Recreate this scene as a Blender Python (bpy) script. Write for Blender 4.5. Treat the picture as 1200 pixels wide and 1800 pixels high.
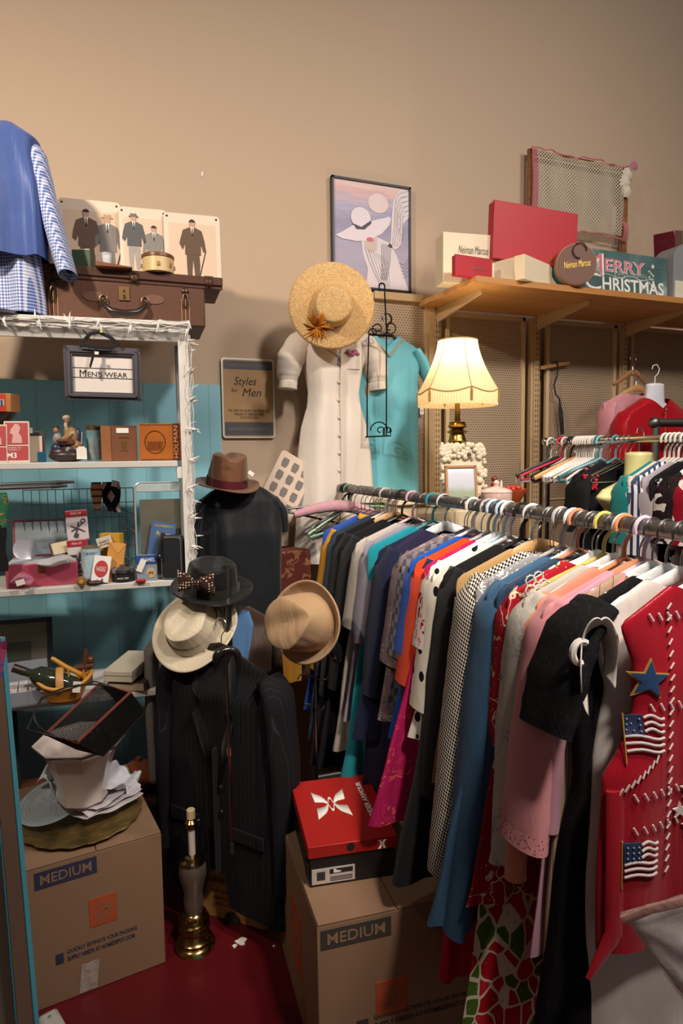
import bpy, math, random
from mathutils import Vector, Matrix
R = random.Random(7)
PI = math.pi
for o in list(bpy.data.objects): bpy.data.objects.remove(o)
S = bpy.context.scene
COL = S.collection

# ------------------------------------------------ camera
FPX = 1150.0; HC = 1.50
YAW = math.radians(22); PIT = math.radians(4.97); ROLL = 0.012
C0 = Vector((0, 0, HC))
_F = Vector((math.sin(YAW)*math.cos(PIT), math.cos(YAW)*math.cos(PIT), -math.sin(PIT)))
_R = Vector((math.cos(YAW), -math.sin(YAW), 0))
_U = _R.cross(_F)
CR = _R*math.cos(ROLL) - _U*math.sin(ROLL)
CU = _U*math.cos(ROLL) + _R*math.sin(ROLL)
cam = bpy.data.cameras.new('camera'); co = bpy.data.objects.new('camera', cam); COL.objects.link(co)
cam.sensor_fit = 'HORIZONTAL'; cam.sensor_width = 36; cam.lens = FPX*36/1200
m = Matrix((CR, CU, -_F)).transposed().to_4x4(); m.translation = C0
co.matrix_world = m; cam.clip_start = .02
S.camera = co

# ------------------------------------------------ light
S.view_settings.view_transform = 'Standard'; S.view_settings.look = 'None'
S.view_settings.gamma = 1; S.view_settings.use_curve_mapping = False
S.view_settings.exposure = 0.0
w = bpy.data.worlds.new('world'); S.world = w; w.use_nodes = True
w.node_tree.nodes['Background'].inputs[0].default_value = (1.0, .90, .82, 1)
w.node_tree.nodes['Background'].inputs[1].default_value = .11
def area(name, loc, target, size, power, col, spread=180):
    l = bpy.data.lights.new(name, 'AREA'); l.shape = 'DISK'; l.size = size; l.energy = power; l.color = col
    l.spread = math.radians(spread)
    o = bpy.data.objects.new(name, l); COL.objects.link(o); o.location = loc
    o.rotation_euler = (Vector(target)-Vector(loc)).to_track_quat('-Z', 'Y').to_euler()
    return o
area('ceiling_spot_left', (-1.30, .75, 3.25), (.20, 2.85, 1.95), .16, 15.5, (1.0, .85, .70), 84)
area('ceiling_spot_centre', (1.15, .05, 3.4), (1.2, 2.4, 1.15), .28, 25, (1.0, .89, .80), 125)
area('ceiling_spot_right', (2.4, .2, 3.4), (2.1, 2.85, 2.0), .5, 25, (1.0, .92, .86), 175)
area('ceiling_spot_front', (.75, -.45, 3.3), (1.15, 1.45, 1.2), .25, 8, (1.0, .88, .76), 48)

# ------------------------------------------------ geometry of the place
def g2w(X, t, z=0): return Vector((t*math.sin(YAW)+X*math.cos(YAW), t*math.cos(YAW)-X*math.sin(YAW), z))
def ray(px, py): return _F + CR*((px-600)/FPX) + CU*((900-py)/FPX)
def rz(px, py, z):
    d = ray(px, py); return C0 + d*((z-HC)/d.z)
def rpl(px, py, P, N):
    d = ray(px, py); return C0 + d*((Vector(P)-C0).dot(N)/d.dot(N))
def rt(px, py, t):            # point at ground depth t
    d = ray(px, py); g = d.dot(Vector((math.sin(YAW), math.cos(YAW), 0))); return C0 + d*(t/g)
def ry(px, py, y): return rpl(px, py, (0, y, 0), Vector((0, 1, 0)))
def along(P, D, px):
    u = (px-600)/FPX; q = Vector(P)-C0; return (u*_F.dot(q)-CR.dot(q))/(CR.dot(D)-u*_F.dot(D))
def drop(P, py):              # z at which the vertical line through P meets picture row py
    v = (900-py)/FPX; q = Vector(P)-C0; D = Vector((0, 0, 1))
    return P[2] + (v*_F.dot(q)-CU.dot(q))/(CU.dot(D)-v*_F.dot(D))
WY = 2.85                     # back wall

# ------------------------------------------------ mesh builder
class MB:
    def __init__(s, T=None): s.v = []; s.f = []; s.mi = []; s.m = 0; s.T = T
    def add(s, vs, fs):
        n = len(s.v)
        for p in vs:
            p = Vector(p)
            s.v.append(s.T @ p if s.T else p)
        for f in fs: s.f.append([i+n for i in f]); s.mi.append(s.m)
        return s
    def box(s, c, d, rot=None, top=None):
        x, y, z = d[0]/2, d[1]/2, d[2]/2; tx, ty = top or (1, 1)
        vs = [Vector((a*x*(tx if k > 0 else 1), b*y*(ty if k > 0 else 1), k*z)) for k in (-1, 1) for a, b in ((-1, -1), (1, -1), (1, 1), (-1, 1))]
        if rot: vs = [rot @ p for p in vs]
        vs = [p+Vector(c) for p in vs]
        return s.add(vs, [(3, 2, 1, 0), (4, 5, 6, 7), (0, 1, 5, 4), (1, 2, 6, 5), (2, 3, 7, 6), (3, 0, 4, 7)])
    def tube(s, pts, r, n=8, closed=False, flat=1.0, caps=True, up=None):
        pts = [Vector(p) for p in pts]; N = len(pts)
        rs = r if isinstance(r, (list, tuple)) else [r]*N
        tan = []
        for i in range(N):
            a = pts[i-1] if (i > 0 or closed) else pts[i]; b = pts[(i+1) % N] if (i < N-1 or closed) else pts[i]
            t = (b-a); tan.append(t.normalized() if t.length > 1e-9 else Vector((0, 0, 1)))
        t0 = tan[0]; ref = Vector(up) if up else (Vector((0, 0, 1)) if abs(t0.z) < .9 else Vector((0, 1, 0)))
        x = t0.cross(ref).normalized(); vs = []
        for i in range(N):
            t = tan[i]; x = (x - t*x.dot(t)).normalized(); y = t.cross(x)
            rr = rs[i]; ra, rb = rr if isinstance(rr, tuple) else (rr, rr*flat)
            for k in range(n):
                a = 2*PI*k/n; vs.append(pts[i]+x*(ra*math.cos(a))+y*(rb*math.sin(a)))
        fs = []
        for i in range(N if closed else N-1):
            j = (i+1) % N
            for k in range(n): fs.append((i*n+k, i*n+(k+1) % n, j*n+(k+1) % n, j*n+k))
        if caps and not closed: fs.append(list(range(n))[::-1]); fs.append([(N-1)*n+k for k in range(n)])
        return s.add(vs, fs)
    def lathe(s, prof, n=24, c=(0, 0, 0), sx=1, sy=1, rot=None, wob=None):
        vs = []; c = Vector(c)
        for i, (r, z) in enumerate(prof):
            for k in range(n):
                a = 2*PI*k/n; q = r*(1+(wob(a, i) if wob else 0)); p = Vector((q*math.cos(a)*sx, q*math.sin(a)*sy, z))
                vs.append((rot @ p if rot else p)+c)
        fs = []
        for i in range(len(prof)-1):
            for k in range(n): fs.append((i*n+k, i*n+(k+1) % n, (i+1)*n+(k+1) % n, (i+1)*n+k))
        if prof[0][0] > 1e-4: fs.append(list(range(n))[::-1])
        if prof[-1][0] > 1e-4: fs.append([(len(prof)-1)*n+k for k in range(n)])
        return s.add(vs, fs)
    def prism(s, p2, y0, y1):                # polygon in XZ extruded along Y
        n = len(p2); vs = [(x, y0, z) for x, z in p2]+[(x, y1, z) for x, z in p2]
        return s.add(vs, [list(range(n)), [n+i for i in range(n)][::-1]]+[(i, n+i, n+(i+1) % n, (i+1) % n) for i in range(n)])
    def prismz(s, p2, z0, z1):
        n = len(p2); vs = [(x, y, z0) for x, y in p2]+[(x, y, z1) for x, y in p2]
        return s.add(vs, [list(range(n))[::-1], [n+i for i in range(n)]]+[(i, (i+1) % n, n+(i+1) % n, n+i) for i in range(n)])
    def grid(s, fn, nu, nv, cu=False, cv=False):
        vs = [fn(i/(nu if cu else nu-1), j/(nv if cv else nv-1)) for j in range(nv) for i in range(nu)]
        fs = []
        for j in range(nv if cv else nv-1):
            for i in range(nu if cu else nu-1):
                a = (i+1) % nu; b = (j+1) % nv
                fs.append((j*nu+i, j*nu+a, b*nu+a, b*nu+i))
        return s.add(vs, fs)
    def ball(s, c, r, n=10, rot=None):
        rx, ry_, rz_ = r if isinstance(r, (tuple, list)) else (r, r, r)
        pr = [(math.sin(PI*i/n) if 0 < i < n else 0, -math.cos(PI*i/n)) for i in range(n+1)]
        vs = []; c = Vector(c); k2 = n+4
        for a, z in pr:
            for k in range(k2):
                p = Vector((a*math.cos(2*PI*k/k2)*rx, a*math.sin(2*PI*k/k2)*ry_, z*rz_)); vs.append((rot @ p if rot else p)+c)
        fs = [(i*k2+k, i*k2+(k+1) % k2, (i+1)*k2+(k+1) % k2, (i+1)*k2+k) for i in range(n) for k in range(k2)]
        return s.add(vs, fs)
    def build(s, name, mat, parent=None, bevel=0, angle=38, solid=0, sub=0):
        me = bpy.data.meshes.new(name); me.from_pydata([tuple(v) for v in s.v], [], s.f); 
        for mm in (mat if isinstance(mat, (list, tuple)) else [mat]): me.materials.append(mm)
        me.polygons.foreach_set('material_index', s.mi)
        me.polygons.foreach_set('use_smooth', [True]*len(s.f)); me.update()
        me.set_sharp_from_angle(angle=math.radians(angle))
        o = bpy.data.objects.new(name, me); COL.objects.link(o)
        if parent: o.parent = parent
        if solid: q = o.modifiers.new('solid', 'SOLIDIFY'); q.thickness = solid; q.offset = 0
        if sub: q = o.modifiers.new('sub', 'SUBSURF'); q.levels = sub; q.render_levels = sub
        if bevel: q = o.modifiers.new('bevel', 'BEVEL'); q.width = bevel; q.segments = 2; q.limit_method = 'ANGLE'; q.angle_limit = math.radians(40)
        return o
def RX(d): return Matrix.Rotation(math.radians(d), 3, 'X')
def RY(d): return Matrix.Rotation(math.radians(d), 3, 'Y')
def RZ(d): return Matrix.Rotation(math.radians(d), 3, 'Z')
def tag(o, label, cat, group=None, kind=None):
    o['label'] = label; o['category'] = cat
    if group: o['group'] = group
    if kind: o['kind'] = kind
    return o
def thing(name, label, cat, loc=(0, 0, 0), rot=0, group=None):
    o = bpy.data.objects.new(name, None); COL.objects.link(o); o.location = loc; o.empty_display_size = .05
    if isinstance(rot, (int, float)): o.rotation_euler = (0, 0, rot)
    elif isinstance(rot, Matrix): o.rotation_euler = rot.to_euler()
    else: o.rotation_euler = rot
    return tag(o, label, cat, group)
def struct(o): o['kind'] = 'structure'; return o
def text(s, w, h, mat, parent, c=(0, 0, 0), rot=None, bold=0.0, name='lettering', shear=0, ext=.0006, tall=None):
    cu = bpy.data.curves.new('t', 'FONT'); cu.body = s; cu.size = 1; cu.offset = bold; cu.shear = shear; cu.resolution_u = 3; cu.align_x = 'CENTER'
    ob = bpy.data.objects.new('t', cu); me = bpy.data.meshes.new_from_object(ob)
    xs = [v.co.x for v in me.vertices]; ys = [v.co.y for v in me.vertices]
    x0, x1, y0, y1 = min(xs), max(xs), min(ys), max(ys); mb = MB(); vs = []
    for v in me.vertices: vs.append(((v.co.x-(x0+x1)/2)/(x1-x0)*w, 0, (v.co.y-(y0+y1)/2)/(y1-y0)*h))
    fs = [list(p.vertices) for p in me.polygons]; n = len(vs)
    from collections import Counter
    ec = {}
    for f in fs:
        for a, b in zip(f, f[1:]+f[:1]): ec[(a, b)] = 1
    side = [(a, b, b+n, a+n) for (a, b) in ec if (b, a) not in ec]
    M3 = rot if rot else Matrix.Identity(3); c = Vector(c)
    allv = [M3 @ Vector((x, -ext, z)) + c for x, y, z in vs]+[M3 @ Vector((x, 0, z)) + c for x, y, z in vs]
    mb.add(allv, fs+side)
    bpy.data.objects.remove(ob); bpy.data.curves.remove(cu); bpy.data.meshes.remove(me)
    return mb.build(name, mat, parent)

# ------------------------------------------------ materials
def lin(h):
    h = h.lstrip('#'); c = [int(h[i:i+2], 16)/255 for i in (0, 2, 4)]
    return tuple(x/12.92 if x <= .04045 else ((x+.055)/1.055)**2.4 for x in c)+(1,)
class NT:
    def __init__(s, name, rough=.8, metal=0):
        s.mat = bpy.data.materials.new(name); s.mat.use_nodes = True; s.t = s.mat.node_tree; s.b = s.t.nodes['Principled BSDF']
        s.b.inputs['Roughness'].default_value = rough; s.b.inputs['Metallic'].default_value = metal; s.tc = s.t.nodes.new('ShaderNodeTexCoord')
    def n(s, k, **kw):
        x = s.t.nodes.new('ShaderNode'+k)
        for a, b in kw.items(): setattr(x, a, b)
        return x
    def l(s, a, b): s.t.links.new(a, b)
    def put(s, inp, v):
        if hasattr(v, 'is_output') : s.l(v, inp)
        else: inp.default_value = v
    def co(s, sc=(1, 1, 1), rot=(0, 0, 0), loc=(0, 0, 0)):
        mp = s.n('Mapping'); mp.inputs['Scale'].default_value = sc; mp.inputs['Rotation'].default_value = rot; mp.inputs['Location'].default_value = loc
        s.l(s.tc.outputs['Object'], mp.inputs['Vector']); return mp.outputs[0]
    def noise(s, scale, detail=3, vec=None, rough=.5, dist=0):
        x = s.n('TexNoise'); x.inputs['Scale'].default_value = scale; x.inputs['Detail'].default_value = detail; x.inputs['Roughness'].default_value = rough; x.inputs['Distortion'].default_value = dist
        s.l(vec if vec else s.tc.outputs['Object'], x.inputs['Vector']); return x.outputs['Fac']
    def math(s, op, a, b=0.0, c=None):
        x = s.n('Math', operation=op); s.put(x.inputs[0], a); s.put(x.inputs[1], b)
        if c is not None: s.put(x.inputs[2], c)
        return x.outputs[0]
    def mix(s, f, a, b):
        x = s.n('Mix', data_type='RGBA'); s.put(x.inputs[0], f)
        s.put(x.inputs[6], a if hasattr(a, 'is_output') else (lin(a) if isinstance(a, str) else a)); s.put(x.inputs[7], b if hasattr(b, 'is_output') else (lin(b) if isinstance(b, str) else b))
        return x.outputs[2]
    def ramp(s, f, stops, const=False):
        x = s.n('ValToRGB'); s.l(f, x.inputs[0]); e = x.color_ramp.elements
        while len(e) < len(stops): e.new(.5)
        for q, (p, c) in zip(e, stops): q.position = p; q.color = lin(c) if isinstance(c, str) else (c, c, c, 1)
        if const: x.color_ramp.interpolation = 'CONSTANT'
        return x.outputs[0]
    def xyz(s, vec): x = s.n('SeparateXYZ'); s.l(vec, x.inputs[0]); return x.outputs
    def voro(s, scale, vec=None, feature='F1', rnd=1.0):
        x = s.n('TexVoronoi', feature=feature); x.inputs['Scale'].default_value = scale; x.inputs['Randomness'].default_value = rnd
        s.l(vec if vec else s.tc.outputs['Object'], x.inputs['Vector']); return x
    def col(s, c): s.put(s.b.inputs['Base Color'], c if hasattr(c, 'is_output') else lin(c)); return s
    def bump(s, h, strength=.3, dist=.002):
        x = s.n('Bump'); x.inputs['Strength'].default_value = strength; x.inputs['Distance'].default_value = dist
        s.l(h, x.inputs['Height']); s.l(x.outputs[0], s.b.inputs['Normal']); return s
MC = {}
def P(c, rough=.6, metal=0, **kw):                        # plain paint or plastic
    k = ('P', c, rough, metal, tuple(kw.items()))
    if k not in MC:
        t = NT('plain', rough, metal); t.col(t.mix(t.noise(9, 4), c, c)); x = t.noise(14, 4)
        t.col(t.mix(t.math('MULTIPLY', x, kw.get('var', .18)), c, kw.get('c2', '#3a332c' if kw.get('var', .18) else c)))
        if kw.get('trans'): t.b.inputs['Transmission Weight'].default_value = kw['trans']; t.b.inputs['IOR'].default_value = 1.3
        if kw.get('alpha'): t.b.inputs['Alpha'].default_value = kw['alpha']
        if kw.get('sheen'): t.b.inputs['Sheen Weight'].default_value = kw['sheen']
        if kw.get('coat'): t.b.inputs['Coat Weight'].default_value = kw['coat']
        MC[k] = t.mat
    return MC[k]
def FAB(c, c2=None, weave=900, var=.5, rough=.92, bs=.35):            # cloth: fine weave, soft mottling, creases
    k = ('F', c, c2, weave, var)
    if k not in MC:
        t = NT('cloth', rough); n1 = t.noise(7, 5); n2 = t.noise(weave, 2); cr = t.noise(5, 4, t.co((3.2, 1, .55)), dist=.6)
        a = t.mix(t.math('MULTIPLY', n1, var), c, c2 or c)
        t.col(t.mix(t.math('MULTIPLY', n2, .22), a, '#1a1512' if not c2 else c2))
        t.b.inputs['Sheen Weight'].default_value = .12; t.b.inputs['Specular IOR Level'].default_value = .15
        h = t.math('ADD', t.math('MULTIPLY', n2, .05), cr); t.bump(h, bs, .02); MC[k] = t.mat
    return MC[k]
def cloth_finish(t, col, bs=.35):
    n2 = t.noise(800, 2); cr = t.noise(5, 4, t.co((3.2, 1, .55)), dist=.6)
    t.col(col); t.b.inputs['Specular IOR Level'].default_value = .15
    t.bump(t.math('ADD', t.math('MULTIPLY', n2, .05), cr), bs, .02); return t.mat
def flatco(t, sc, rot=0, loc=(0, 0, 0)):                    # cloth coordinates: round the body across, up the height
    o = t.xyz(t.tc.outputs['Object']); c = t.n('CombineXYZ'); t.l(t.math('SUBTRACT', o[0], o[1]), c.inputs[0]); t.l(o[2], c.inputs[2])
    mp = t.n('Mapping'); mp.inputs['Scale'].default_value = (sc, sc, sc); mp.inputs['Rotation'].default_value = (0, rot, 0); mp.inputs['Location'].default_value = loc
    t.l(c.outputs[0], mp.inputs['Vector']); return mp.outputs[0]
def DOTS(bg, dot, sc=22, r=.27, rnd=.35):
    t = NT('dots', .9); v = t.voro(1, flatco(t, sc), rnd=rnd); return cloth_finish(t, t.mix(t.math('LESS_THAN', v.outputs['Distance'], r), bg, dot))
def DOTS3(bg, dot, sc=120, r=.3):
    t = NT('fine_dots', .9); v = t.voro(sc, rnd=.2); return cloth_finish(t, t.mix(t.math('LESS_THAN', v.outputs['Distance'], r), bg, dot))
def CHECK(a, b, sc=70, rot=.3):
    t = NT('check', .9); x = t.n('TexChecker'); x.inputs['Scale'].default_value = 1; t.l(flatco(t, sc, rot, (0, .5, 0)), x.inputs[0]); n = t.noise(sc*2.2, 0)
    f = t.math('GREATER_THAN', t.math('ADD', t.math('MULTIPLY', x.outputs['Fac'], .94), t.math('MULTIPLY', n, .06)), .5); return cloth_finish(t, t.mix(f, a, b))
def GINGHAM(a, b, sc=80):
    t = NT('gingham', .9); o = t.xyz(flatco(t, sc, 0, (100, 0, 100)))
    fx = t.math('LESS_THAN', t.math('FRACT', o[0]), .5); fz = t.math('LESS_THAN', t.math('FRACT', o[2]), .5)
    return cloth_finish(t, t.mix(t.math('MULTIPLY', t.math('ADD', fx, fz), .5), a, b), .5)
def STRIPE(a, b, sc=60, wd=.1, ax=0, bs=.35):
    t = NT('stripe', .9); o = t.xyz(flatco(t, sc)); return cloth_finish(t, t.mix(t.math('LESS_THAN', t.math('FRACT', o[ax]), wd), a, b), bs)
def BLOOM(line, cols, sc=12, w=.05):
    t = NT('big_bloom', .9); nz = t.n('TexNoise'); nz.inputs['Scale'].default_value = 7; t.l(t.tc.outputs['Object'], nz.inputs['Vector'])
    ad = t.n('VectorMath', operation='MULTIPLY_ADD'); t.l(nz.outputs['Color'], ad.inputs[0]); ad.inputs[1].default_value = (.08, 0, .08); t.l(flatco(t, 1), ad.inputs[2])
    mp = t.n('Mapping'); mp.inputs['Scale'].default_value = (sc, sc, sc*.8); t.l(ad.outputs[0], mp.inputs['Vector'])
    v = t.voro(1, mp.outputs[0]); e = t.voro(1, mp.outputs[0], 'DISTANCE_TO_EDGE'); sx = t.n('SeparateColor'); t.l(v.outputs['Color'], sx.inputs[0])
    c = t.ramp(sx.outputs[0], [(i/len(cols), q) for i, q in enumerate(cols)], True); v3 = t.voro(3.1, mp.outputs[0]); c = t.mix(t.math('LESS_THAN', v3.outputs['Distance'], .16), c, '#8a8a34')
    return cloth_finish(t, t.mix(t.math('LESS_THAN', e.outputs['Distance'], w), c, line))
def FLORAL(bg, cols, sc=14, r=.42, warp=.5):
    t = NT('floral', .9); nz = t.n('TexNoise'); nz.inputs['Scale'].default_value = 9; t.l(t.tc.outputs['Object'], nz.inputs['Vector'])
    ad = t.n('MixRGB' if False else 'VectorMath', operation='MULTIPLY_ADD'); t.l(nz.outputs['Color'], ad.inputs[0]); ad.inputs[1].default_value = (warp*.25, 0, warp*.25); t.l(flatco(t, 1), ad.inputs[2])
    mp = t.n('Mapping'); mp.inputs['Scale'].default_value = (sc, sc, sc); t.l(ad.outputs[0], mp.inputs['Vector'])
    v = t.voro(1, mp.outputs[0]); sx = t.n('SeparateColor'); t.l(v.outputs['Color'], sx.inputs[0])
    st = [(i/len(cols), c) for i, c in enumerate(cols)]; c = t.ramp(sx.outputs[0], st, True)
    v2 = t.voro(4.3, mp.outputs[0]); ring = t.math('LESS_THAN', v2.outputs['Distance'], .42)
    f = t.math('MULTIPLY', t.math('LESS_THAN', v.outputs['Distance'], r), ring)
    return cloth_finish(t, t.mix(f, bg, c))
def SCRIBBLE(bg, ink, sc=16, w=.018, ink2=None):
    t = NT('scribble', .8); a = t.noise(sc, 2, flatco(t, 1)); b = t.noise(sc*.5, 1, flatco(t, 1, loc=(3, 0, 1)))
    f = t.math('MULTIPLY', t.math('LESS_THAN', t.math('ABSOLUTE', t.math('SUBTRACT', a, .5)), w), t.math('GREATER_THAN', b, .48))
    c = t.mix(f, bg, ink)
    if ink2:
        g = t.math('LESS_THAN', t.voro(110).outputs['Distance'], .16); c = t.mix(g, c, ink2)
    return cloth_finish(t, c)
def LACE(a, b, sc=120):
    t = NT('lace', .9); v = t.voro(sc, flatco(t, 1)); return cloth_finish(t, t.mix(t.math('LESS_THAN', v.outputs['Distance'], .3), a, b), .6)
def WOOD(a, b, sc=5, rough=.45, ax=0):
    k = ('W', a, b, sc, ax)
    if k not in MC:
        t = NT('wood', rough); q = [28, 28, 28]; q[ax] = 1.6; v = t.co(tuple(x*sc/5 for x in q)); n = t.noise(1, 5, v, dist=1.2)
        t.col(t.ramp(n, [(.3, a), (.7, b)])); t.bump(n, .12, .001); MC[k] = t.mat
    return MC[k]
def METAL(c, rough=.25, c2=None):
    k = ('M', c, rough, c2)
    if k not in MC:
        t = NT('metal', rough, 1); t.col(t.mix(t.math('MULTIPLY', t.noise(25, 4), .6), c, c2 or c)); MC[k] = t.mat
    return MC[k]
def GLASS(c='#ffffff', rough=.02, alpha=None):
    k = ('G', c, rough)
    if k not in MC:
        t = NT('glass', rough); t.col(c); t.b.inputs['Transmission Weight'].default_value = 1; t.b.inputs['IOR'].default_value = 1.45; MC[k] = t.mat
    return MC[k]
def CLEAR(c='#ffffff', a=.25, rough=.1):                   # thin clear plastic
    k = ('C', c, a)
    if k not in MC:
        t = NT('clear_plastic', rough); t.col(c); n = t.noise(30, 3); t.put(t.b.inputs['Alpha'], t.math('MULTIPLY_ADD', n, a, a*.5)); t.bump(n, .6, .01); MC[k] = t.mat
    return MC[k]
def STRAW(a, b, sc=170, dome=False):
    t = NT('straw', .85); w = t.n('TexWave', wave_type='RINGS', rings_direction='Z'); w.inputs['Scale'].default_value = sc/3; w.inputs['Distortion'].default_value = 3.5; w.inputs['Detail Scale'].default_value = 6
    t.l(t.tc.outputs['Object'], w.inputs[0]); n = t.noise(sc, 3); f = t.math('ADD', t.math('MULTIPLY', w.outputs['Fac'], .28), t.math('MULTIPLY', n, .72))
    t.col(t.ramp(f, [(.34, a), (.62, b)])); t.bump(f, .9, .002); return t.mat
INK = P('#22201e', .7, var=0); WHT = P('#efeae2', .7, var=.04); CREAM = P('#e9dcc4', .75, var=.08)
# ------------------------------------------------ the room
def wall_mat():
    t = NT('wall_paint', .75); n = t.noise(2.2, 3); f = t.noise(160, 2)
    t.col(t.mix(t.math('MULTIPLY', n, .25), '#bfa890', '#b39d86')); t.bump(f, .12, .001); return t.mat
mb = MB(); mb.box((1.5, WY+.05, 2.2), (9, .1, 4.4)); struct(mb.build('wall_back', wall_mat()))
def floor_mat():
    t = NT('red_floor_paint', .38); n = t.noise(3, 5); sc = t.noise(45, 5, t.co((1, .35, 1)))
    c = t.mix(t.math('MULTIPLY', n, .6), '#68131c', '#480c12'); c = t.mix(t.math('MULTIPLY', t.math('GREATER_THAN', sc, .74), .3), c, '#a9807a')
    t.col(c); t.bump(sc, .08, .001); return t.mat
mb = MB(); mb.box((1.5, .4, -.05), (9, 5.2, .1)); struct(mb.build('floor', floor_mat()))
mb = MB(); mb.box((-3.02, .4, 2.2), (.08, 5.2, 4.4)); struct(mb.build('wall_left', wall_mat()))
mb = MB(); mb.box((6.02, .4, 2.2), (.08, 5.2, 4.4)); struct(mb.build('wall_right', wall_mat()))
mb = MB(); mb.box((1.5, WY-.012, .07), (8.9, .018, .14)); struct(mb.build('baseboard_back', P('#8d7a62', .6)))
p = ry(355, 306, WY-.001); mb = MB(); mb.prism([(-.004, 0), (0, .01), (.005, .006), (.003, -.008), (-.003, -.009)], -.002, 0); o = mb.build('wall_chip', WHT); o.location = p
tag(o, 'small white chip in the bare tan wall above the men\'s prints', 'paint chip')

# turquoise board standing behind the white shelves
def teal_mat():
    t = NT('turquoise_paint', .5); n = t.noise(4, 4, t.co((1, 1, .3))); g = t.xyz(t.co((7.5, 1, 1))); gr = t.math('LESS_THAN', t.math('FRACT', g[0]), .03)
    c = t.mix(t.math('MULTIPLY', n, .7), '#8cc2d0', '#6ea9ba'); t.col(t.mix(t.math('MULTIPLY', gr, .35), c, '#3a6c70')); t.bump(t.noise(30, 4, t.co((1, 1, .1))), .2, .002); return t.mat
p = ry(386, 677, WY-.03)
mb = MB(); mb.box((p.x-1.1, WY-.02, p.z/2), (2.2, .035, p.z)); o = mb.build('backing_board', teal_mat(), bevel=.003)
tag(o, 'turquoise painted board against the wall behind the white shelves', 'board')

# ------------------------------------------------ perforated wall fixtures and long shelf at right
POST = P('#c3a67c', .5); POSTD = P('#cfb48a', .45)
def perf_mat():
    t = NT('perforated_steel', .5, .15); o = t.xyz(t.co((1, 1, 1)))
    zz = t.math('MULTIPLY', o[2], 85.0); row = t.math('MODULO', t.math('FLOOR', t.math('ADD', zz, 1000.0)), 2.0)
    xx = t.math('ADD', t.math('MULTIPLY', o[0], 68.0), t.math('MULTIPLY', row, .5))
    ax = t.math('ABSOLUTE', t.math('SUBTRACT', t.math('FRACT', t.math('ADD', xx, 1000.0)), .5)); az = t.math('ABSOLUTE', t.math('SUBTRACT', t.math('FRACT', zz), .5))
    h = t.math('MULTIPLY', t.math('LESS_THAN', ax, .30), t.math('LESS_THAN', az, .26))
    t.col(t.mix(h, '#b5a086', '#7c6a56')); t.bump(t.math('SUBTRACT', 1.0, h), .6, .002); return t.mat
PERF = perf_mat(); PY = WY-.055
def wpt(px, py, y=PY): return ry(px, py, y)
ztop = wpt(1000, 566).z; zbot = .25
def panel(x0, x1, zt, label):
    t = thing('perforated_panel', label, 'wall panel', ((x0+x1)/2, PY, zbot)); W = x1-x0; H = zt-zbot
    mb = MB(); mb.box((0, 0, H/2), (W-.03, .006, H-.03)); mb.build('perforated_sheet', PERF, t)
    mb = MB()
    for s in (-1, 1): mb.box((s*(W/2-.01), -.006, H/2), (.02, .022, H))
    mb.box((0, -.006, H-.01), (W, .022, .02)); mb.box((0, -.006, .01), (W, .022, .02)); mb.box((0, -.003, H*.52), (W, .012, .008))
    mb.build('panel_frame', POSTD, t, bevel=.002); return t
def xat(px): return wpt(px, 700).x
panel(xat(640), xat(750), wpt(700, 520).z, 'narrow perforated tan panel behind the hanging turquoise dress')
panel(xat(781), xat(919), ztop, 'perforated tan wall panel directly behind the glowing lamp')
panel(xat(956), xat(1078), ztop, 'perforated tan wall panel behind the wooden hanger with cords')
panel(xat(1103), xat(1260), ztop, 'perforated tan wall panel behind the red jacket')
def standard(px, zt, label, wide=.055):
    t = thing('slotted_upright', label, 'upright', (xat(px), PY-.005, 0.0)); mb = MB(); mb.box((0, 0, zt/2), (wide, .03, zt)); mb.box((0, -.02, zt/2), (.03, .012, zt)); mb.build('post', POST, t, bevel=.002)
    mb = MB()
    for i in range(int(zt/.026)):
        for s in (-1, 1): mb.box((s*.007, -.0262, .05+i*.026), (.0035, .002, .015))
    o = mb.build('slots', P('#4a3a28', .8), t); return t
standard(763, wpt(763, 545).z, 'slotted tan upright beside the turquoise dress'); standard(936, ztop, 'slotted tan upright right of the lamp'); standard(1090, ztop, 'slotted tan upright behind the pink jacket')
# top rail over the first bay
a, b = wpt(654, 520), wpt(757, 520)
mb = MB(); mb.box(((a.x+b.x)/2, PY-.012, a.z), (b.x-a.x, .035, .035)); mb.box((b.x-.012, PY-.012, a.z/2), (.03, .035, a.z)); o = mb.build('fixture_frame', POST, bevel=.002); tag(o, 'tan metal frame with top rail behind iron scroll rack', 'wall frame')
# shelf
SZ = wpt(765, 543).z; SX0 = 1.53; SYF = 2.30
lamin = WOOD('#c58a4a', '#d9a566', 2, .4)
sh = thing('wall_shelf', 'long pale wood-laminate shelf carrying gift boxes and christmas sign', 'shelf', (SX0, WY-.05, SZ))
mb = MB(); mb.box((1.3, -.25, .012), (2.6, .47, .024)); mb.build('shelf_board', lamin, sh, bevel=.002)
mb = MB(); mb.box((1.3, -.488, .012), (2.6, .006, .026)); mb.build('edge_banding', WOOD('#a8713c', '#c08a50', 2, .4), sh)
for px in (763, 936, 1090):
    x = xat(px)-SX0; mb = MB(); mb.prism([(-.006, 0), (.006, 0), (.006, -.02), (-.006, -.02)], -.40, -.02)
    mb.v = []; mb.f = []; mb.mi = []
    pr = [(-.02, 0), (-.40, 0), (-.40, -.018), (-.02, -.075)]
    mb.add([(x-.006, y, z) for y, z in pr]+[(x+.006, y, z) for y, z in pr], [(0, 1, 2, 3), (7, 6, 5, 4), (0, 4, 5, 1), (1, 5, 6, 2), (2, 6, 7, 3), (3, 7, 4, 0)]); mb.build('bracket', POSTD, sh, bevel=.0015)
SZT = SZ+.024
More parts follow.
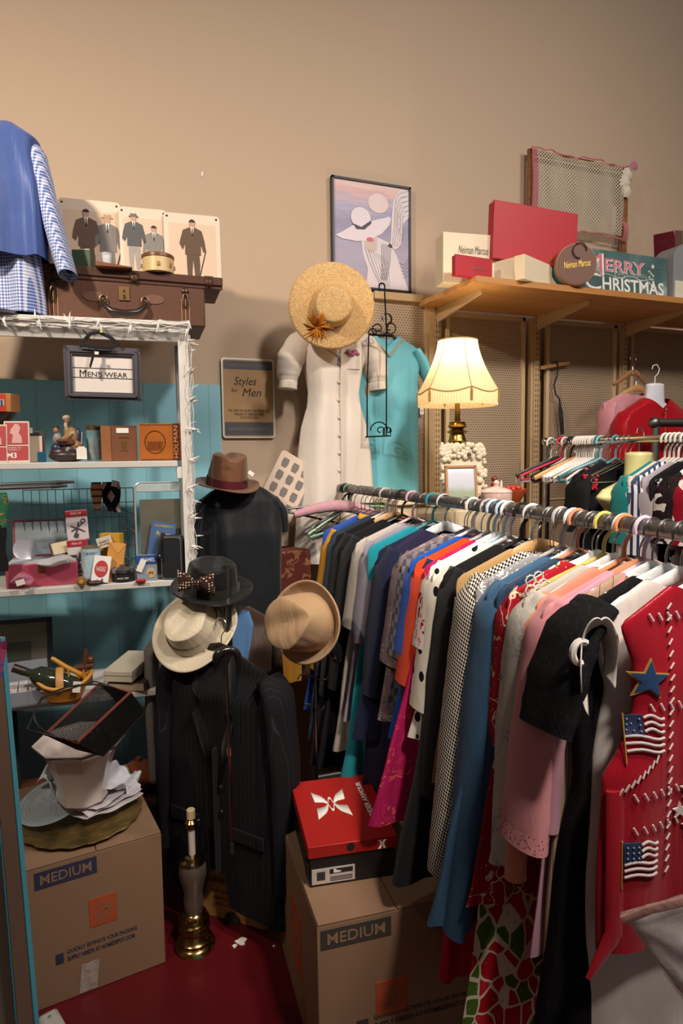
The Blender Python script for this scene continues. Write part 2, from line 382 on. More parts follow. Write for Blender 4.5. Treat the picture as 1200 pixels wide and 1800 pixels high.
# items on the shelf
def gift(name, label, x0, y0, x1, y1, yf, dep, mat, rot=0, parent=None, cat='box', lid=None, z=None, tilt=0):
    a = ry(x0, y1, yf); b = ry(x1, y1, yf); c = ry((x0+x1)/2, y0, yf); W = b.x-a.x; z0 = SZT if z is None else z; H = c.z-z0
    t = thing(name, label, cat, ((a.x+b.x)/2, yf+dep/2, z0), Matrix.Rotation(math.radians(rot), 3, 'Z') @ RY(tilt))
    mb = MB(); mb.box((0, 0, H*.5), (W-.004, dep-.004, H)); mb.build('box_base', mat, t, bevel=.002)
    mb = MB(); mb.box((0, -dep*.36, H/2+.001), (W, dep*.3, H+.004)); mb.build('lid', lid or mat, t, bevel=.002)
    return t, W, H, dep
creamb = P('#e6d6b8', .6, var=.1); redb = P('#b3202c', .5, var=.12); SIL = METAL('#c9c4bb', .3); GOLD = METAL('#d8b060', .3)
def logo(t, W, H, d, s, w, h, c, m, sh=.25, parent=None): text(s, w, h, m, t, (c[0]*W, -d*.51-.0015, H*c[1]), shear=sh)
t, W, H, d = gift('gift_box', 'tall cream gift box at the left end of the wall shelf', 784, 412, 872, 520, 2.42, .09, creamb, -8)
logo(t, W, H, d, 'Neiman Marcus', W*.55, H*.16, (.05, .68), P('#6a625c', .5))
t, W, H, d = gift('gift_box', 'small red gift box leaning on tall cream box', 798, 452, 866, 518, 2.33, .03, redb, 4, tilt=0)
logo(t, W, H, d, 'Neiman Marcus', W*.35, H*.09, (0.1, .45), SIL)
t, W, H, d = gift('gift_box', 'squat cream gift box under the big red one', 893, 456, 978, 524, 2.32, .16, creamb, 24)
text('Neiman', .07, .03, P('#6a625c', .5), t, (W/2+.0025, -.0, H*.5), rot=RZ(90), shear=.25)
t2, W2, H2, d2 = gift('gift_box', 'plain cream gift box between tall box and squat box', 868, 455, 896, 520, 2.50, .12, P('#dcc9a6', .6), 0)
zt = ry(940, 462, 2.36).z
t, W, H, d = gift('gift_box', 'large flat red gift box standing on top of cream boxes', 868, 364, 1009, 462, 2.37, .05, redb, -3, z=zt, tilt=2)
logo(t, W, H, d, 'Neiman Marcus', W*.27, H*.11, (.3, .11), GOLD)
# round hat box
p = ry(1014, 527, 2.30); hb = thing('round_box', 'round brown-lidded box with blue side lying on its rim', 'box', (p.x, 2.295, SZT))
r = .088; Mx = RZ(-22) @ RX(90)
mb = MB(); mb.lathe([(0, -.045), (r-.004, -.045), (r-.004, .03), (0, .03)], 32, (0, .03, r), rot=Mx); mb.build('drum', P('#1f7f9c', .6), hb)
mb = MB(); mb.lathe([(r-.002, .005), (r, .005), (r, .034), (r-.002, .036), (0, .037)], 32, (0, .03, r), rot=Mx); mb.m = 1; mb.lathe([(0, .037), (r-.004, .037), (r-.004, .0385), (0, .039)], 32, (0, .03, r), rot=Mx); mb.build('lid', [P('#a8835c', .6), P('#6b4636', .6)], hb)
text('Neiman Marcus', .115, .028, GOLD, hb, Mx @ Vector((0, 0, .0405))+Vector((0, .03, r)), rot=RZ(-22) @ RY(-6), shear=.3)
mb = MB(); mb.tube([Mx @ Vector((.03*math.cos(a)+.01, .055+.032*math.sin(a), .044)) + Vector((0, .03, r)) for a in [i*PI/6 for i in range(10)]], .0028, 6); mb.build('cord', P('#3a211a', .8), hb)
# christmas sign
a = ry(1009, 540, 2.39); b = ry(1170, 545, 2.39); c = ry(1010, 430, 2.39); W = b.x-a.x; H = c.z-SZT-.004
def chalk():
    t = NT('chalkboard_print', .7); n = t.noise(6, 5); x = t.xyz(t.co((1, 1, 1))); pl = t.math('LESS_THAN', t.math('FRACT', t.math('MULTIPLY', x[2], 14.0)), .05)
    c = t.ramp(n, [(.3, '#2f4a4b'), (.55, '#476665'), (.75, '#8ba19c')]); t.col(t.mix(t.math('MULTIPLY', pl, .6), c, '#203234')); return t.mat
cs = thing('christmas_sign', 'chalkboard-style sign reading Merry Christmas leaning on wall shelf', 'sign', ((a.x+b.x)/2, 2.39, SZT+.001), Matrix.Rotation(math.radians(-4), 3, 'X'))
mb = MB(); mb.box((0, 0, H/2), (W, .014, H)); mb.build('board', chalk(), cs, bevel=.001)
PK = P('#c96a78', .7, var=.1); CH = P('#e4e2da', .8, var=.1)
text('M', W*.24, H*.50, CH, cs, (-W*.32, -.0076, H*.66), bold=.02); text('M', W*.22, H*.48, PK, cs, (-W*.33, -.0084, H*.665), bold=-.01)
text('ERRY', W*.44, H*.29, CH, cs, (.03*W, -.0076, H*.67), bold=.03); text('ERRY', W*.43, H*.28, PK, cs, (.025*W, -.0084, H*.675), bold=0)
text('C', W*.17, H*.36, CH, cs, (-W*.32, -.0076, H*.28), bold=0); text('HRISTMAS', W*.68, H*.30, CH, cs, (.12*W, -.0076, H*.25), bold=.02)
mb = MB()
for q in range(3):
    x0 = (-.30, -.02, .2)[q]*W; sg = (1, -1, 1)[q]
    mb.tube([(x0+sg*(.012+.0011*i)*math.cos(i*.55)*1.5, -.008, H*.46+(.004+.0006*i)*math.sin(i*.55)*1.4) for i in range(18)], .0012, 4)
mb.tube([(W*(-.25+.6*i/20), -.008, H*(.44+.03*math.sin(i*.7))) for i in range(21)], .0014, 4)
for x, z, s in ((-.46, .75, .03), (-.05, .07, .03), (.34, .76, .025), (-.47, .2, .018)):
    mb.prism([(x*W+s*.5*(1 if k % 2 == 0 else .42)*math.sin(k*PI/5), z*H+s*.5*(1 if k % 2 == 0 else .42)*math.cos(k*PI/5)) for k in range(10)], -.0085, -.007)
mb.build('flourishes', CH, cs)
mb = MB()
for k in range(9): mb.ball((W*(.30+.022*(k % 3)), -.007, H*(.64-.045*k+.0*k)), (.008, .001, .005), 5, RY(40*k))
mb.build('holly_sprig', P('#b9c4a8', .8), cs)
# grey boxes at right edge
a = ry(1167, 480, 2.36); gb = thing('gift_box', 'grey round-topped gift box at right edge of shelf', 'box', (a.x+.15, 2.42, SZT)); H = ry(1190, 424, 2.36).z-SZT
mb = MB(); mb.prism([(-.09, 0), (.12, 0), (.12, H*.72)]+[(.015+.105*math.cos(t_), H*.72+H*.28*math.sin(t_)) for t_ in [PI*i/12 for i in range(1, 12)]]+[(-.09, H*.72)], -.06, .06); mb.build('box_body', P('#87888a', .6), gb, bevel=.002)
mb = MB(); mb.box((.0, -.066, .045), (.175, .008, .09)); mb.build('lower_band', P('#dcd3c4', .6), gb); text('Neiman Marcus', .12, .035, WHT, gb, (.03, -.0612, H*.47), shear=.25)
p = ry(1188, 430, 2.50); mb = MB(); mb.box((.06, 0, .06), (.17, .1, .12)); o = mb.build('gift_box', P('#5e1420', .22, coat=.5), bevel=.003); o.location = (p.x-.0, 2.56, gb.location.z+H*.98); o.rotation_euler = (0, -.25, .5); tag(o, 'glossy dark maroon box tilted behind the grey box', 'box')

# crochet framed piece
a = ry(930, 262, WY-.05); b = ry(1100, 300, WY-.05); bt = ry(1000, 408, WY-.05)
fr = thing('crochet_frame', 'wooden frame draped with white crochet netting edged pink', 'crochet', (a.x, WY-.06, bt.z-.11))
W = b.x-a.x; H = a.z-bt.z+.11; wd = WOOD('#7c4f2e', '#9c6b40', 4)
mb = MB(); mb.box((.008, .01, H/2), (.03, .02, H)); mb.box((W-.005, .01, H/2), (.03, .02, H)); mb.box((W/2, .01, H-.012), (W, .02, .024)); mb.box((W/2, .01, .012), (W, .02, .024)); mb.build('frame', wd, fr, bevel=.002)
def net_mb(x0, x1, z0, z1, y, step=.0125, r=.0013):
    mb = MB(); nx = int((x1-x0)/step); nz = int((z1-z0)/step)
    for dd in (1, -1):
        for k in range(-nz, nx+nz):
            pts = []
            for i in range(nz+1):
                x = x0+(k+dd*i+(0 if dd > 0 else nz*0))*step; z = z0+i*(z1-z0)/nz
                if x0-1e-6 <= x <= x1+1e-6: pts.append((x, y+.006*math.sin(x*40)+.001*dd-.012*math.sin(PI*(z-z0)/(z1-z0)), z+.006*math.sin(x*14+1)))
            if len(pts) > 1: mb.tube(pts, r, 4, caps=False)
    return mb
net_mb(.035, W-.045, .115, H-.012, -.014, .017, .0021).build('crochet_netting', P('#dcd3bf', .9), fr)
net_mb(-.008, .04, .115, H-.0, -.016, .013, .0022).build('pink_border', P('#d07f86', .9), fr); net_mb(W-.05, W-.01, .09, .19, -.016, .013, .0022).build('pink_border', P('#d07f86', .9), fr)
mb = MB()
for z in (H-.004, .11):
    mb = MB(); mb.tube([(W*i/30-.005, -.016+.004*math.sin(i*2), z+.004*math.sin(i*1.3)+.006*math.sin(i*.42)) for i in range(31)], .0035, 6); mb.build('pink_edging', P('#d07f86', .9), fr)
def rosette(mb, c, r, n=3, squash=.6):
    c = Vector(c)
    for L in range(n):
        k = 5+L*2; rr = r*(.35+.65*L/(n-1 if n > 1 else 1))
        for i in range(k):
            a = 2*PI*i/k+L*.4; mb.ball(c+Vector((rr*math.cos(a), -r*.5*(n-L)/n, rr*math.sin(a))), (r*.42, r*.22, r*.36), 6, RY(-math.degrees(a)))
    mb.ball(c+Vector((0, -r*.5, 0)), r*.35, 6)
mb = MB(); rosette(mb, (W-.025, -.02, H-.045), .024); rosette(mb, (W-.04, -.02, H-.09), .026); rosette(mb, (W-.028, -.02, H-.135), .024); mb.build('cream_flower', P('#e6dccb', .9), fr)
mb = MB(); rosette(mb, (W+.002, -.04, H-.008), .018); mb.build('pink_flower', P('#c07f90', .9), fr)

# ------------------------------------------------ poster on wall
A = ry(583, 307, WY-.03); B = ry(722, 326, WY-.03); Cc = ry(722, 515, WY-.03)
pw = B.x-A.x; ph = A.z-Cc.z; po = thing('framed_poster', 'black framed poster of woman in wide white hat and striped dress', 'poster', ((A.x+B.x)/2, WY-.02, Cc.z), (0, 0, 0))
mb = MB(); f = .009
mb.box((-pw/2+f/2, 0, ph/2), (f, .022, ph)); mb.box((pw/2-f/2, 0, ph/2), (f, .022, ph)); mb.box((0, 0, ph-f/2), (pw, .022, f)); mb.box((0, 0, f/2), (pw, .022, f)); mb.build('frame', P('#17171c', .4), po)
def art():
    t = NT('poster_wash', .5); v = t.co((1, 1, 1)); z = t.xyz(v)[2]; n = t.noise(8, 4, t.co((.6, 1, 5)), dist=.8)
    f = t.math('ADD', t.math('MULTIPLY', z, 1/ph*1.0), t.math('MULTIPLY', t.math('SUBTRACT', n, .5), .35))
    t.col(t.ramp(f, [(0, '#9a92aa'), (.35, '#a39bb2'), (.6, '#8d88a6'), (.78, '#a8a3bb'), (.9, '#d0a9a8'), (1, '#d8c0bc')])); return t.mat
mb = MB(); mb.box((0, .002, ph/2), (pw-f, .008, ph-f)); mb.build('print', art(), po)
def PX(u): return (u-.5)*pw
def Z_(v): return (1-v)*ph
def poly(name, pts, mat, y, parent=po, e=.0006):
    mb = MB(); mb.prism([(PX(u), Z_(v)) for u, v in pts], y-e, y); return mb.build(name, mat, parent)
lt = P('#ddd3dc', .6, var=.05)
def ell(cx, cy, rx, ry_, n=28, rot=0, a0=0, a1=2*PI): return [(cx+rx*math.cos(a)*math.cos(rot)-ry_*math.sin(a)*math.sin(rot), cy+rx*math.cos(a)*math.sin(rot)+ry_*math.sin(a)*math.cos(rot)) for a in [a0+(a1-a0)*i/n for i in range(n)]]
poly('moon', ell(.58, .19, .13, .09), P('#e2cfcf', .6), -.0035)
# figure body, neck, hat
poly('dress', [(.36, .55), (.55, .50), (.74, .55), (.83, .68), (.95, .93), (.97, .985), (.42, .985), (.44, .8), (.38, .68)], P('#d5ccd3', .6, var=.05), -.0035)
poly('neck', [(.40, .5), (.56, .5), (.56, .63), (.46, .66), (.40, .58)], P('#cbb9b6', .6), -.0042)
poly('lips', ell(.47, .535, .045, .02), P('#cf6b70', .6), -.0056)
poly('hat_brim', [(.04, .53), (.13, .49), (.28, .41), (.5, .36), (.72, .30), (.745, .32), (.72, .38), (.62, .47), (.45, .545), (.30, .565), (.12, .555)], lt, -.0049)
poly('hat_crown', ell(.355, .345, .125, .095), lt, -.0056)
poly('hat_band', [(.25, .405), (.36, .43), (.48, .36), (.49, .385), (.40, .45), (.30, .455)], P('#4d4a58', .6), -.0063)
mb = MB()
for i in range(5):                                   # flowing scarf stripes
    mb.tube([(PX(.98-(.05*i)*0+ -.04*0), -.004, Z_(.08+.045*i))]+[(PX(.93-.12*math.sin(a)*(1-.13*i)-.02), -.004, Z_(.10+.045*i+.14*(1-math.cos(a)))) for a in [.3+j*.2 for j in range(7)]]+[(PX(.76+.035*i), -.004, Z_(.5)), (PX(.72+.03*i), -.004, Z_(.585))], .003, 4, flat=.3)
mb.build('striped_scarf', P('#e6dfe4', .6), po)
poly('scarf', [(.98, .04), (.86, .03), (.77, .15), (.75, .35), (.74, .52), (.70, .58), (.80, .60), (.88, .55), (.90, .35), (.98, .28)], P('#ded5da', .6), -.0035)
mb = MB()
for i in range(5): mb.tube([(PX(.975), -.0045, Z_(.035+.045*i))]+[(PX(.90-.10*math.sin(a)*(1-.12*i)+.01*i), -.0045, Z_(.06+.045*i+.13*(1-math.cos(a)))) for a in [.3+j*.2 for j in range(7)]]+[(PX(.785+.028*i), -.0045, Z_(.45)), (PX(.755+.026*i), -.0045, Z_(.57))], .0016, 4, flat=.3)
for i in range(7):
    mb.tube([(PX(.40+.035*i), -.0047, Z_(.60+.012*i)), (PX(.46+.04*i), -.0047, Z_(.74)), (PX(.60+.02*i), -.0047, Z_(.96))], .0012, 4, flat=.3)
    mb.tube([(PX(.62+.02*i), -.0047, Z_(.56)), (PX(.62+.018*i), -.0047, Z_(.72)), (PX(.61+.012*i), -.0047, Z_(.9))], .0012, 4, flat=.3)
for i in range(5): mb.tube([(PX(.84+.01*i), -.0047, Z_(.72+.035*i)), (PX(.91), -.0047, Z_(.74+.03*i)), (PX(.975), -.0047, Z_(.66+.04*i))], .0014, 4, flat=.3)
mb.build('stripes', P('#5d5566', .6), po)

# ------------------------------------------------ styles for men sign (hung on wall)
A = ry(388, 628, WY-.015); B = ry(481, 633, WY-.015); Cc = ry(388, 770, WY-.015)
sw = B.x-A.x; shh = A.z-Cc.z; sg = thing('tailoring_sign', 'small metal sign with white rim reading Styles for Men', 'sign', ((A.x+B.x)/2, WY-.012, Cc.z))
def rrect(w, h, r, z0=0, n=5):
    o = []
    for cx, cz, a0 in ((w/2-r, r, -PI/2), (w/2-r, h-r, 0), (-w/2+r, h-r, PI/2), (-w/2+r, r, PI)):
        for i in range(n+1): a = a0+PI/2*i/n; o.append((cx+r*math.cos(a), z0+cz+r*math.sin(a)))
    return o
mb = MB(); mb.prism(rrect(sw, shh, .014), -.004, .004); mb.build('rim', P('#e6e0d6', .35, .3), sg)
mb = MB(); mb.prism(rrect(sw-.014, shh-.014, .01, .007), -.0052, -.003); mb.build('face', P('#b08a5c', .55), sg)
for z0, z1, nm in ((.86, .965, 'band'), (.035, .20, 'band')): mb = MB(); mb.prism([(-sw/2+.01, z0*shh), (sw/2-.01, z0*shh), (sw/2-.01, z1*shh), (-sw/2+.01, z1*shh)], -.006, -.004); mb.build(nm, P('#48494f', .5), sg)
text('Styles', sw*.42, shh*.13, INK, sg, (-.06*sw, -.0056, shh*.70), shear=.25); text('for', sw*.12, shh*.05, INK, sg, (-.26*sw, -.0056, shh*.60), shear=.2); text('Men', sw*.36, shh*.10, INK, sg, (.06*sw, -.0056, shh*.575), shear=.25)
for i, (s_, z_, w_) in enumerate((('THE ORR WOOLEN TAILORING CO.', .345, .8), ('MAKERS OF FINE CLOTHES', .30, .55), ('CHICAGO U.S.A.', .26, .36))): text(s_, sw*w_, shh*.03, INK, sg, (0, -.0056, shh*z_))
mb = MB(); mb.tube([(x*sw*.012, -.0062, shh*(.115+.02*math.sin(x*1.1))) for x in range(-32, 33)], .0008, 4); mb.tube([(x*sw*.012, -.0062, shh*(.91+.012*math.sin(x*1.1))) for x in range(-32, 33)], .0008, 4); mb.build('scroll_ornament', P('#b9a98c', .5), sg)
# ------------------------------------------------ white shelving at left (local frame: X right, Y back, Z up)
AU = math.radians(-5.6)
q0 = g2w((325-600)/FPX*2.25, 2.25); UX = Vector((math.cos(AU), math.sin(AU), 0)); UY = Vector((-math.sin(AU), math.cos(AU), 0))
def ul(px, py, d):
    p = rpl(px, py, q0+UY*d, UY); return Vector(((p-q0).dot(UX), d, p.z))
def uw(x, y, z): return q0+UX*x+UY*y+Vector((0, 0, z))
xR = ul(328, 700, 0).x; xL = -1.02
zT = ul(200, 563, 0).z; zs1 = ul(200, 811, 0).z; zs2 = ul(150, 1029, 0).z; zs3 = ul(180, 1222, 0).z
white = P('#e4e0da', .5, var=.16)
un = thing('white_shelves', 'white painted open shelves with turquoise board behind, strung with lights', 'shelves', uw(0, 0, 0), AU)
DU = .30
mb = MB(); prof = [(-.03, 0), (-.03, -.012), (-.018, -.022), (-.018, -.034), (-.006, -.046), (0, -.062), (.012, -.062), (.012, 0)]
pts = [(y, zT+z) for y, z in prof]; n = len(pts)
mb.add([(xL, y, z) for y, z in pts]+[(xR+.012, y, z) for y, z in pts], [list(range(n)), [n+i for i in range(n)][::-1]]+[(i, n+i, n+(i+1) % n, (i+1) % n) for i in range(n)])
mb.build('cornice', white, un)
mb = MB(); mb.box(((xL+xR)/2, DU/2, zT-.008), (xR-xL, DU-.02, .016)); mb.build('top_board', white, un, bevel=.002)
for k, z in enumerate((zs1, zs2, zs3)):
    mb = MB(); mb.box(((xL+xR)/2-.02, DU/2, z-.011), (xR-xL-.035, DU, .022)); mb.build('shelf_board', P('#d9d6d0', .5, var=.2), un, bevel=.003)
    mb = MB(); mb.box((xR-.03, .03, z-.042), (.022, .05, .04)); mb.build('shelf_bracket', white, un, bevel=.002)
mb = MB(); mb.box((xR-.006, .012, (zT-.03)/2), (.034, .028, zT-.03)); mb.build('front_post', white, un, bevel=.002)
mb = MB(); mb.box((xR-.008, DU-.02, (zT-.03)/2), (.028, .028, zT-.03)); mb.build('rear_post', P('#8f9a96', .6, var=.3), un, bevel=.002)
mb = MB(); mb.box((xL, .012, (zT-.03)/2), (.034, .028, zT-.03)); mb.build('front_post', white, un, bevel=.002)

# string lights
st = thing('string_lights', 'white mini string lights wound along the shelf top and post', 'string lights', uw(0, 0, 0), AU)
rr = random.Random(3); wire = P('#d8d5cf', .5, var=.1); tips = []
def strand(p0, p1, nseg, amp, off, k=0):
    pts = []
    for i in range(nseg+1):
        u = i/nseg; p = Vector(p0).lerp(Vector(p1), u); pts.append(p+Vector((rr.uniform(-1, 1)*amp, -.004+rr.uniform(-.008, .002)+off, rr.uniform(-1, 1)*amp)))
    return pts
wires = [strand((xL, -.034, zT-.018+k*.006), (xR+.01, -.034, zT-.004-k*.012), 34, .005, 0) for k in range(3)]
wires += [strand((xR+.006+.006*k, -.008, zT-.04), (xR-.006+.008*k, -.008, zs2-.0), 34, .007, 0) for k in range(3)]
wires += [strand((xR+.016, .03, zT-.05), (xR+.014, .03, zs2+.05), 24, .006, 0)]
for wv in wires: MB().tube(wv, .0014, 5).build('wire', wire, st)
cnt = 0
for wi, wv in enumerate(wires):
    for i in range(1, len(wv), 3 if wi < 3 else 4):
        if cnt > 70: break
        p = wv[i]; dz = Vector((rr.uniform(-.5, .5), -rr.uniform(0.1, .5), rr.choice([-1, -1, 1]))) if wi < 3 else Vector((rr.uniform(.2, 1), -rr.uniform(.1, .8), rr.uniform(-.3, .5)))
        dz.normalize(); mb = MB(); mb.tube([p, p+dz*.012, p+dz*.013, p+dz*.03], [.0036, .0036, .0028, .0006], 6); mb.build('bulb', P('#e9e6df', .35, var=0), st); cnt += 1

def sp(x0, ytop, x1, d, zs, ztop=None):
    a = ul(x0, ytop, d); b = ul(x1, ytop, d); c = ul((x0+x1)/2, ytop, d); return uw((a.x+b.x)/2, d, zs), b.x-a.x, c.z-zs
def it(name, label, cat, x0, yt, x1, d, zs, rot=0, group=None):
    loc, W, H = sp(x0, yt, x1, d, zs); return thing(name, label, cat, loc, AU+math.radians(rot), group), W, H
BR = '#6a4636'
# --- suitcase on top
t, W, H = it('suitcase', 'old brown leather suitcase with loose lid and dark handle', 'suitcase', 53, 495, 359, .05, zT)
lea = FAB('#6b4a3c', '#4c3329', 60, .6, .5); D = .26
mb = MB(); mb.box((0, D/2, H/2), (W, D, H)); mb.build('case_body', lea, t, bevel=.006)
mb = MB(); mb.box((0, D/2, H+.004), (W-.05, D-.04, .008)); mb.build('cream_edge', P('#c79a6c', .6), t)
lx = W*.5*(390-206)/(153)-W*.5*1.0
ld = MB(Matrix.Translation((.045, 0, H+.004)) @ Matrix.Rotation(math.radians(1.2), 4, 'Y')); Wl = W*1.06
ld.box((0, D/2, .020), (Wl, D+.02, .028)); ld.box((0, .0, .008), (Wl, .006, .03)); lid_o = ld.build('case_lid', FAB('#5c3d31', '#43302a', 60, .6, .5), t, bevel=.003)
mb = MB(); hx = W*(212-206)/306
mb.tube([(hx-.07, -.006, H*.52), (hx-.066, -.022, H*.40), (hx-.04, -.035, H*.24), (hx, -.038, H*.19), (hx+.04, -.035, H*.24), (hx+.066, -.022, H*.40), (hx+.07, -.006, H*.52)], [.004, .008, .011, .012, .011, .008, .004], 10); mb.build('handle', P('#2c211e', .3), t)
for s in (-1, 1):
    mb = MB(); mb.prism([(hx+s*.095+.035*math.cos(a), H*.62+.016*math.sin(a)) for a in [i*PI/8 for i in range(16)]], -.003, .001); mb.build('handle_patch', P('#6f4c3a', .5), t)
    mb = MB(); mb.tube([(hx+s*.066+.012*math.cos(a), -.008, H*.55+.014*math.sin(a)) for a in [i*PI/6 for i in range(12)]], .0022, 5, closed=True); mb.build('handle_ring', METAL('#6b5a48', .4), t)
    lxp = s*W*.38
    mb = MB()
    for kk in range(3): mb.box((lxp-.013+.013*kk, -.001, H*.34), (.0022, .002, H*.66))
    mb.build('strap_stitching', P('#b98d5e', .6), t)
    mb = MB(); mb.tube([(lxp+.008*math.cos(a), -.006, H*.62+.024*math.sin(a)) for a in [i*PI/6 for i in range(12)]], .0026, 5, closed=True); mb.ball((lxp, -.003, H*.86), (.012, .004, .01), 6); mb.build('latch', METAL('#5a4a3a', .4), t)
mb = MB(); mb.box((hx, -.003, H*.72), (.034, .004, .045)); mb.m = 1; mb.box((hx, -.006, H*.78), (.006, .003, .006)); mb.box((hx, -.006, H*.64), (.006, .003, .014)); mb.build('lock_plate', [METAL('#8a6a48', .45), INK], t)
mb = MB()
for s in (-1, 0, 1):
    mb = MB(); mb.box((.045+s*Wl*.42, -.009, H+.024), (.03, .006, .02)); mb.ball((.045+s*Wl*.42, -.012, H+.012), (.013, .004, .016), 6); mb.build('lid_tab', METAL('#4c3a2e', .5), lid_o)
zlid = zT+H+.0385
# prints
def man(t, x, z, h, suit, hatc=None, y=-.004, bag=False, arm=0, pants=None, m=1):
    sk = P('#c59a84', .7); sm = P(suit, .8, var=.3)
    def pl(nm, pts, mt, yy=0): mb = MB(); mb.prism([(x+m*u*h, z+v*h) for u, v in pts], y-.0006-yy, y-yy); mb.build(nm, mt, t)
    pl('trousers', [(-.10, .48), (.10, .48), (.11, .25), (.09, .0), (.03, .0), (.0, .36), (-.03, .0), (-.09, .0), (-.10, .25)], P(pants, .8, var=.25) if pants else sm)
    pl('jacket', [(-.05, .87), (.05, .87), (.15, .82), (.19, .66), (.21, .5), (.17, .47), (.13, .60), (.125, .42), (-.125, .42), (-.12, .60), (-.16, .50), (-.21, .55+.05*arm), (-.19, .68), (-.15, .82)], sm, .0005)
    pl('shirt', [(-.03, .88), (.03, .88), (0, .70)], WHT, .0012); pl('necktie', [(-.008, .86), (.008, .86), (.01, .74), (0, .71), (-.01, .74)], INK, .0016)
    pl('head', [(.045*math.cos(a), .93+.06*math.sin(a)) for a in [i*PI/7 for i in range(14)]], sk, .0018)
    if hatc: pl('painted_hat', [(-.085, .955), (.085, .955), (.09, .968), (.055, .975), (.05, 1.02), (0, 1.01), (-.05, 1.02), (-.055, .975), (-.09, .968)], P(hatc, .8), .0024)
    else: pl('hair', [(.05*math.cos(a), .95+.05*math.sin(a)) for a in [i*PI/9 for i in range(10)]], P('#3a2c26', .8), .0024)
    if bag: pl('walking_stick', [(.20, .5), (.215, .5), (.10, .05), (.085, .05)], INK, .0006)
prints = [(100, 347, 210, 466, 'mans fashion print with two suited men, leftmost above suitcase', 14, 1.0), (208, 362, 292, 468, 'mans fashion print with two men in hats, middle of three', 8, 0), (287, 373, 386, 480, 'mans fashion print of one brown-suited man, rightmost above suitcase', 0, 0)]
for i, (x0, yt, x1, yb, lb, _, _) in enumerate(prints):
    dd = .20-.012*i if i else .215
    loc, W, H = sp(x0, yt, x1, dd, zlid); mat = P('#e0cdb8', .6, var=.1)
    t = thing('fashion_print', lb, 'print', loc, Matrix.Rotation(AU, 3, 'Z') @ RX(-5), 'fashion prints above the suitcase') ; del t['group']
    t.name = 'fashion_print'
    mb = MB(); mb.prism(rrect(W, H, .014), -.003, .003); mb.build('card', mat, t)
    mb = MB(); mb.prism([(-W*.42, H*.05), (W*.42, H*.05), (W*.42, H*.86), (-W*.42, H*.86)], -.0036, -.002); mb.build('tinted_panel', P('#dabfa6', .7, var=.08), t)
    if i == 0: man(t, -W*.06, H*.08, H*.80, '#6d5546', None); man(t, W*.28, H*.04, H*.78, '#85807c', '#b79a80', bag=True)
    if i == 1: man(t, -W*.20, H*.16, H*.74, '#5b5c60', '#77706a', pants='#a8a098'); man(t, W*.22, H*.03, H*.74, '#8b8883', None, m=-1)
    if i == 2: man(t, W*.0, H*.04, H*.88, '#65503f', None, bag=True, arm=1)
    mb = MB(); mb.ball((-W*.44, -.003, H*.95), (.004, .002, .004), 6); mb.ball((W*.44, -.003, H*.95), (.004, .002, .004), 6); mb.build('corner_hole', INK, t)
# tin, green box, book
t, W, H = it('round_tin', 'round cream tin with brown lid on the suitcase', 'tin', 249, 449, 305, .07, zlid)
mb = MB(); mb.lathe([(0, 0), (W/2, 0), (W/2, H*.75), (W/2-.002, H*.76), (0, H*.76)], 32); mb.m = 1
for k in range(7): mb.box((W*.503*math.sin(k*.8), -W*.503*math.cos(k*.8), H*.35), (.008, .008, .012), RZ(math.degrees(k*.8)))
mb.build('tin_body', [P('#d9bd84', .35), P('#a77a42', .5)], t)
mb = MB(); mb.lathe([(W/2+.001, H*.76), (W/2+.002, H*.78), (W/2+.002, H*.93), (W/2-.004, H), (0, H*.99)], 32); mb.build('lid', P('#7a4a2c', .3), t)
t, W, H = it('book', 'small dark green book standing on the suitcase by gingham shirt', 'book', 130, 443, 164, .09, zlid, -12)
mb = MB(); mb.box((0, 0, H/2), (W, .06, H)); mb.build('cover', P('#33452f', .6), t, bevel=.003); mb = MB(); mb.box((0, -.0, H/2+.002), (W-.008, .054, H)); mb.build('pages', CREAM, t)
t, W, H = it('folded_case', 'flat brown leather case lying open on the suitcase lid', 'case', 168, 462, 232, .03, zlid-.002)
mb = MB(); mb.add([(-W/2, -.02, 0), (W/2, -.02, 0), (W/2, .04, 0), (-W/2, .04, 0), (-W/2, -.02, H*.9), (W/2, -.02, .004), (W/2, .04, .004), (-W/2, .04, H*1.2)], [(3, 2, 1, 0), (4, 5, 6, 7), (0, 1, 5, 4), (1, 2, 6, 5), (2, 3, 7, 6), (3, 0, 4, 7)]); mb.build('leather_cover', P('#7c4a30', .45), t, bevel=.002)
# small cream paper curl
t, W, H = it('paper_tube', 'short pale glass tumbler beside the round tin', 'tumbler', 178, 445, 196, .06, zlid)
t.name = 'small_tumbler'; MB().lathe([(0, .003), (W*.4, .003), (W*.5, H), (W*.46, H), (W*.37, .006), (0, .006)], 16).build('glass_wall', CLEAR('#dfe3e6', .5), t)

# --- framed MEN'S WEAR sign
A = ul(105, 608, -.035); B = ul(245, 612, -.035); Cc = ul(112, 703, -.035); W = B.x-A.x-.008; H = A.z-Cc.z+.0
mw = thing('mens_wear_sign', 'grey framed sign reading Men\'s Wear hanging under the shelf top', 'sign', uw((A.x+B.x)/2+.004, -.035, Cc.z), Matrix.Rotation(AU, 3, 'Z') @ RX(3) @ RY(.8))
grf = P('#55525a', .45); f = .026
mb = MB()
for (y0, e0, e1) in ((.004, 0, .012), (-.004, .010, .020), (.0, .019, f)):
    for (cx, cz, sx, sz) in ((-W/2+(e0+e1)/2, H/2, e1-e0, H-2*e0), (W/2-(e0+e1)/2, H/2, e1-e0, H-2*e0), (0, H-(e0+e1)/2, W-2*e0, e1-e0), (0, (e0+e1)/2, W-2*e0, e1-e0)): mb.box((cx, y0+.004, cz), (sx, .018, sz))
mb.build('frame', grf, mw, bevel=.0012)
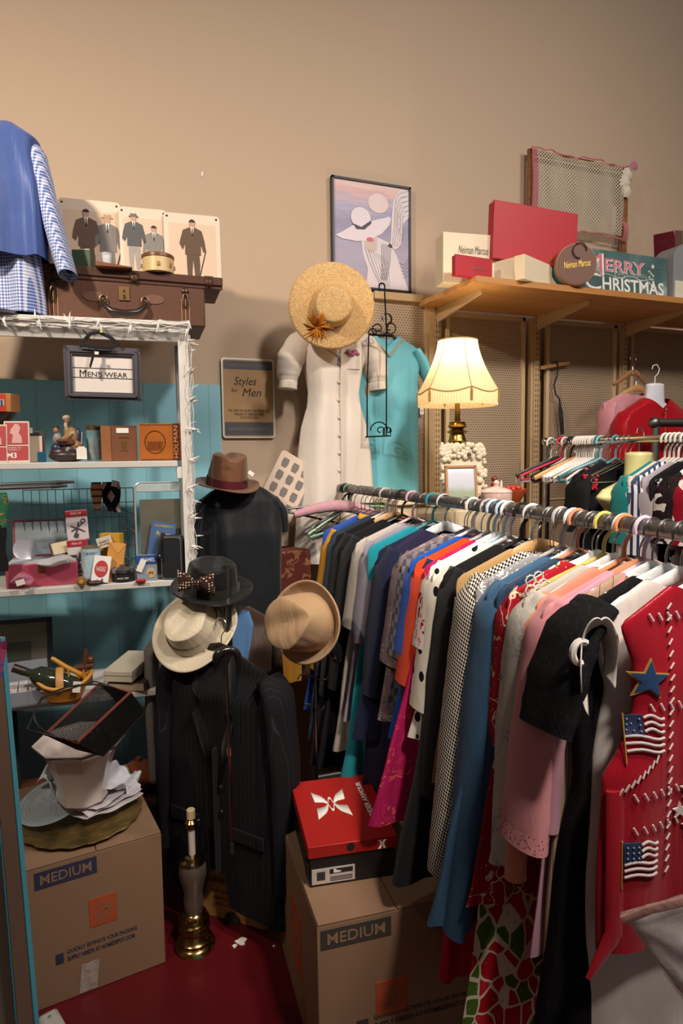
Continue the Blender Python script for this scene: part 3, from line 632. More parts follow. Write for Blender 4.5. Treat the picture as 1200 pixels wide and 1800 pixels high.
mb = MB(); mb.box((0, .006, H/2), (W-2*f+.004, .004, H-2*f+.004)); mb.build('card', P('#e8dfd8', .6, var=.03), mw)
text("M", W*.085, H*.13, INK, mw, (-W*.26, .0035, H*.50)); text("EN'S WEAR", W*.52, H*.095, INK, mw, (W*.06, .0035, H*.488), bold=.0)
mb = MB(); mb.box((0, .0035, H*.60), (W-2*f, .001, .0022)); mb.build('rule', INK, mw); mb = MB(); mb.box((0, .0035, H*.42), (W-2*f, .001, .0022)); mb.build('rule', INK, mw)
# bow tie on it
p = ul(172, 604, -.062); bt = thing('bow_tie', 'black bow tie with neck strap draped over the Men\'s Wear sign', 'bow tie', uw(p.x, -.062, p.z), AU)
bk = FAB('#2b2a2c', '#1b1a1c', 300)
mb = MB(); mb.tube([(-.045, 0, .004), (-.02, -.004, .03), (.005, .002, .036), (.04, 0, .02), (.062, 0, .002), (.04, -.002, -.012), (0, -.006, -.012), (-.04, -.002, -.006), (-.055, .002, -.008)], [(.002, .006)]*9, 8); mb.build('neck_strap', bk, bt)
mb = MB(); mb.tube([(-.01, -.008, -.012), (-.013, -.01, -.03), (-.018, -.01, -.05), (-.026, -.008, -.076)], [(.003, .007), (.003, .006), (.004, .011), (.003, .008)], 8); mb.build('tie_end', bk, bt)
mb = MB(); mb.tube([(-.02, -.006, .006), (-.033, -.01, .03), (-.042, -.01, .038)], .0025, 5); mb.build('strap_end', bk, bt); mb = MB(); mb.box((.012, -.004, .037), (.008, .006, .007)); mb.build('yellow_tab', P('#c8c93a', .5), bt); mb = MB(); mb.box((-.004, -.016, -.032), (.012, .002, .009)); mb.build('price_tag', WHT, bt)

# --- shelf 1 items
def plainbox(name, label, cat, x0, yt, x1, d, zs, dep, mat, rot=0, bev=.002, part='body'):
    t, W, H = it(name, label, cat, x0, yt, x1, d, zs, rot); mb = MB(); mb.box((0, dep/2, H/2), (W, dep, H)); mb.build(part, mat, t, bevel=bev); return t, W, H
t, W, H = it('oval_dish', 'dark pewter dish carrying the red tin at left edge', 'dish', -22, 728, 28, .10, zs1+.0); z_d = H
mb = MB(); mb.lathe([(0, 0), (W*.3, 0), (W*.28, H*.2), (W*.14, H*.4), (W*.14, H*.75), (W*.5, H), (W*.52, H+.004), (W*.1, H*.9), (0, H*.9)], 24); mb.build('pedestal_bowl', METAL('#5a5048', .4), t)
t, W, H = it('spice_tin', 'red and orange tin with blue label on the pewter dish', 'tin', -12, 693, 31, .10, zs1+z_d+.005, -18)
mb = MB(); mb.box((0, 0, H/2), (W*.85, .06, H)); mb.build('tin_body', P('#b97c45', .4), t, bevel=.002)
mb = MB(); mb.box((-W*.1, -.031, H*.5), (W*.62, .002, H*.94)); mb.m = 1; mb.box((-W*.1, -.0325, H*.5), (W*.5, .002, H*.34)); mb.m = 2; mb.box((-W*.16, -.034, H*.5), (W*.1, .002, H*.3)); mb.box((W*.06, -.034, H*.5), (W*.1, .002, H*.3)); mb.build('printed_label', [P('#c5351f', .5), P('#e6d6b4', .5), P('#2c4a8c', .5)], t)
for i, (x0, yt, x1, d, lb, rot) in enumerate(((4, 739, 49, .03, 'red M3 card with lady portrait leaning at front of top shelf', -3), (-24, 745, 10, .025, 'red picture card cut by the left edge of photo', 4))):
    t, W, H = it('picture_card', lb, 'card', x0, yt, x1, d, zs1, rot); t.rotation_euler = (Matrix.Rotation(AU, 3, 'Z') @ RX(-9)).to_euler()
    mb = MB(); mb.box((0, .004, H/2), (W, .012, H)); mb.build('card', P('#e2cfc0', .6), t, bevel=.001)
    mb = MB(); mb.box((0, -.003, H*.70), (W*.88, .002, H*.52)); mb.box((0, -.003, H*.23), (W*.88, .002, H*.34)); mb.build('printed_panel', P('#b23a3c', .55, var=.15), t)
    mb = MB(); mb.prism([(W*u, H*v) for u, v in ((-.2, .46), (.22, .46), (.2, .62), (.1, .70), (.16, .84), (.08, .92), (-.06, .93), (-.14, .86), (-.22, .80), (-.26, .70), (-.14, .66))], -.0056, -.004); mb.build('portrait', P('#d9a79c', .6), t)
    if i == 0: text('M3', W*.38, H*.13, WHT, t, (-W*.2, -.0045, H*.17), bold=.02); text('NORMAL FILE', W*.5, H*.03, WHT, t, (-W*.08, -.0045, H*.35)); text('CONTROL 12', W*.45, H*.03, WHT, t, (-W*.1, -.0045, H*.30))
t, W, H = it('open_booklet', 'cream booklet with dark back standing behind the red card', 'booklet', 44, 757, 78, .09, zs1)
mb = MB(); mb.box((0, .004, H/2), (W, .006, H), RX(-6)); mb.build('cover', P('#3a3436', .6), t); mb = MB(); mb.box((-.004, -.004, H*.42), (W*.86, .006, H*.82), RX(-6)); mb.build('pages', P('#d9c2ac', .7), t)
mb = MB(); mb.box((-.012, -.012, H*1.0), (.014, .002, .018)); mb.build('price_tag', WHT, t)
t, W, H = it('glass_cube', 'small blue faceted glass cube by the figurine', 'ornament', 65, 794, 83, .02, zs1, 20)
mb = MB(); mb.box((0, .01, H/2), (W*.8, W*.8, H)); mb.build('faceted_block', P('#2f6f94', .08, trans=.4), t, bevel=.004)
# figurine of seated old man and child
t, W, H = it('figurine', 'painted plaster figurine of seated bearded man and child', 'figurine', 81, 728, 149, .07, zs1)
def lump(mb, cs, n=10):
    for c, r in cs: mb.ball((c[0]*W, c[1]*W, c[2]*H), (r[0]*W, r[1]*W, r[2]*H), n)
mb = MB(); lump(mb, [((0, 0, .13), (.5, .32, .14)), ((.12, .02, .24), (.34, .25, .16)), ((-.2, -.02, .2), (.26, .22, .1))]); mb.build('rock_base', P('#3b302c', .35), t)
mb = MB(); lump(mb, [((.12, 0, .52), (.19, .16, .22)), ((.20, -.02, .34), (.2, .2, .12)), ((-.02, -.12, .42), (.2, .09, .08)), ((.02, -.1, .62), (.08, .07, .13))]); mb.tube([(.12*W, -.1*W, .6*H), (0, -.2*W, .5*H), (-.1*W, -.2*W, .45*H)], [.012, .010, .008], 8); mb.build('mans_coat', P('#9a7a4c', .35), t)
mb = MB(); lump(mb, [((.30, .03, .5), (.08, .1, .22))]); mb.build('mans_cape', P('#232f55', .35), t)
mb = MB(); lump(mb, [((-.26, -.04, .28), (.16, .12, .12))]); mb.build('childs_trousers', P('#232f55', .35), t)
mb = MB(); lump(mb, [((.04, -.02, .84), (.085, .085, .085)), ((-.27, -.02, .66), (.075, .075, .07))]); mb.build('heads', P('#a87458', .35), t)
mb = MB(); lump(mb, [((.02, -.0, .92), (.11, .11, .065)), ((.0, -.09, .76), (.05, .04, .07))]); mb.build('mans_beard', P('#cfc3b0', .5), t)
mb = MB(); lump(mb, [((-.27, .02, .72), (.085, .085, .05))]); mb.build('childs_hair', P('#3a2820', .5), t)
mb = MB(); lump(mb, [((-.24, 0, .48), (.13, .12, .14))]); mb.build('childs_shirt', P('#8a8a86', .4), t)
mb = MB(); lump(mb, [((-.02, -.2, .44), (.24, .1, .05)), ((.1, -.2, .4), (.14, .08, .06))]); mb.build('fishing_net', P('#5e2f28', .6), t)
mb = MB(); lump(mb, [((-.2, -.22, .22), (.05, .06, .04)), ((.02, -.22, .24), (.05, .06, .04))]); mb.build('boots', P('#8f8b86', .4), t)
mb = MB(); mb.tube([(.42*W, -.18*W, .62*H), (.40*W, -.3*W, .38*H)], .0008, 4); mb.prism([(.40*W+u, .13*H+v) for u, v in ((-.016, -.012), (.016, -.012), (.016, .022), (.008, .03), (-.008, .03), (-.016, .022))], -.34*W, -.33*W); mb.build('hanging_tag', WHT, t)
# jar
t, W, H = it('glass_jar', 'small glass jar of brown powder with tin lid behind brown box', 'jar', 150, 747, 176, .12, zs1)
MB().lathe([(0, .001), (W*.48, .001), (W*.5, .006), (W*.5, H*.8), (W*.44, H*.88), (W*.43, H*.88), (W*.48, H*.8), (W*.48, .008), (0, .004)], 20).build('glass_wall', CLEAR('#9cc4cc', .35), t)
MB().lathe([(0, .006), (W*.46, .006), (W*.46, H*.6), (0, H*.6)], 18).build('contents', P('#a87b58', .9), t)
MB().lathe([(0, H*.86), (W*.48, H*.86), (W*.48, H*.98), (0, H)], 20).build('lid', METAL('#b99a6c', .3), t)
t, W, H = plainbox('wooden_box', 'plain brown book-shaped box with white sticker on top shelf', 'box', 176, 748, 240, .05, zs1, .085, P('#7c4a30', .5), 3)
mb = MB(); mb.box((-W*.36, -.001, H/2), (W*.26, .004, H*.98)); mb.build('spine_strip', P('#9a6238', .5), t)
mb = MB(); mb.box((W*.1, -.002, H*.86), (W*.34, .002, H*.14)); mb.build('price_sticker', WHT, t)
mb = MB(); mb.prism([(W*.13+u, H*.45+v) for u, v in ((-.008, .015), (.008, .015), (.007, 0), (.002, -.012), (-.002, -.012), (-.007, 0))], -.002, -.001); mb.build('gilt_crest', GOLD, t); text('HOPKINS', W*.3, .006, GOLD, t, (W*.13, -.0008, H*.66)); text('1912', W*.2, .005, GOLD, t, (W*.13, -.0008, H*.30))
t, W, H = plainbox('bible_box', 'orange tooled-leather book box with Holman on its end', 'box', 243, 744, 317, .035, zs1, .085, P('#b8671e', .4, var=.4), -4)
mb = MB(); mb.box((W*.38, -.0015, H/2), (W*.14, .004, H*.99)); mb.build('spine_label', P('#5e1c18', .5), t); text('HOLMAN', H*.86, W*.11, P('#d49a5a', .5), t, (W*.38, -.004, H*.5), rot=RY(-90))
mb = MB(); mb.tube([(-W*.12+W*.24*math.cos(a), -.001, H*.5+H*.3*math.sin(a)) for a in [i*PI/12 for i in range(24)]], .0016, 4, closed=True)
for i in range(9): mb.tube([(-W*.3+W*.04*i, -.001, H*(.28+.0*i)), (-W*.28+W*.04*i, -.001, H*(.45+.04*math.sin(i*2))), (-W*.3+W*.045*i, -.001, H*.52)], .0014, 4)
for i in range(14): mb.ball((-W*.44+W*.055*i, -.0, H*.03), (.003, .002, .004), 4); mb.ball((-W*.44+W*.055*i, -.0, H*.96), (.003, .002, .003), 4)
mb.build('tooled_ornament', P('#6e3208', .45), t)

# --- shelf 2 items
CH2 = METAL('#b9bcc0', .2)
p0, p1 = ul(-30, 853, -.01), ul(132, 850, .03)
for k, (dz, lb) in enumerate(((0, 'chrome curtain rod lying above the wire grid, upper one'), (-.012, 'chrome curtain rod lying above the wire grid, lower one'))):
    t = thing('chrome_rod', lb, 'rod', uw(p0.x, -.005-.012*k, p0.z+dz), AU); L = p1.x-p0.x-.02*k
    MB().tube([(0, 0, 0), (L*.8, .01, .003)], .0065, 10).build('tube', CH2, t); MB().tube([(L*.8, .01, .003), (L, .014, .004)], [.007, .004], 8).build('tip', P('#2a2a2c', .4), t)
# wire grid
a = ul(40, 862, .2); b = ul(234, 862, .2); t = thing('wire_grid', 'thin chrome wire grid panel standing at the back of middle shelf', 'wire grid', uw((a.x+b.x)/2, .2, zs2), AU); W = b.x-a.x; H = a.z-zs2
mb = MB(); mb.tube([(-W/2, 0, .004), (W/2, 0, .004), (W/2, 0, H), (-W/2, 0, H)], .0028, 6, closed=True); mb.build('border_wire', CH2, t)
mb = MB()
for i in range(1, 14): mb.tube([(-W/2+W*i/14, 0, .004), (-W/2+W*i/14, 0, H)], .0014, 5)
for i in range(1, 6): mb.tube([(-W/2, .002, H*i/6), (W/2, .002, H*i/6)], .0014, 5)
mb.build('grid_wires', METAL('#7d8b8c', .3), t)
# wire divider rack in front (ladder)
a = ul(215, 930, .12); mb = MB(); x0 = ul(236, 900, .03).x
ra = thing('file_rack', 'white rimmed oven-style rack frame standing upright beside black pouch', 'rack', uw(0, 0, 0), AU)
A = ul(236, 850, .05); B = ul(320, 850, .05); W = B.x-A.x; H = A.z-zs2; cx = (A.x+B.x)/2
mb = MB(); mb.tube([(x+cx, .05, z) for x, z in rrect(W, H, .022, zs2+.002)], .0032, 6, closed=True); mb.build('rim_wire', P('#cfd2d0', .3, .4), ra)
mb = MB(); mb.box((cx, .052, zs2+H-.016), (W-.01, .006, .028)); mb.build('top_rail', P('#b7c6c8', .4), ra, bevel=.002)
mb = MB()
for i in range(4): mb.tube([(cx-W/2, .05, zs2+H*(.16+.17*i)), (cx-W/2-.05, .14, zs2+H*(.22+.17*i))], .0022, 5)
mb.build('side_wires', CH2, ra)
mb = MB(); mb.box((cx+.003, .062, zs2+H*.43), (W-.022, .004, H*.8)); mb.build('smoky_panel', P('#4f5850', .15, coat=.3, var=.6, c2='#8c7a66'), ra)
# socks
p = ul(188, 850, .185); t = thing('argyle_socks', 'black and pink argyle socks hung over the wire grid', 'socks', uw(p.x, .185, p.z), AU)
def sock(x0, mats, sx, L, name):
    mb = MB()
    def f(u, v):
        s = v*L; w_ = .016+.004*math.sin(v*5); bend = .012*max(0, v-.7)*3
        return (x0+sx*bend+w_*math.cos(2*PI*u), -.006+.007*math.sin(2*PI*u), .006-s)
    mb.grid(f, 16, 14, cu=True); mb.build(name, mats, t)
    return
def argyle():
    t_ = NT('argyle', .9); o = t_.xyz(t_.co((38, 38, 22), (0, .0, 0))); a_ = t_.math('FLOOR', t_.math('ADD', o[0], o[2])); b_ = t_.math('FLOOR', t_.math('SUBTRACT', o[0], o[2]))
    f = t_.math('MULTIPLY', t_.math('PINGPONG', a_, 1.0), t_.math('PINGPONG', b_, 1.0)); return cloth_finish(t_, t_.mix(f, '#1b1d28', '#cfaab0'))
sock(-.036, STRIPE('#cfa37c', '#7c3430', 42, .3, 2), 0, .10, 'striped_sock'); sock(.0, argyle(), 1, .105, 'argyle_sock'); sock(.026, argyle(), .6, .11, 'argyle_sock')
mb = MB(); mb.box((.026, -.016, .0), (.02, .002, .022), RY(15)); mb.build('price_tag', WHT, t)
# multicolour scarf at left edge + black pouch beneath
p = ul(4, 866, -.03); t = thing('flower_scarf', 'multicoloured floral scarf hanging at left edge of shelves', 'scarf', uw(p.x, -.03, p.z), AU)
mb = MB(); mb.grid(lambda u, v: (-.01+(.022+.006*math.sin(v*4))*math.cos(2*PI*u), (.012+.004*math.sin(5*u*PI))*math.sin(2*PI*u), -.11*v), 20, 12, cu=True); mb.build('knotted_cloth', FLORAL('#2e6b4a', ['#d88b2c', '#4aa08a', '#c94f3c', '#e2c860'], 60, .5), t)
mb = MB(); mb.grid(lambda u, v: (-.016+(.02+.003*math.sin(v*9))*math.cos(2*PI*u), .012*math.sin(2*PI*u), -.10-.15*v), 16, 10, cu=True); mb.build('black_tail', FAB('#1e1c20'), t)
# pink jewellery case
t, W, H = it('jewellery_case', 'pink jewellery case standing open with mirror lid', 'case', 9, 1000, 136, .03, zs2, 2); pk = P('#b34b62', .35, coat=.3); D = .15; H = ul(70, 990, .03).z-zs2
mb = MB(); mb.box((0, D/2, H/2), (W, D, H)); mb.build('tray', pk, t, bevel=.004)
mb = MB(); mb.box((0, D/2, H+.001), (W-.012, D-.012, .004)); mb.build('lining', P('#c8ccd2', .5), t)
zl = ul(70, 912, .18).z-zs2-H
mb = MB(Matrix.Translation((.0, D, H)) @ Matrix.Rotation(math.radians(-14), 4, 'X')); mb.box((0, .01, zl/2), (W*.98, .02, zl)); mb.m = 1; mb.box((0, -.001, zl/2), (W*.9, .003, zl*.88)); mb.build('lid', [P('#9c3e50', .4), P('#a9b6bd', .25, .3)], t, bevel=.002)
mb = MB(); mb.box((-.0, -.003, H*.75), (.022, .005, .016)); mb.build('clasp', METAL('#b38c3c', .35), t)
mb = MB(Matrix.Translation((-W*.27, D*.70, H+.036)) @ Matrix.Rotation(math.radians(78), 4, 'X')); mb.lathe([(0, 0), (.026, .001), (.038, .005), (.039, .007), (.026, .003), (0, .002)], 28); o = mb.build('silver_saucer', P('#c4c3d2', .3, .35), None); o.location = t.location; o.rotation_euler = t.rotation_euler; tag(o, 'round silver saucer propped in the pink jewellery case', 'saucer')
p = Vector(t.location); loc = p+UX*(W*.30)+UY*.06+Vector((0, 0, H+.002)); sc_ = thing('spectacle_case', 'small open brown case with cream lining inside pink case', 'case', loc, AU+.3)
mb = MB(); mb.box((0, 0, .006), (.075, .03, .012)); mb.build('case_base', P('#3a2a20', .5), sc_, bevel=.002); mb = MB(Matrix.Translation((0, .012, .012)) @ Matrix.Rotation(math.radians(-20), 4, 'X') @ Matrix.Rotation(math.radians(-8), 4, 'Y')); mb.box((0, .004, .026), (.078, .006, .052)); mb.m = 1; mb.box((0, -.001, .026), (.066, .004, .042)); mb.build('case_lid', [P('#3a2a20', .5), P('#d8c7a4', .6)], sc_, bevel=.002)
def bag(name, label, x0, y0, x1, y1, d, seed, mat, cx_=1):
    A = ul(x0, y1, d); B = ul(x1, y0, d); r2 = random.Random(seed); ph = [r2.uniform(0, 6) for _ in range(6)]
    t = thing(name, label, 'plastic bag', uw(A.x, d, A.z), AU); W = B.x-A.x; H = B.z-A.z; mb = MB()
    def f(u, v):
        a = 2*PI*u; q = math.sin(PI*min(.999, max(.001, v)))**.5
        return (W*(.02+.96*v), (.022+.006*math.sin(3*a+ph[0]+v*5))*math.cos(a)*q, H*(.5+(.42+.08*math.sin(4*a+ph[1]))*math.sin(a)*q*(.55+.45*v)+.10*math.sin(v*7+ph[2])))
    mb.grid(f, 20, 22, cu=True); mb.build('clear_film', mat, t); return t, W, H
bag('plastic_bag', 'clear plastic bag lying over the pink case', 55, 972, 132, 1000, .005, 4, CLEAR('#cfd2d6', .55))
t, W, H = bag('plastic_bag', 'small pink plastic bag with white tag at front of middle shelf', 17, 1002, 60, 1034, -.005, 5, CLEAR('#d68ba0', .6))
mb = MB(); mb.box((W*.5, -.03, H*.4), (.026, .002, .018), RY(-14)); mb.build('white_tag', WHT, t)
# scissors cards
def card(lb, x0, yt, x1, yb, d, rot):
    z0 = ul(x0, yb, d).z; loc, W, H = sp(x0, yt, x1, d, z0)
    t = thing('tool_card', lb, 'card', loc, Matrix.Rotation(AU, 3, 'Z') @ RY(rot)); mb = MB(); mb.box((0, 0, H/2), (W, .006, H)); mb.build('card', P('#d8cfd0', .6), t, bevel=.0005)
    mb = MB(); mb.box((0, -.0035, H*.90), (W, .002, H*.19)); mb.build('header', P('#a82434', .5), t); mb = MB(); mb.box((0, -.0035, H*.03), (W, .002, H*.06)); mb.build('footer', P('#a82434', .5), t)
    mb = MB(); G = P('#54505a', .4)
    mb.tube([(-W*.3, -.005, H*.52), (W*.05, -.006, H*.42), (W*.34, -.005, H*.30)], .0022, 5); mb.tube([(-W*.28, -.005, H*.34), (W*.0, -.006, H*.46), (W*.3, -.005, H*.60)], .0022, 5); mb.tube([(-W*.1, -.005, H*.22), (W*.1, -.006, H*.62)], .0028, 5)
    mb.tube([(W*.3+.007*math.cos(a), -.006, H*.66+.007*math.sin(a)) for a in [i*PI/5 for i in range(10)]], .0016, 5, closed=True); mb.box((-W*.08, -.005, H*.2), (.014, .003, .014), RY(20)); mb.build('printed_tools', G, t)
    text('FIX-IT', W*.5, .007, WHT, t, (0, -.0048, H*.90))
card('red and white card of small tools leaning on wire grid, upper one', 117, 897, 155, 952, .12, -3)
card('red and white card of small tools leaning on wire grid, lower one', 120, 949, 156, 1008, .09, -3)
# tin can
t, W, H = it('tin_can', 'pale blue labelled tin can on the middle shelf', 'can', 142, 960, 176, .06, zs2)
MB().lathe([(0, 0), (W/2, 0), (W/2, H), (W/2-.002, H), (W/2-.002, H-.006), (0, H-.006)], 28).build('can_body', P('#9a8a78', .35, .5), t)
mb = MB()
mb.lathe([(W/2+.0006, H*.08), (W/2+.0006, H*.95)], 28); mb.v = mb.v; mb.build('paper_label', FLORAL('#a8c6d2', ['#c79a8a', '#e6dcc8', '#7fa6b8', '#d9b48c'], 75, .5), t)
text('MAXAM', W*.7, .008, P('#3b5d8a', .5), t, (0, -W/2-.002, H*.84))
# cigarette packs etc
t, W, H = it('cigarette_pack', 'white cigarette pack with round red emblem', 'cigarette pack', 157, 977, 188, -.0, zs2+.008); t.rotation_euler = (Matrix.Rotation(AU, 3, 'Z') @ RX(-16) @ RY(9)).to_euler()
mb = MB(); mb.box((0, .01, H/2), (W, .022, H)); mb.build('carton', P('#e5e0dc', .45, var=.03), t, bevel=.001); mb = MB(); mb.prism(ell(0, H*.5, W*.38, H*.32, 24), -.0025, -.001); mb.build('emblem', P('#b5262e', .5), t); text('LUCKY', W*.55, .009, WHT, t, (0, -.0027, H*.53)); text('STRIKE', W*.5, .006, WHT, t, (0, -.0027, H*.44))
t, W, H = it('yellow_envelope', 'yellow paper packet leaning behind the white cigarette pack', 'packet', 178, 954, 209, .035, zs2, 0); t.rotation_euler = (Matrix.Rotation(AU, 3, 'Z') @ RX(-8) @ RY(10)).to_euler()
mb = MB(); mb.box((0, .006, H/2), (W, .012, H)); mb.build('paper', P('#c98b3c', .6), t, bevel=.002); mb = MB(); mb.prism([(-W/2, H), (W/2, H), (W*.1, H*.72)], -.002, -.0005); mb.build('flap', P('#d79a4c', .6), t)
t, W, H = it('film_box', 'bright yellow tall box at back of middle shelf', 'box', 176, 937, 216, .10, zs2, -30)
mb = MB(); mb.box((0, .0, H/2), (W, .03, H)); mb.build('carton', P('#cf9f2e', .55), t, bevel=.001); mb = MB(); mb.box((0, -.016, H*.8), (W*.7, .002, .008)); mb.build('printed_line', P('#8c4f1c', .6), t)
t, W, H = it('playing_card_box', 'small cream printed box resting on the yellow packet', 'box', 172, 944, 199, .06, ul(186, 962, .06).z, 0); t.rotation_euler = (Matrix.Rotation(AU, 3, 'Z') @ RY(-14)).to_euler()
mb = MB(); mb.box((0, .01, H/2), (W, .02, H)); mb.build('carton', P('#d8cdb8', .6), t, bevel=.001); text('SAFETY', W*.7, .006, P('#35506a', .6), t, (0, -.0015, H*.6)); text('BLADES', W*.6, .005, P('#a23a30', .6), t, (0, -.0015, H*.35))
t, W, H = it('silver_tin', 'round silver-lidded shallow tin with black sides', 'tin', 193, 994, 237, .01, zs2)
MB().lathe([(0, 0), (W*.46, 0), (W*.46, H*.55), (0, H*.55)], 28, (0, W*.4, 0)).build('tin_body', P('#27262a', .3), t)
MB().lathe([(W*.5, H*.55), (W*.5, H*.72), (W*.36, H*.9), (W*.34, H*.8), (W*.16, H*.82), (.14*W, H), (0, H)], 28, (0, W*.4, 0)).build('lid', METAL('#c4c4c8', .22), t); text('SINCE 1899', W*.45, .006, WHT, t, (0, -W*.065, H*.25))
t, W, H = it('cigarette_pack', 'blue and silver cigarette pack with camel picture and white tag', 'cigarette pack', 239, 976, 275, .01, zs2, -4)
mb = MB(); mb.box((0, .011, H/2), (W, .022, H)); mb.build('carton', P('#8f9aac', .4, var=.2), t, bevel=.001); mb = MB(); mb.box((0, -.001, H*.83), (W, .002, H*.33)); mb.build('blue_band', P('#24509a', .5), t); text('CAMEL', W*.66, H*.15, P('#d8d8e2', .5), t, (W*.1, -.0025, H*.83), bold=.02)
mb = MB(); mb.prism(ell(W*.2, H*.32, W*.22, H*.2, 20), -.002, -.0005); mb.m = 1; mb.prism([(W*.2+W*u*.36, H*.32+H*v*.3) for u, v in ((-.4, -.3), (-.34, 0), (-.1, .22), (.02, .05), (.16, .22), (.3, .02), (.42, .3), (.34, -.05), (.26, -.35), (.18, -.1), (-.2, -.1), (-.28, -.35))], -.003, -.002); mb.build('camel_emblem', [P('#c9b58a', .5), P('#8c5a34', .5)], t)
mb = MB(); mb.box((-W*.26, -.006, H*.62), (.02, .0015, .045), RY(24)); mb.build('price_tag', WHT, t)
t, W, H = it('blue_booklet', 'blue and yellow booklet propped inside the upright rack', 'booklet', 249, 918, 304, .035, ul(270, 985, .035).z, 0); t.rotation_euler = (Matrix.Rotation(AU, 3, 'Z') @ RX(-3) @ RY(10)).to_euler()
mb = MB(); mb.box((0, 0, H/2), (W*.8, .006, H)); mb.build('cover', P('#44679a', .6, var=.3), t); text("GUMBERTS", W*.6, .008, P('#d9c45a', .5), t, (0, -.004, H*.90)); text('Package', W*.48, .019, P('#d9c45a', .5), t, (W*.04, -.004, H*.68), bold=.02)
mb = MB(); mb.prism([(-W*.38, 0), (W*.1, 0), (W*.38, H*.4), (W*.38, H*.18), (W*.2, 0)], -.0045, -.003); mb.build('yellow_map', P('#d8b36a', .6), t)
# black pouch
t, W, H = it('camera_pouch', 'black leather pouch with snapped flap at right end of middle shelf', 'pouch', 279, 938, 320, .0, zs2, -14); lk = P('#1f2429', .4, coat=.2)
mb = MB(); mb.prism([(x, z) for x, z in rrect(W*.95, H*.96, .016)], .0, .045); mb.build('pouch_body', lk, t, bevel=.005)
mb = MB(); mb.tube([(-W*.3, .03, H*.93), (-W*.36, .0, H*.99), (-W*.46, -.012, H*.8), (-W*.46, -.014, H*.5)], [(.004, .013)]*4, 8, up=(0, 1, 0)); mb.build('flap', lk, t); mb = MB(); mb.ball((-W*.46, -.02, H*.54), (.004, .003, .004), 6); mb.build('snap', CH2, t)
mb = MB(); mb.tube([(x, -.003, z) for x, z in rrect(W*.86, H*.88, .014, H*.03)], .0007, 4, closed=True); mb.build('stitching', P('#8a9098', .7), t)
# small bits
t, W, H = it('red_lighter', 'small red plastic cylinder lying before blue cigarette pack', 'capsule', 238, 1012, 256, -.01, zs2); t.name = 'red_capsule'
mb = MB(); mb.tube([(-W/2, 0, .006), (W/2, 0, .006)], .006, 10); mb.build('tube', P('#b4242c', .35), t)
t, W, H = it('hair_brush', 'small oval brown brush at the shelf front', 'brush', 148, 1011, 184, -.0, zs2)
MB().ball((0, .01, .008), (W/2, .022, .008), 12).build('brush_back', P('#4c2f24', .4), t); mb = MB()
for i in range(40): x = rr.uniform(-.4, .4)*W; y = rr.uniform(-.5, .5)*.03; mb.tube([(x, .01+y, .012), (x*1.05, .01+y, .02)], .0007, 3)
mb.build('bristles', P('#241a16', .8), t)
t, W, H = it('thread_reel', 'small round wooden reel beside the blue can', 'reel', 133, 1001, 152, -.005, zs2); rw = W/2
MB().lathe([(rw*.5, 0), (rw, .003), (rw, .012), (rw*.5, .015)], 20, (0, 0, rw), rot=RX(90)).build('rim', P('#8f6234', .45), t); MB().lathe([(0, .0), (rw*.45, .0), (rw*.45, .017), (0, .018)], 14, (0, 0, rw), rot=RX(90)).build('hub', P('#c49a4c', .4), t)

# --- shelf 3 items
gr = P('#8d939c', .5)
a = ul(4, 1093, .24); b = ul(88, 1093, .24); t = thing('framed_picture', 'picture in dark blue-black frame standing at the back of lower shelf', 'picture', uw((a.x+b.x)/2-.02, .22, zs3), Matrix.Rotation(AU, 3, 'Z') @ RX(-8)); W = b.x-a.x+.05; H = a.z-zs3+.005; f = .016
mb = MB(); mb.box((-W/2+f/2, 0, H/2), (f, .018, H)); mb.box((W/2-f/2, 0, H/2), (f, .018, H)); mb.box((0, 0, H-f/2), (W, .018, f)); mb.box((0, 0, f/2), (W, .018, f)); mb.build('frame', P('#1f2a36', .4), t, bevel=.002)
mb = MB(); mb.box((0, .002, H/2), (W-2*f, .006, H-2*f)); mb.m = 1; mb.box((-.02, -.0015, H*.42), (W*.5, .001, H*.45)); mb.build('mat_board', [P('#7d7668', .6), P('#4f5548', .6)], t)
t, W, H = it('domino_tray', 'grey tray of white dominoes on the lower shelf', 'game', -6, 1211, 84, -.03, zs3, 8); D = .14
mb = MB(); mb.box((0, D/2, .003), (W, D, .006)); mb.box((0, .003, H*.42), (W, .006, H*.8)); mb.box((W/2-.003, D/2, H*.42), (.006, D, H*.8)); mb.box((-W/2+.003, D/2, H*.42), (.006, D, H*.8)); mb.build('tray', gr, t, bevel=.001)
mb = MB(Matrix.Translation((0, D, 0)) @ Matrix.Rotation(math.radians(-12), 4, 'X')); mb.box((0, .003, H*.9), (W, .006, H*1.8)); mb.build('lid', P('#858b96', .5), t, bevel=.001)
mb = MB(); mt_ = MB()
for i in range(5):
    for j in range(4):
        x = -W*.4+W*.2*i; y = .02+.03*j; mb.box((x, y, H*.72), (W*.18, .027, .012))
        for k in range(R.randint(2, 5)): mt_.ball((x+R.uniform(-.3, .3)*W*.16, y+R.uniform(-.008, .008), H*.72+.006), (.0016, .0016, .0008), 4)
mb.build('dominoes', P('#dedad6', .3), t, bevel=.0015); mt_.build('pips', P('#b0304a', .4), t)
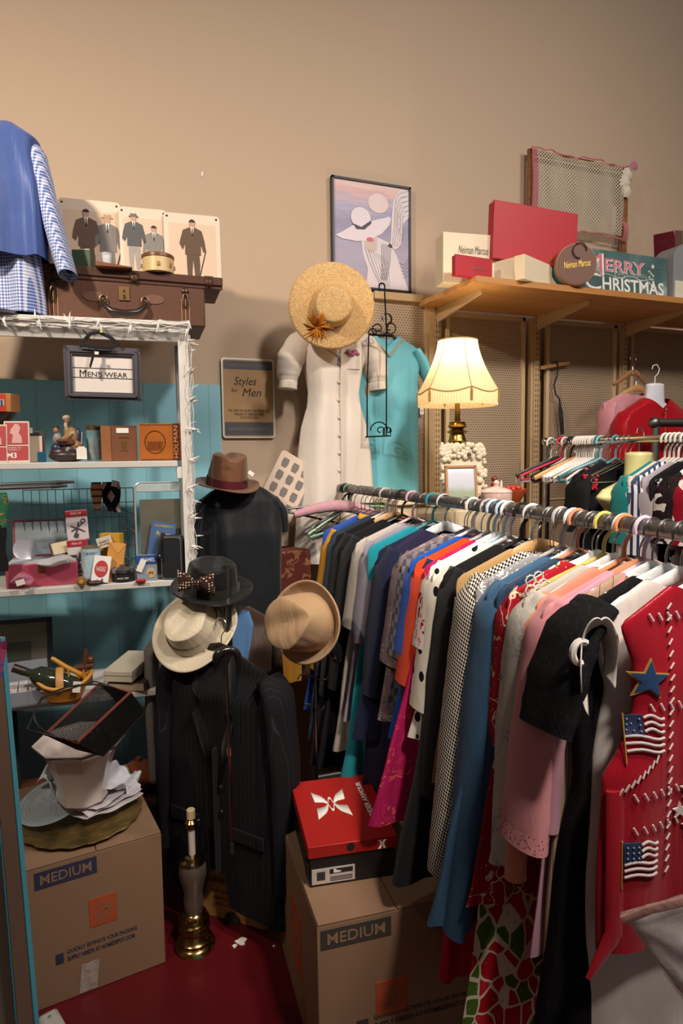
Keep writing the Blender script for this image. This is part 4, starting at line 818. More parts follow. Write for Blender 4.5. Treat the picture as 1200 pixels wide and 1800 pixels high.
# basket and bottle
p = ul(112, 1222, -.05); yw = FAB('#c9852a', '#a05f18', 60, .7, .45)
bk_ = thing('wine_basket', 'golden boat-shaped wicker wine cradle with curved cane handle', 'basket', uw(p.x, -.02, zs3), AU+math.radians(4)); LB = (ul(166, 1190, -.02).x-ul(66, 1190, -.02).x)/2; HB = .055
mb = MB()
def bs(u, v):
    a = 2*PI*u; k = .55+.45*v; tip = 1+.0*v; e = abs(math.cos(a))**3*.032*v
    return (LB*k*math.cos(a), .052*k*math.sin(a), .004+HB*v**.8+e)
mb.grid(bs, 40, 12, cu=True); mb.build('cradle_shell', yw, bk_, solid=.005)
for z in (.3, .55, .8):
    MB().tube([Vector(bs(i/36, z))+Vector((0, 0, .001)) for i in range(36)], .0036, 6, closed=True).build('wicker_band', P('#a8691d', .45), bk_)
MB().tube([bs(i/40, 1) for i in range(40)], .006, 7, closed=True).build('rim', P('#d39433', .4), bk_)
mb = MB(); mb.tube([(-.012+.012*math.cos(a)*0, -.052*math.cos(a), .05+.065*math.sin(a)) for a in [i*PI/14 for i in range(15)]], [(.012, .003)]*15, 8, up=(0, 1, 0)); mb.build('carry_hoop', P('#c99553', .45), bk_)
mb = MB(); mb.tube([(LB*.80, 0, .065), (LB*.60, 0, .085), (LB*.1, 0, .115), (-LB*.35, 0, .148), (-LB*.42, 0, .15)], [.008, .0085, .008, .0075, .007], 10); mb.build('long_handle', P('#cf9233', .35), bk_)
for y in (-.012, .012): MB().tube([(LB*.72, y, .06), (LB*.68, y, .095)], .003, 6).build('handle_strut', P('#cf9233', .35), bk_)
for y in (-.01, .01): MB().tube([(LB*.18, y, .055), (LB*.16, y, .11)], .003, 6).build('handle_strut', P('#cf9233', .35), bk_)
mb = MB(); mb.box((LB*.45, -.056, .062), (.024, .0015, .036), RY(8)); mb.build('price_tag', WHT, bk_)
bo = thing('wine_bottle', 'dark green wine bottle with white label lying in the wicker cradle', 'bottle', uw(p.x-.012, -.02, zs3+.062), Matrix.Rotation(AU, 3, 'Z') @ RY(-64)); q = .036
MB().lathe([(0, -.05), (q-.003, -.05), (q, -.045), (q, .06), (q*.9, .078), (.014, .10), (.0125, .155), (.0, .155)], 24).build('glass_body', P('#2c3326', .1, coat=.8, var=.1), bo)
MB().lathe([(.0135, .115), (.0142, .117), (.0142, .156), (0, .1575)], 18).build('capsule', P('#33261f', .35), bo)
mb = MB(); mb.grid(lambda u, v: ((q+.0006)*math.cos(PI+(u-.5)*2.6-1.1), (q+.0006)*math.sin(PI+(u-.5)*2.6-1.1+.6), -.02+.07*v), 16, 3); mb.build('paper_label', P('#dadcd4', .6), bo)
# books and small wooden thing, beige book
t, W, H = it('wooden_plane', 'small dark wooden figure behind the wicker cradle', 'ornament', 128, 1142, 166, .13, zs3+.03); t.name = 'wooden_toy'; t.location.z = zs3; H = ul(147, 1142, .13).z-zs3
mb = MB(); mb.box((0, 0, H*.22), (W*.7, .03, H*.44)); mb.tube([(-W*.5, 0, H*.5), (W*.45, 0, H*.55)], .011, 8); mb.tube([(.0, 0, H*.4), (W*.1, 0, H)], [.012, .006], 8); mb.ball((W*.3, 0, H*.7), .014, 8); mb.build('carved_body', P('#5c3524', .35), t)
z0 = zs3; loc = uw(ul(206, 1190, .02).x+.01, .02, z0)
t = thing('gift_carton', 'flat beige carton resting tilted on dark book on lower shelf', 'carton', loc+Vector((0, 0, .034)), Matrix.Rotation(AU+math.radians(-24), 3, 'Z') @ RX(4) ); cb = P('#c8c0ac', .6)
mb = MB(); mb.box((0, .08, .022), (.10, .19, .036)); mb.build('carton_base', cb, t, bevel=.002); mb = MB(); mb.box((0, .08, .036), (.104, .194, .018)); mb.build('lid', cb, t, bevel=.002)
t = thing('book', 'dark brown closed book under the beige carton', 'book', loc, Matrix.Rotation(AU+math.radians(-20), 3, 'Z')); mb = MB(); mb.box((.02, .08, .016), (.13, .17, .03)); mb.build('cover', P('#4a2d24', .5), t, bevel=.002); mb = MB(); mb.box((.022, .078, .016), (.122, .168, .024)); mb.build('pages', P('#a99479', .7), t)
# --- below lowest shelf
zs4 = .30
mb = MB(); mb.box(((xL+xR)/2-.02, DU/2, zs4-.011), (xR-xL-.035, DU, .022)); mb.build('shelf_board', P('#7c4a34', .5), un, bevel=.003)
def stick(name, label, cat, A, B, r, mat, part='moulding'):
    A, B = Vector(A), Vector(B); d = B-A; t = thing(name, label, cat, A, math.atan2(d.y, d.x)); L = math.hypot(d.x, d.y); mb = MB(); mb.box((L/2, 0, d.z/2+r), (math.hypot(L, d.z), r*1.4, r*2), Matrix.Rotation(-math.atan2(d.z, L), 3, 'Y')); mb.build(part, mat, t, bevel=.002); return t
def ornate():
    t = NT('gilt_moulding', .4, .4); v = t.voro(90); t.col(t.ramp(v.outputs['Distance'], [(0, '#5e4220'), (.6, '#b58d48')])); t.bump(v.outputs['Distance'], .8, .004); return t.mat
stick('gilt_picture', 'carved gilt picture frame edge lying under the lower shelf', 'picture frame', uw(ul(12, 1357, .0).x, .0, zs4), uw(ul(100, 1330, .05).x, .06, zs4+.03), .014, ornate())
a = ul(18, 1255, .2); t = thing('wooden_picture', 'plain brown wooden frame standing below the lower shelf at left', 'picture frame', uw(a.x-.05, .16, zs4), AU); H = .34
mb = MB(); mb.box((0.05, 0, H/2), (.03, .018, H)); mb.box((-.12, 0, H-.015), (.34, .018, .03)); mb.box((-.12, 0, .015), (.34, .018, .03)); mb.box((-.29, 0, H/2), (.03, .018, H)); mb.build('frame', wd, t, bevel=.002); mb = MB(); mb.box((.072, .004, H/2), (.012, .012, H)); mb.build('rear_edge', INK, t)
mb = MB(); mb.box((-.12, .006, H/2), (.31, .004, H-.04)); mb.build('backing', P('#3c4a4c', .6), t)
p = ul(243, 1345, .06); t = thing('wooden_bowl', 'turned reddish wooden lidded bowl at the back under the shelf', 'bowl', uw(p.x, .10, zs4), AU)
MB().lathe([(0, 0), (.05, 0), (.075, .03), (.078, .045), (.07, .05), (0, .05)], 28).build('bowl', P('#5a2f1e', .3), t); MB().lathe([(.07, .05), (.06, .075), (.035, .095), (.012, .1), (.01, .115), (0, .118)], 28).build('lid', P('#7a3f24', .25), t)
# ------------------------------------------------ hangers and garments (local frame: rail centre origin, -Y faces camera side, -X near tip)
def interp(tab, s):
    if s <= tab[0][0]: return tab[0][1]
    for (a, b), (c, d) in zip(tab, tab[1:]):
        if s <= c: u = (s-a)/(c-a); return b+(d-b)*u
    return tab[-1][1]
def hanger(label, loc, rz_, kind='wire', col='#c9c9c9', w=.19, group=None, tilt=0, roll=0):
    t = thing(kind+'_hanger' if kind in ('wire', 'wooden', 'padded') else 'plastic_hanger', label, 'hanger', loc, (roll, tilt, rz_), group)
    rr_ = .0225
    hk = [(rr_*math.cos(a), 0, rr_*math.sin(a)-.004) for a in [math.radians(x) for x in range(-30, 191, 20)]]
    hk = [(rr_*math.cos(math.radians(x)), 0, rr_*math.sin(math.radians(x))-.004) for x in range(200, -70, -20)]+[(.004, 0, -.032), (0, 0, -.045), (0, 0, -.07)]
    if kind == 'wire':
        m_ = METAL(col, .3); mb = MB(); mb.tube(hk+[(0, 0, -.075)], .0016, 5); mb.build('hook', m_, t)
        mb = MB(); mb.tube([(0, 0, -.07), (-.03, 0, -.082), (-w, 0, -.135), (-w-.006, 0, -.145), (-w+.004, 0, -.150), (w-.004, 0, -.150), (w+.006, 0, -.145), (w, 0, -.135), (.03, 0, -.082), (0, 0, -.07)], .0016, 5); mb.build('shoulder_wire', m_, t)
    elif kind == 'plastic':
        m_ = P(col, .3, var=.05); mb = MB(); mb.tube(hk, .0042, 7); mb.build('hook', m_, t)
        mb = MB(); mb.tube([(0, 0, -.065), (-.03, 0, -.078), (-w*.6, 0, -.108), (-w, 0, -.138), (-w+.004, 0, -.152), (-w*.5, 0, -.150), (w*.5, 0, -.150), (w-.004, 0, -.152), (w, 0, -.138), (w*.6, 0, -.108), (.03, 0, -.078), (0, 0, -.065)], .0048, 8); mb.build('shoulder_bar', m_, t)
    elif kind == 'wooden':
        mb = MB(); mb.tube(hk, .0018, 6); mb.build('hook', METAL('#b9b9b9', .25), t)
        mb = MB(); mb.tube([(-w, .006, -.137), (-w*.6, .0, -.108), (-.03, -.006, -.078), (0, -.008, -.072), (.03, -.006, -.078), (w*.6, 0, -.108), (w, .006, -.137)], [(.005, .009), (.006, .012), (.006, .015), (.006, .016), (.006, .015), (.006, .012), (.005, .009)], 10, up=(0, 0, 1)); mb.build('shoulder_bar', WOOD('#b98a55', '#d3a873', 5) if col == 'w' else P(col, .35, var=.1), t)
    elif kind == 'padded':
        mb = MB(); mb.tube(hk, .0018, 6); mb.build('hook', METAL('#b9b9b9', .25), t)
        mb = MB(); N_ = 22; mb.tube([(-w+2*w*i/N_, 0, -.135+.062*math.sin(PI*i/N_)) for i in range(N_+1)], [.010+.014*math.sin(PI*min(1, max(0, (i+.6)/(N_+1.2))))**.6+.0014*(i % 2) for i in range(N_+1)], 12); mb.build('padding', FAB(col, None, 80), t)
    else:                                            # broad clear or pale moulded
        m_ = CLEAR(col, .9) if kind == 'clear' else P(col, .35, var=.05); mb = MB(); mb.tube(hk, .0022, 6); mb.build('hook', METAL('#b9b9b9', .25), t)
        mb = MB(); mb.tube([(-w, 0, -.140), (-w*.7, 0, -.112), (-.04, 0, -.085), (0, 0, -.072), (.04, 0, -.085), (w*.7, 0, -.112), (w, 0, -.140)], [(.006, .004), (.010, .005), (.013, .004), (.015, .004), (.013, .004), (.010, .005), (.006, .004)], 8, up=(0, 1, 0)); mb.build('shoulder_bar', m_, t)
    return t
GS = {}
def garment(name, label, cat, loc, rz_, L, mat, w=.2, hem=None, prof=None, th=.016, neck=.075, slope=.055, folds=7, amp=.008, seed=0, sleeves=None, smat=None, parts=(), drop_=.078, group=None, neckdip=.03, thp=None, hemw=0.0, skew=0, lean=0.0, notch=None):
    # loc is the hanger's place on the rail; garment root stands at the hem
    rs = random.Random(seed+hash(name) % 7 if False else seed); ph = [rs.uniform(0, 6) for _ in range(6)]
    ztop = loc[2]-drop_; t = thing(name, label, cat, (loc[0], loc[1], ztop-L), rz_, group); hem = hem or w
    prof = prof or [(0, neck), (slope, w), (slope+.02, w+.004), (.2, w*.93), (L, hem)]
    thp = thp or [(0, .010), (slope, .010), (.14, th), (L, th*1.1)]
    def sy(x, s):
        q = min(1, s/.25); g = amp*q*(.35+.65*s/L)
        return g*math.sin(folds*x/w*1.1+ph[0]+.8*math.sin(s*3+ph[1]))+.5*g*math.sin(folds*2.3*x/w+ph[2]+s*2)
    def f(u, v):
        s = L*(v**1.35); a = 2*PI*u; hw = interp(prof, s)*(1+.012*math.sin(s*18+ph[3])); h = interp(thp, s)
        c, n_ = math.cos(a), math.sin(a); cx = math.copysign(abs(c)**.75, c); sn = math.copysign(abs(n_)**.8, n_)
        x = hw*cx-lean*s; y = h*sn+sy(x, s)*(1.0)+.25*h*math.sin(3*folds*u*2*PI/4+ph[4])*min(1, s/.3)
        z = L-s
        if s < .06: z -= neckdip*max(0, 1-abs(x)/max(neck, .01))*(1-s/.06)*(1 if n_ < 0 else .3)
        if hemw: z += hemw*math.sin(9*x/w+ph[5])*(s/L)**6
        if notch: z += notch[2]*math.exp(-((x-notch[0])/notch[1])**4)*(s/L)**5
        return (x, y, z)
    mb = MB(); mb.grid(f, 72, 46, cu=True); mb.build('body', mat, t, angle=180)
    def front(x, z):                                 # front (camera) side y of the cloth, found on the surface itself
        v = (max(0.0, min(1.0, (L-z)/L)))**(1/1.35); lo, hi = .5, 1.0
        for _ in range(26):
            m_ = (lo+hi)/2
            if f(m_, v)[0] < x: lo = m_
            else: hi = m_
        return f((lo+hi)/2, v)[1]-.0015
    if sleeves:
        for sx in (-1, 1):
            pl = sleeves
            mb = MB(); pts = [(sx*(w+dx)+lean*dz, sy(sx*w, .1)*.5+dy, L-slope+dz) for dx, dy, dz, _, _ in pl]; rad = [(ry__, rx__) for _, _, _, rx__, ry__ in pl]
            # densify
            P2 = []; R2 = []
            for i in range(len(pts)-1):
                for k in range(5):
                    u = k/5; wv = 1+.025*math.sin((i*5+k)*1.9+seed); P2.append(Vector(pts[i]).lerp(Vector(pts[i+1]), u)); R2.append(((rad[i][0]+(rad[i+1][0]-rad[i][0])*u)*wv, (rad[i][1]+(rad[i+1][1]-rad[i][1])*u)*wv))
            P2.append(Vector(pts[-1])); R2.append(rad[-1])
            mb.tube(P2, R2, 16, up=(0, 1, 0)); 
            # open the cuff: drop the end cap
            mb.f.pop(); mb.mi.pop()
            mb.build('sleeve', smat or mat, t, angle=180)
    GS[name] = (t, L, front); return t, L, front
LONG = lambda n=.46, r=.05, out=-.008: [(-.035, 0, .0, .045, .02), (-.005+out, 0, -.05, .052, .024), (out, -.004, -.25, r, .022), (out-.004, -.012, -n, r*.72, .02)]
SHORT = lambda n=.20, r=.06, out=.0: [(-.04, 0, .0, .045, .02), (-.01+out, 0, -.045, .056, .022), (.0+out, -.004, -n, r, .018)]

def leg_rack(name, label, A_, B_, z, r, mat, posts=(0, 1), ball=True):
    t = thing(name, label, 'clothes rack', (A_.x, A_.y, 0)); B = B_-A_; mb = MB(); mb.tube([(0, 0, z), (B.x, B.y, z)], r, 16); mb.build('hanging_rail', mat, t)
    d = B.normalized()
    for k in posts:
        q = B*k; MB().tube([(q.x, q.y, z), (q.x, q.y, .08)], r*.9, 12).build('upright', mat, t)
        n_ = Vector((-d.y, d.x, 0)); mb = MB(); mb.tube([q+n_*.28+Vector((0, 0, .07)), q-n_*.28+Vector((0, 0, .07))], r*.9, 10); mb.build('foot_bar', mat, t)
        for s in (-1, 1): MB().ball(q+n_*.26*s+Vector((0, 0, .03)), .03, 8).build('caster', P('#222222', .4), t)
    mb = MB(); mb.ball((-d.x*.01, -d.y*.01, z), r*1.35, 10); mb.build('end_cap', mat, t); return t
# ---- rack one, from beside the white dress towards the camera's right
Z1 = 1.36; RA = g2w(-.012, 2.84, 0); RB0 = g2w(.59, 1.13, 0); rdir = (RB0-RA).normalized(); RBe = RA+rdir*2.02
grp = METAL('#8d8c8a', .42, '#6d6b69'); leg_rack('clothes_rack', 'long grey pipe clothes rack coming toward the camera at right', RA, RBe, Z1, .0165, grp)
RZ1 = math.atan2(rdir.y, rdir.x)+PI/2                      # local +X away, -Y to camera
XD = Vector((math.cos(RZ1), math.sin(RZ1), 0))
def rack_at(px, w=.2, z=1.2, A=None, xd=None, rd=None):
    A = A or RA; xd = xd or XD; rd = rd or rdir; P0 = A-xd*w+Vector((0, 0, z)); s = along(P0, rd, px); return A+rd*s
def hemz(p, w, py, xd=None): return drop(p-(xd or XD)*w+Vector((0, 0, 1.2)), py)
HD = {'black': '#1d1d1f', 'white': '#dcdad6'}
rg = random.Random(11)
NAVY = FAB('#1d2440', '#12162b'); BLK = FAB('#17171a', '#0e0e10'); 
# (name, label, cat, tip px, hem py, w, material, kwargs, hanger kind, hanger colour, hanger words)
def G(name, label, cat, px, hpy, mat, w=.2, hk=('wire', '#c4c4c6', 'wire'), rz_off=0, nohang=False, dz=0, **kw):
    kw.setdefault('lean', .14)
    p = rack_at(px, w); hz = hemz(p, w, hpy); loc = Vector((p.x, p.y, Z1+dz)); L = Z1+dz-.078-hz
    rzz = RZ1+math.radians(rz_off)
    g = garment(name, label, cat, loc, rzz, L, mat, w=w, seed=rg.randint(0, 9999), **kw)
    if not nohang: hanger('%s hanger holding the %s' % (hk[2], ' '.join(label.split(' with ')[0].split(' hung ')[0].split()[:10])), loc, rzz, hk[0], hk[1], w=min(w-.015, .19))
    return g
WH = ('plastic', '#e2dfd9', 'white plastic'); BH = ('plastic', '#1b1b1d', 'black plastic'); GH = ('plastic', '#a9a6a1', 'grey plastic'); CHH = ('clear', '#dfe2e4', 'clear plastic'); WDH = ('wooden', 'w', 'wooden'); WIR = ('wire', '#c4c4c6', 'thin wire'); BL = ('plastic', '#a4bccb', 'pale blue plastic')
vg = G('varsity_jacket', 'blue satin varsity jacket with gold sleeves hung at the far end of front rack', 'jacket', 574, 1240, FAB('#1f4aa0', '#163a86', 300, .4, .5), hk=('wire', '#d0d0d0', 'wire'), sleeves=LONG(.50, .06, -.012), smat=FAB('#d6981c', '#b87a10', 300, .4, .45), th=.03, amp=.004)
t, L, fr_ = vg
for s in (-1, 1):
    for k, c in enumerate(('#24408c', '#d9a11f', '#24408c')):
        mb = MB(); z = L-.055-.36-.018*k; mb.tube([(s*.19-.14*(.36+.018*k), -.01, z), (s*.19-.14*(.37+.018*k), -.012, z-.014)], [(.029, .055), (.029, .054)], 16, up=(0, 1, 0)); mb.build('knit_stripe', P(c, .8), t)
mb = MB(); mb.tube([(-.08, -.012, L-.005), (-.04, -.03, L-.02), (0, -.035, L-.04), (.04, -.03, L-.02), (.08, -.012, L-.005)], [(.012, .006)]*5, 8, up=(0, 1, 0)); mb.build('collar', P('#d9a11f', .8), t)
G('dark_denim_jacket', 'dark faded blue jacket second from far end of front rack', 'jacket', 586, 1290, FAB('#2a3a4c', '#1e2a3a'), sleeves=LONG(.5), hk=('plastic', '#b8b6b2', 'grey'))
G('black_blazer', 'long black blazer with cream lining near far end of front rack', 'blazer', 597, 1335, BLK, sleeves=LONG(.55, .05), hk=WDH, amp=.004)
G('black_coat', 'second plain black coat from the far end of front rack', 'coat', 610, 1340, FAB('#1b1b1f', '#101014'), sleeves=LONG(.5, .055), hk=BH, amp=.004)
G('grey_tee', 'pale warm grey tee between black coat and lavender shirt', 't-shirt', 632, 1310, FAB('#b9b0a8', '#a39a92'), sleeves=SHORT(.27, .055), hk=WIR)
G('lavender_shirt', 'dull lavender-grey shirt behind the navy polo', 'shirt', 645, 1260, FAB('#8f8a99', '#7b7788'), sleeves=LONG(.3, .045), hk=WIR)
G('teal_tunic', 'bright teal tunic whose hem shows under the navy polo', 'tunic', 655, 1372, FAB('#1f8d9a', '#157683'), hem=.205, hk=('plastic', '#2f7f83', 'teal'))
G('navy_polo', 'deep navy sweater with smooth sleeves above red shoe box', 'sweater', 672, 1292, NAVY, sleeves=LONG(.42, .055), hem=.215, hk=('plastic', '#d9d9d6', 'white plastic'), amp=.005)
G('plum_trousers', 'dark plum trousers hanging behind the magenta dress', 'trousers', 690, 1405, FAB('#2d2845', '#221e36'), w=.17, hk=('clear', '#d6d9dc', 'clear clip'))
G('mauve_print_shirt', 'mauve wavy-print short-sleeved shirt beside royal blue tee', 'shirt', 706, 1262, FLORAL('#7a6a6c', ['#97858a', '#5c5058', '#b09a98'], 34, .6), sleeves=SHORT(.29, .055), hk=WIR)
G('plaid_shirt', 'grey plaid shirt with red and yellow trim next to mauve print', 'shirt', 715, 1240, CHECK('#77727a', '#4e4b56', 55, 0), sleeves=SHORT(.26, .05), hk=('plastic', '#ccc9c3', 'ivory'))
G('royal_blue_tee', 'royal blue tee right of the plaid shirt', 't-shirt', 727, 1290, FAB('#1c55b4', '#123f92'), sleeves=SHORT(.24, .055), hk=WIR)
G('navy_cardigan', 'navy cardigan squeezed behind the orange tee', 'cardigan', 737, 1300, FAB('#20264c', '#151a38'), sleeves=LONG(.35, .045), hk=GH)
G('orange_tee', 'vivid orange-red tee between blue tee and polka-dot blouse', 't-shirt', 738, 1260, FAB('#e0481f', '#d43a16', 700, .5), sleeves=SHORT(.31, .055), hk=WIR)
G('magenta_dress', 'magenta dress with coral flower print over the shoe box', 'dress', 752, 1428, FLORAL('#a61a52', ['#d9604f', '#a61a52', '#cf4a56', '#b2285a'], 24, .5, .9), hem=.27, w=.2, hk=('clear', '#dfe2e4', 'clear'))
G('rose_blouse', 'white blouse printed with big red roses on pale blue hanger', 'blouse', 760, 1290, FLORAL('#e0d6d0', ['#c22036', '#e0d6d0', '#b01c3c', '#d8808a'], 12, .55), sleeves=SHORT(.2, .05), hk=BL)
G('polka_dot_blouse', 'cream blouse with large black polka dots', 'blouse', 768, 1290, DOTS('#e3dccd', '#17161a', 20, .24), sleeves=SHORT(.34, .05), hem=.21, hk=WH)
G('long_black_coat', 'very long black coat right of the polka-dot blouse', 'coat', 787, 1530, FAB('#19191b', '#111113'), sleeves=LONG(.52, .055), hem=.235, hk=BH, amp=.005, th=.02)
G('tan_blazer', 'camel tan blazer just left of houndstooth shirt', 'blazer', 812, 1370, FAB('#b08f5f', '#9a7a4c'), sleeves=LONG(.5, .04, -.03), hk=WDH)
G('houndstooth_jacket', 'black and white houndstooth jacket with long narrow sleeve', 'jacket', 830, 1460, CHECK('#ddd3c4', '#1c1b20', 185, .5), sleeves=LONG(.64, .046, .004), hk=WIR)
G('sequin_top', 'silvery glitter top peeping out beside houndstooth', 'top', 846, 1330, SCRIBBLE('#8f8f93', '#e8e6e2', 60, .05, '#ffffff'), sleeves=LONG(.35, .04, -.01), hk=GH)
G('denim_dress', 'long mid-blue denim dress with soft vertical folds', 'dress', 864, 1600, FAB('#3f6587', '#2b4a68', 500, .8, .7), sleeves=LONG(.72, .055, .0), hem=.24, hk=('plastic', '#cfd1cf', 'pale plastic'), amp=.012, th=.022, folds=9)
G('indigo_shirt_dress', 'darker indigo denim dress behind the red script dress', 'dress', 880, 1590, FAB('#27415e', '#1a2d45', 500, .8, .6), sleeves=LONG(.6, .05, -.01), hem=.22, hk=WIR, amp=.012, lean=0.12)
G('red_sequin_dress', 'red dress with gold scribbled sequins between denim and floral', 'dress', 900, 1570, SCRIBBLE('#9c1626', '#d8c3a8', 17, .012, '#e0a070'), sleeves=LONG(.3, .05, .0), hem=.24, w=.2, hk=('clear', '#e6e6e6', 'clear'), amp=.01, lean=0.09)
mb = MB(); t, L, fr_ = GS['red_sequin_dress']
for k in range(5):
    c = Vector((-.17+.018*(k % 3), -.03, L-.035-.02*k))
    for j in range(5): a = j*2*PI/5; mb.tube([c+Vector((.016*math.cos(a)+.011*math.cos(b), -.004, .016*math.sin(a)+.011*math.sin(b))) for b in [i*PI/4 for i in range(8)]], .0018, 5, closed=True)
mb.build('beaded_flowers', P('#d9d5cf', .3), t)
G('hawaiian_dress', 'long dress of red hibiscus and green leaves on cream', 'dress', 905, 1830, BLOOM('#dcd2b8', ['#b01226', '#b51a2c', '#4c6b24', '#c02030', '#4c6b24', '#a8141f', '#dcd2b8'], 27, .055), hem=.225, w=.185, hk=WIR, amp=.008, lean=0.09)
G('grey_floral_blouse', 'pale grey blouse with faint blue flowers', 'blouse', 925, 1500, FLORAL('#b3ada3', ['#8f929c', '#a8a59a', '#6b7fa8', '#c4beb2'], 20, .42), sleeves=LONG(.5, .05, .004), hem=.22, hk=('clear', '#e2e2e2', 'clear'), amp=.01, lean=0.1)
G('coral_top', 'thin salmon top whose strap sleeve hangs below pink jacket', 'top', 950, 1420, FAB('#d98f78', '#c87b64'), w=.19, sleeves=LONG(.52, .026, .01), hk=('plastic', '#d58a62', 'salmon plastic'), lean=0.1)
g = G('pink_jacket', 'rose pink jacket with wide lace-trimmed sleeve', 'jacket', 965, 1440, FAB('#cf8d92', '#bd7a80'), sleeves=[(-.035, 0, 0, .045, .022), (-.005, 0, -.05, .055, .028), (.004, -.006, -.22, .052, .03), (.0, -.012, -.40, .056, .03)], hem=.22, hk=('wooden', '#c98a66', 'peach'), amp=.006, th=.02)
t, L, fr_ = g
for s in (-1,):
    mb = MB(); mb.tube([(s*.20-.14*.39, -.012, L-.055-.39), (s*.20-.14*.42, -.012, L-.055-.42)], [(.032, .057), (.033, .059)], 20, up=(0, 1, 0), caps=False); mb.build('lace_trim', LACE('#cf8d92', '#7e474c', 160), t)
mb = MB(); mb.tube([(-.07, -.02, L-.004), (-.10, -.03, L-.03), (-.05, -.036, L-.10), (-.01, -.034, L-.16)], [(.004, .02), (.004, .028), (.004, .024), (.003, .008)], 8, up=(0, 1, 0)); mb.build('lapel', FAB('#cf8d92', '#bd7a80'), t)
G('lavender_pink_top', 'lavender-pink long top between pink jacket and black lace', 'top', 980, 1660, FAB('#c495a5', '#b08294'), w=.19, sleeves=LONG(.4, .04, 0), hk=('plastic', '#c9b7c9', 'lilac'), lean=0.08)
G('beige_trousers', 'beige trousers with fine dark side stripes at floor level', 'trousers', 985, 1840, STRIPE('#a88f78', '#3c322c', 34, .05), w=.2, hem=.2, hk=CHH, lean=0.05)
g = G('black_lace_dress', 'long black lace dress with flared short sleeves', 'dress', 1006, 1850, LACE('#131315', '#1e1e21', 150), w=.2, hem=.21, sleeves=[(-.05, 0, .012, .05, .02), (.0, 0, -.03, .065, .026), (.028, -.004, -.11, .07, .024), (.05, -.01, -.19, .064, .018)], prof=[(0, .075), (.055, .2), (.08, .2), (.22, .185), (.36, .17), (.5, .185), (.98, .22)], hk=('clear', '#dfe2e4', 'clear'), amp=.009, th=.03, lean=.06)
g = G('white_ruffle_blouse', 'white cotton dress with curled ruffled cap sleeve', 'dress', 1030, 1860, FAB('#dcd6d0', '#c6bfb9', 500, .5, .5), w=.2, prof=[(0, .08), (.055, .185), (.09, .185), (.18, .15), (.3, .17), (.5, .18), (1.0, .185)], hem=.185, hk=('white', '#e4e4e2', 'broad white'), amp=.012, folds=5, th=.03, lean=.0)
t, L, fr_ = g
mb = MB()
def ruf(u, v):
    a = -.5+u*(PI*1.5); r_ = .034+.022*v+.004*math.sin(u*26)*v
    return (-.185-.006-.016*v+(r_)*.85*math.cos(a)*.8, -.006-.034*v+.006*math.sin(u*22)*v, L-.125+r_*1.5*math.sin(a))
mb.grid(ruf, 60, 6); mb.build('ruffle_sleeve', FAB('#dcd6d0', '#c6bfb9', 500, .5, .5), t, solid=.002, angle=180)
mb = MB(); mb.tube([(-.235+.016*math.cos(a), -.03, L-.10+.018*math.sin(a)) for a in [.9+i*PI/8 for i in range(11)]], .006, 6); mb.build('ruffle_curl', FAB('#dcd6d0', '#c6bfb9', 500, .5, .5), t)
# patriotic vest
pv = rack_at(1072, .2, 1.2); hzv = hemz(pv, .2, 1668)
red = FAB('#a01024', '#8c0c1e', 600, .4, .3); locv = Vector((pv.x, pv.y, Z1)); Lv = Z1-.078-hzv
gv = garment('patriotic_vest', 'red sleeveless vest with blue star, flag patches and white stitching', 'vest', locv, RZ1, Lv, red, w=.19, prof=[(0, .085), (.05, .175), (.06, .18), (.12, .155), (.20, .155), (.27, .19), (.30, .215), (Lv, .225)], th=.022, amp=.007, folds=4, seed=5, lean=-.02)
hanger('white satin hanger holding the red patriotic vest', locv+Vector((0, 0, 0)), RZ1, 'white', '#dcd9e0', w=.17)
t, L, fr_ = gv
def on(x, z, e=.0015): return Vector((x, fr_(x, z)-e, z))
mb = MB(); st_m = P('#dccdc8', .8)
for x1_ in (-.095, .03):
    for k in range(34):
        z = L-.03-.019*k; x0 = x1_-.0*(L-z)
        if z < .12: break
        mb = MB() if False else mb; mb.tube([on(x0-.004, z-.004, .003), on(x0+.004, z+.005, .003)], [(.0013, .0019)]*2, 6)
for z0 in (L-.045, L-.19, L-.33, L-.385, L-.53):
    for k in range(20):
        x = -.165+.0175*k
        x -= 0
        if z0 < .1 or abs(x) > .19 or (z0 > L-.3 and x < -.145): continue
        mb.tube([on(x-.004, z0+.006, .003), on(x+.003, z0-.006, .003)], [(.0013, .0019)]*2, 6)
for k in range(9): mb.tube([on(-.20+.009*k, L-.33+.007*k-.004, .003), on(-.194+.009*k, L-.322+.007*k, .003)], [(.0013, .0019)]*2, 6)
o = mb.build('blanket_stitches', st_m, t); o['kind'] = 'stuff'
def starpoly(cx, cz, r, rot=0): return [(cx+r*(1 if k % 2 == 0 else .42)*math.sin(k*PI/5+rot), cz+r*(1 if k % 2 == 0 else .42)*math.cos(k*PI/5+rot)) for k in range(10)]
def patch(nm, pts, mt, e, y=None):
    cx = sum(p[0] for p in pts)/len(pts); cz = sum(p[1] for p in pts)/len(pts)
    mb = MB(); n = len(pts); a = [on(x, z, e) for x, z in pts]; b = [on(x, z, e-.003) for x, z in pts]; c = on(cx, cz, e)
    mb.add(a+b+[c], [(i, (i+1) % n, 2*n) for i in range(n)]+[(i, n+i, n+(i+1) % n, (i+1) % n) for i in range(n)]); mb.build(nm, mt, t)
patch('star_border', starpoly(-.136, L-.145, .036, .08), P('#b58a3c', .6), .003); patch('blue_star', starpoly(-.136, L-.145, .031, .08), P('#17406f', .8), .005)
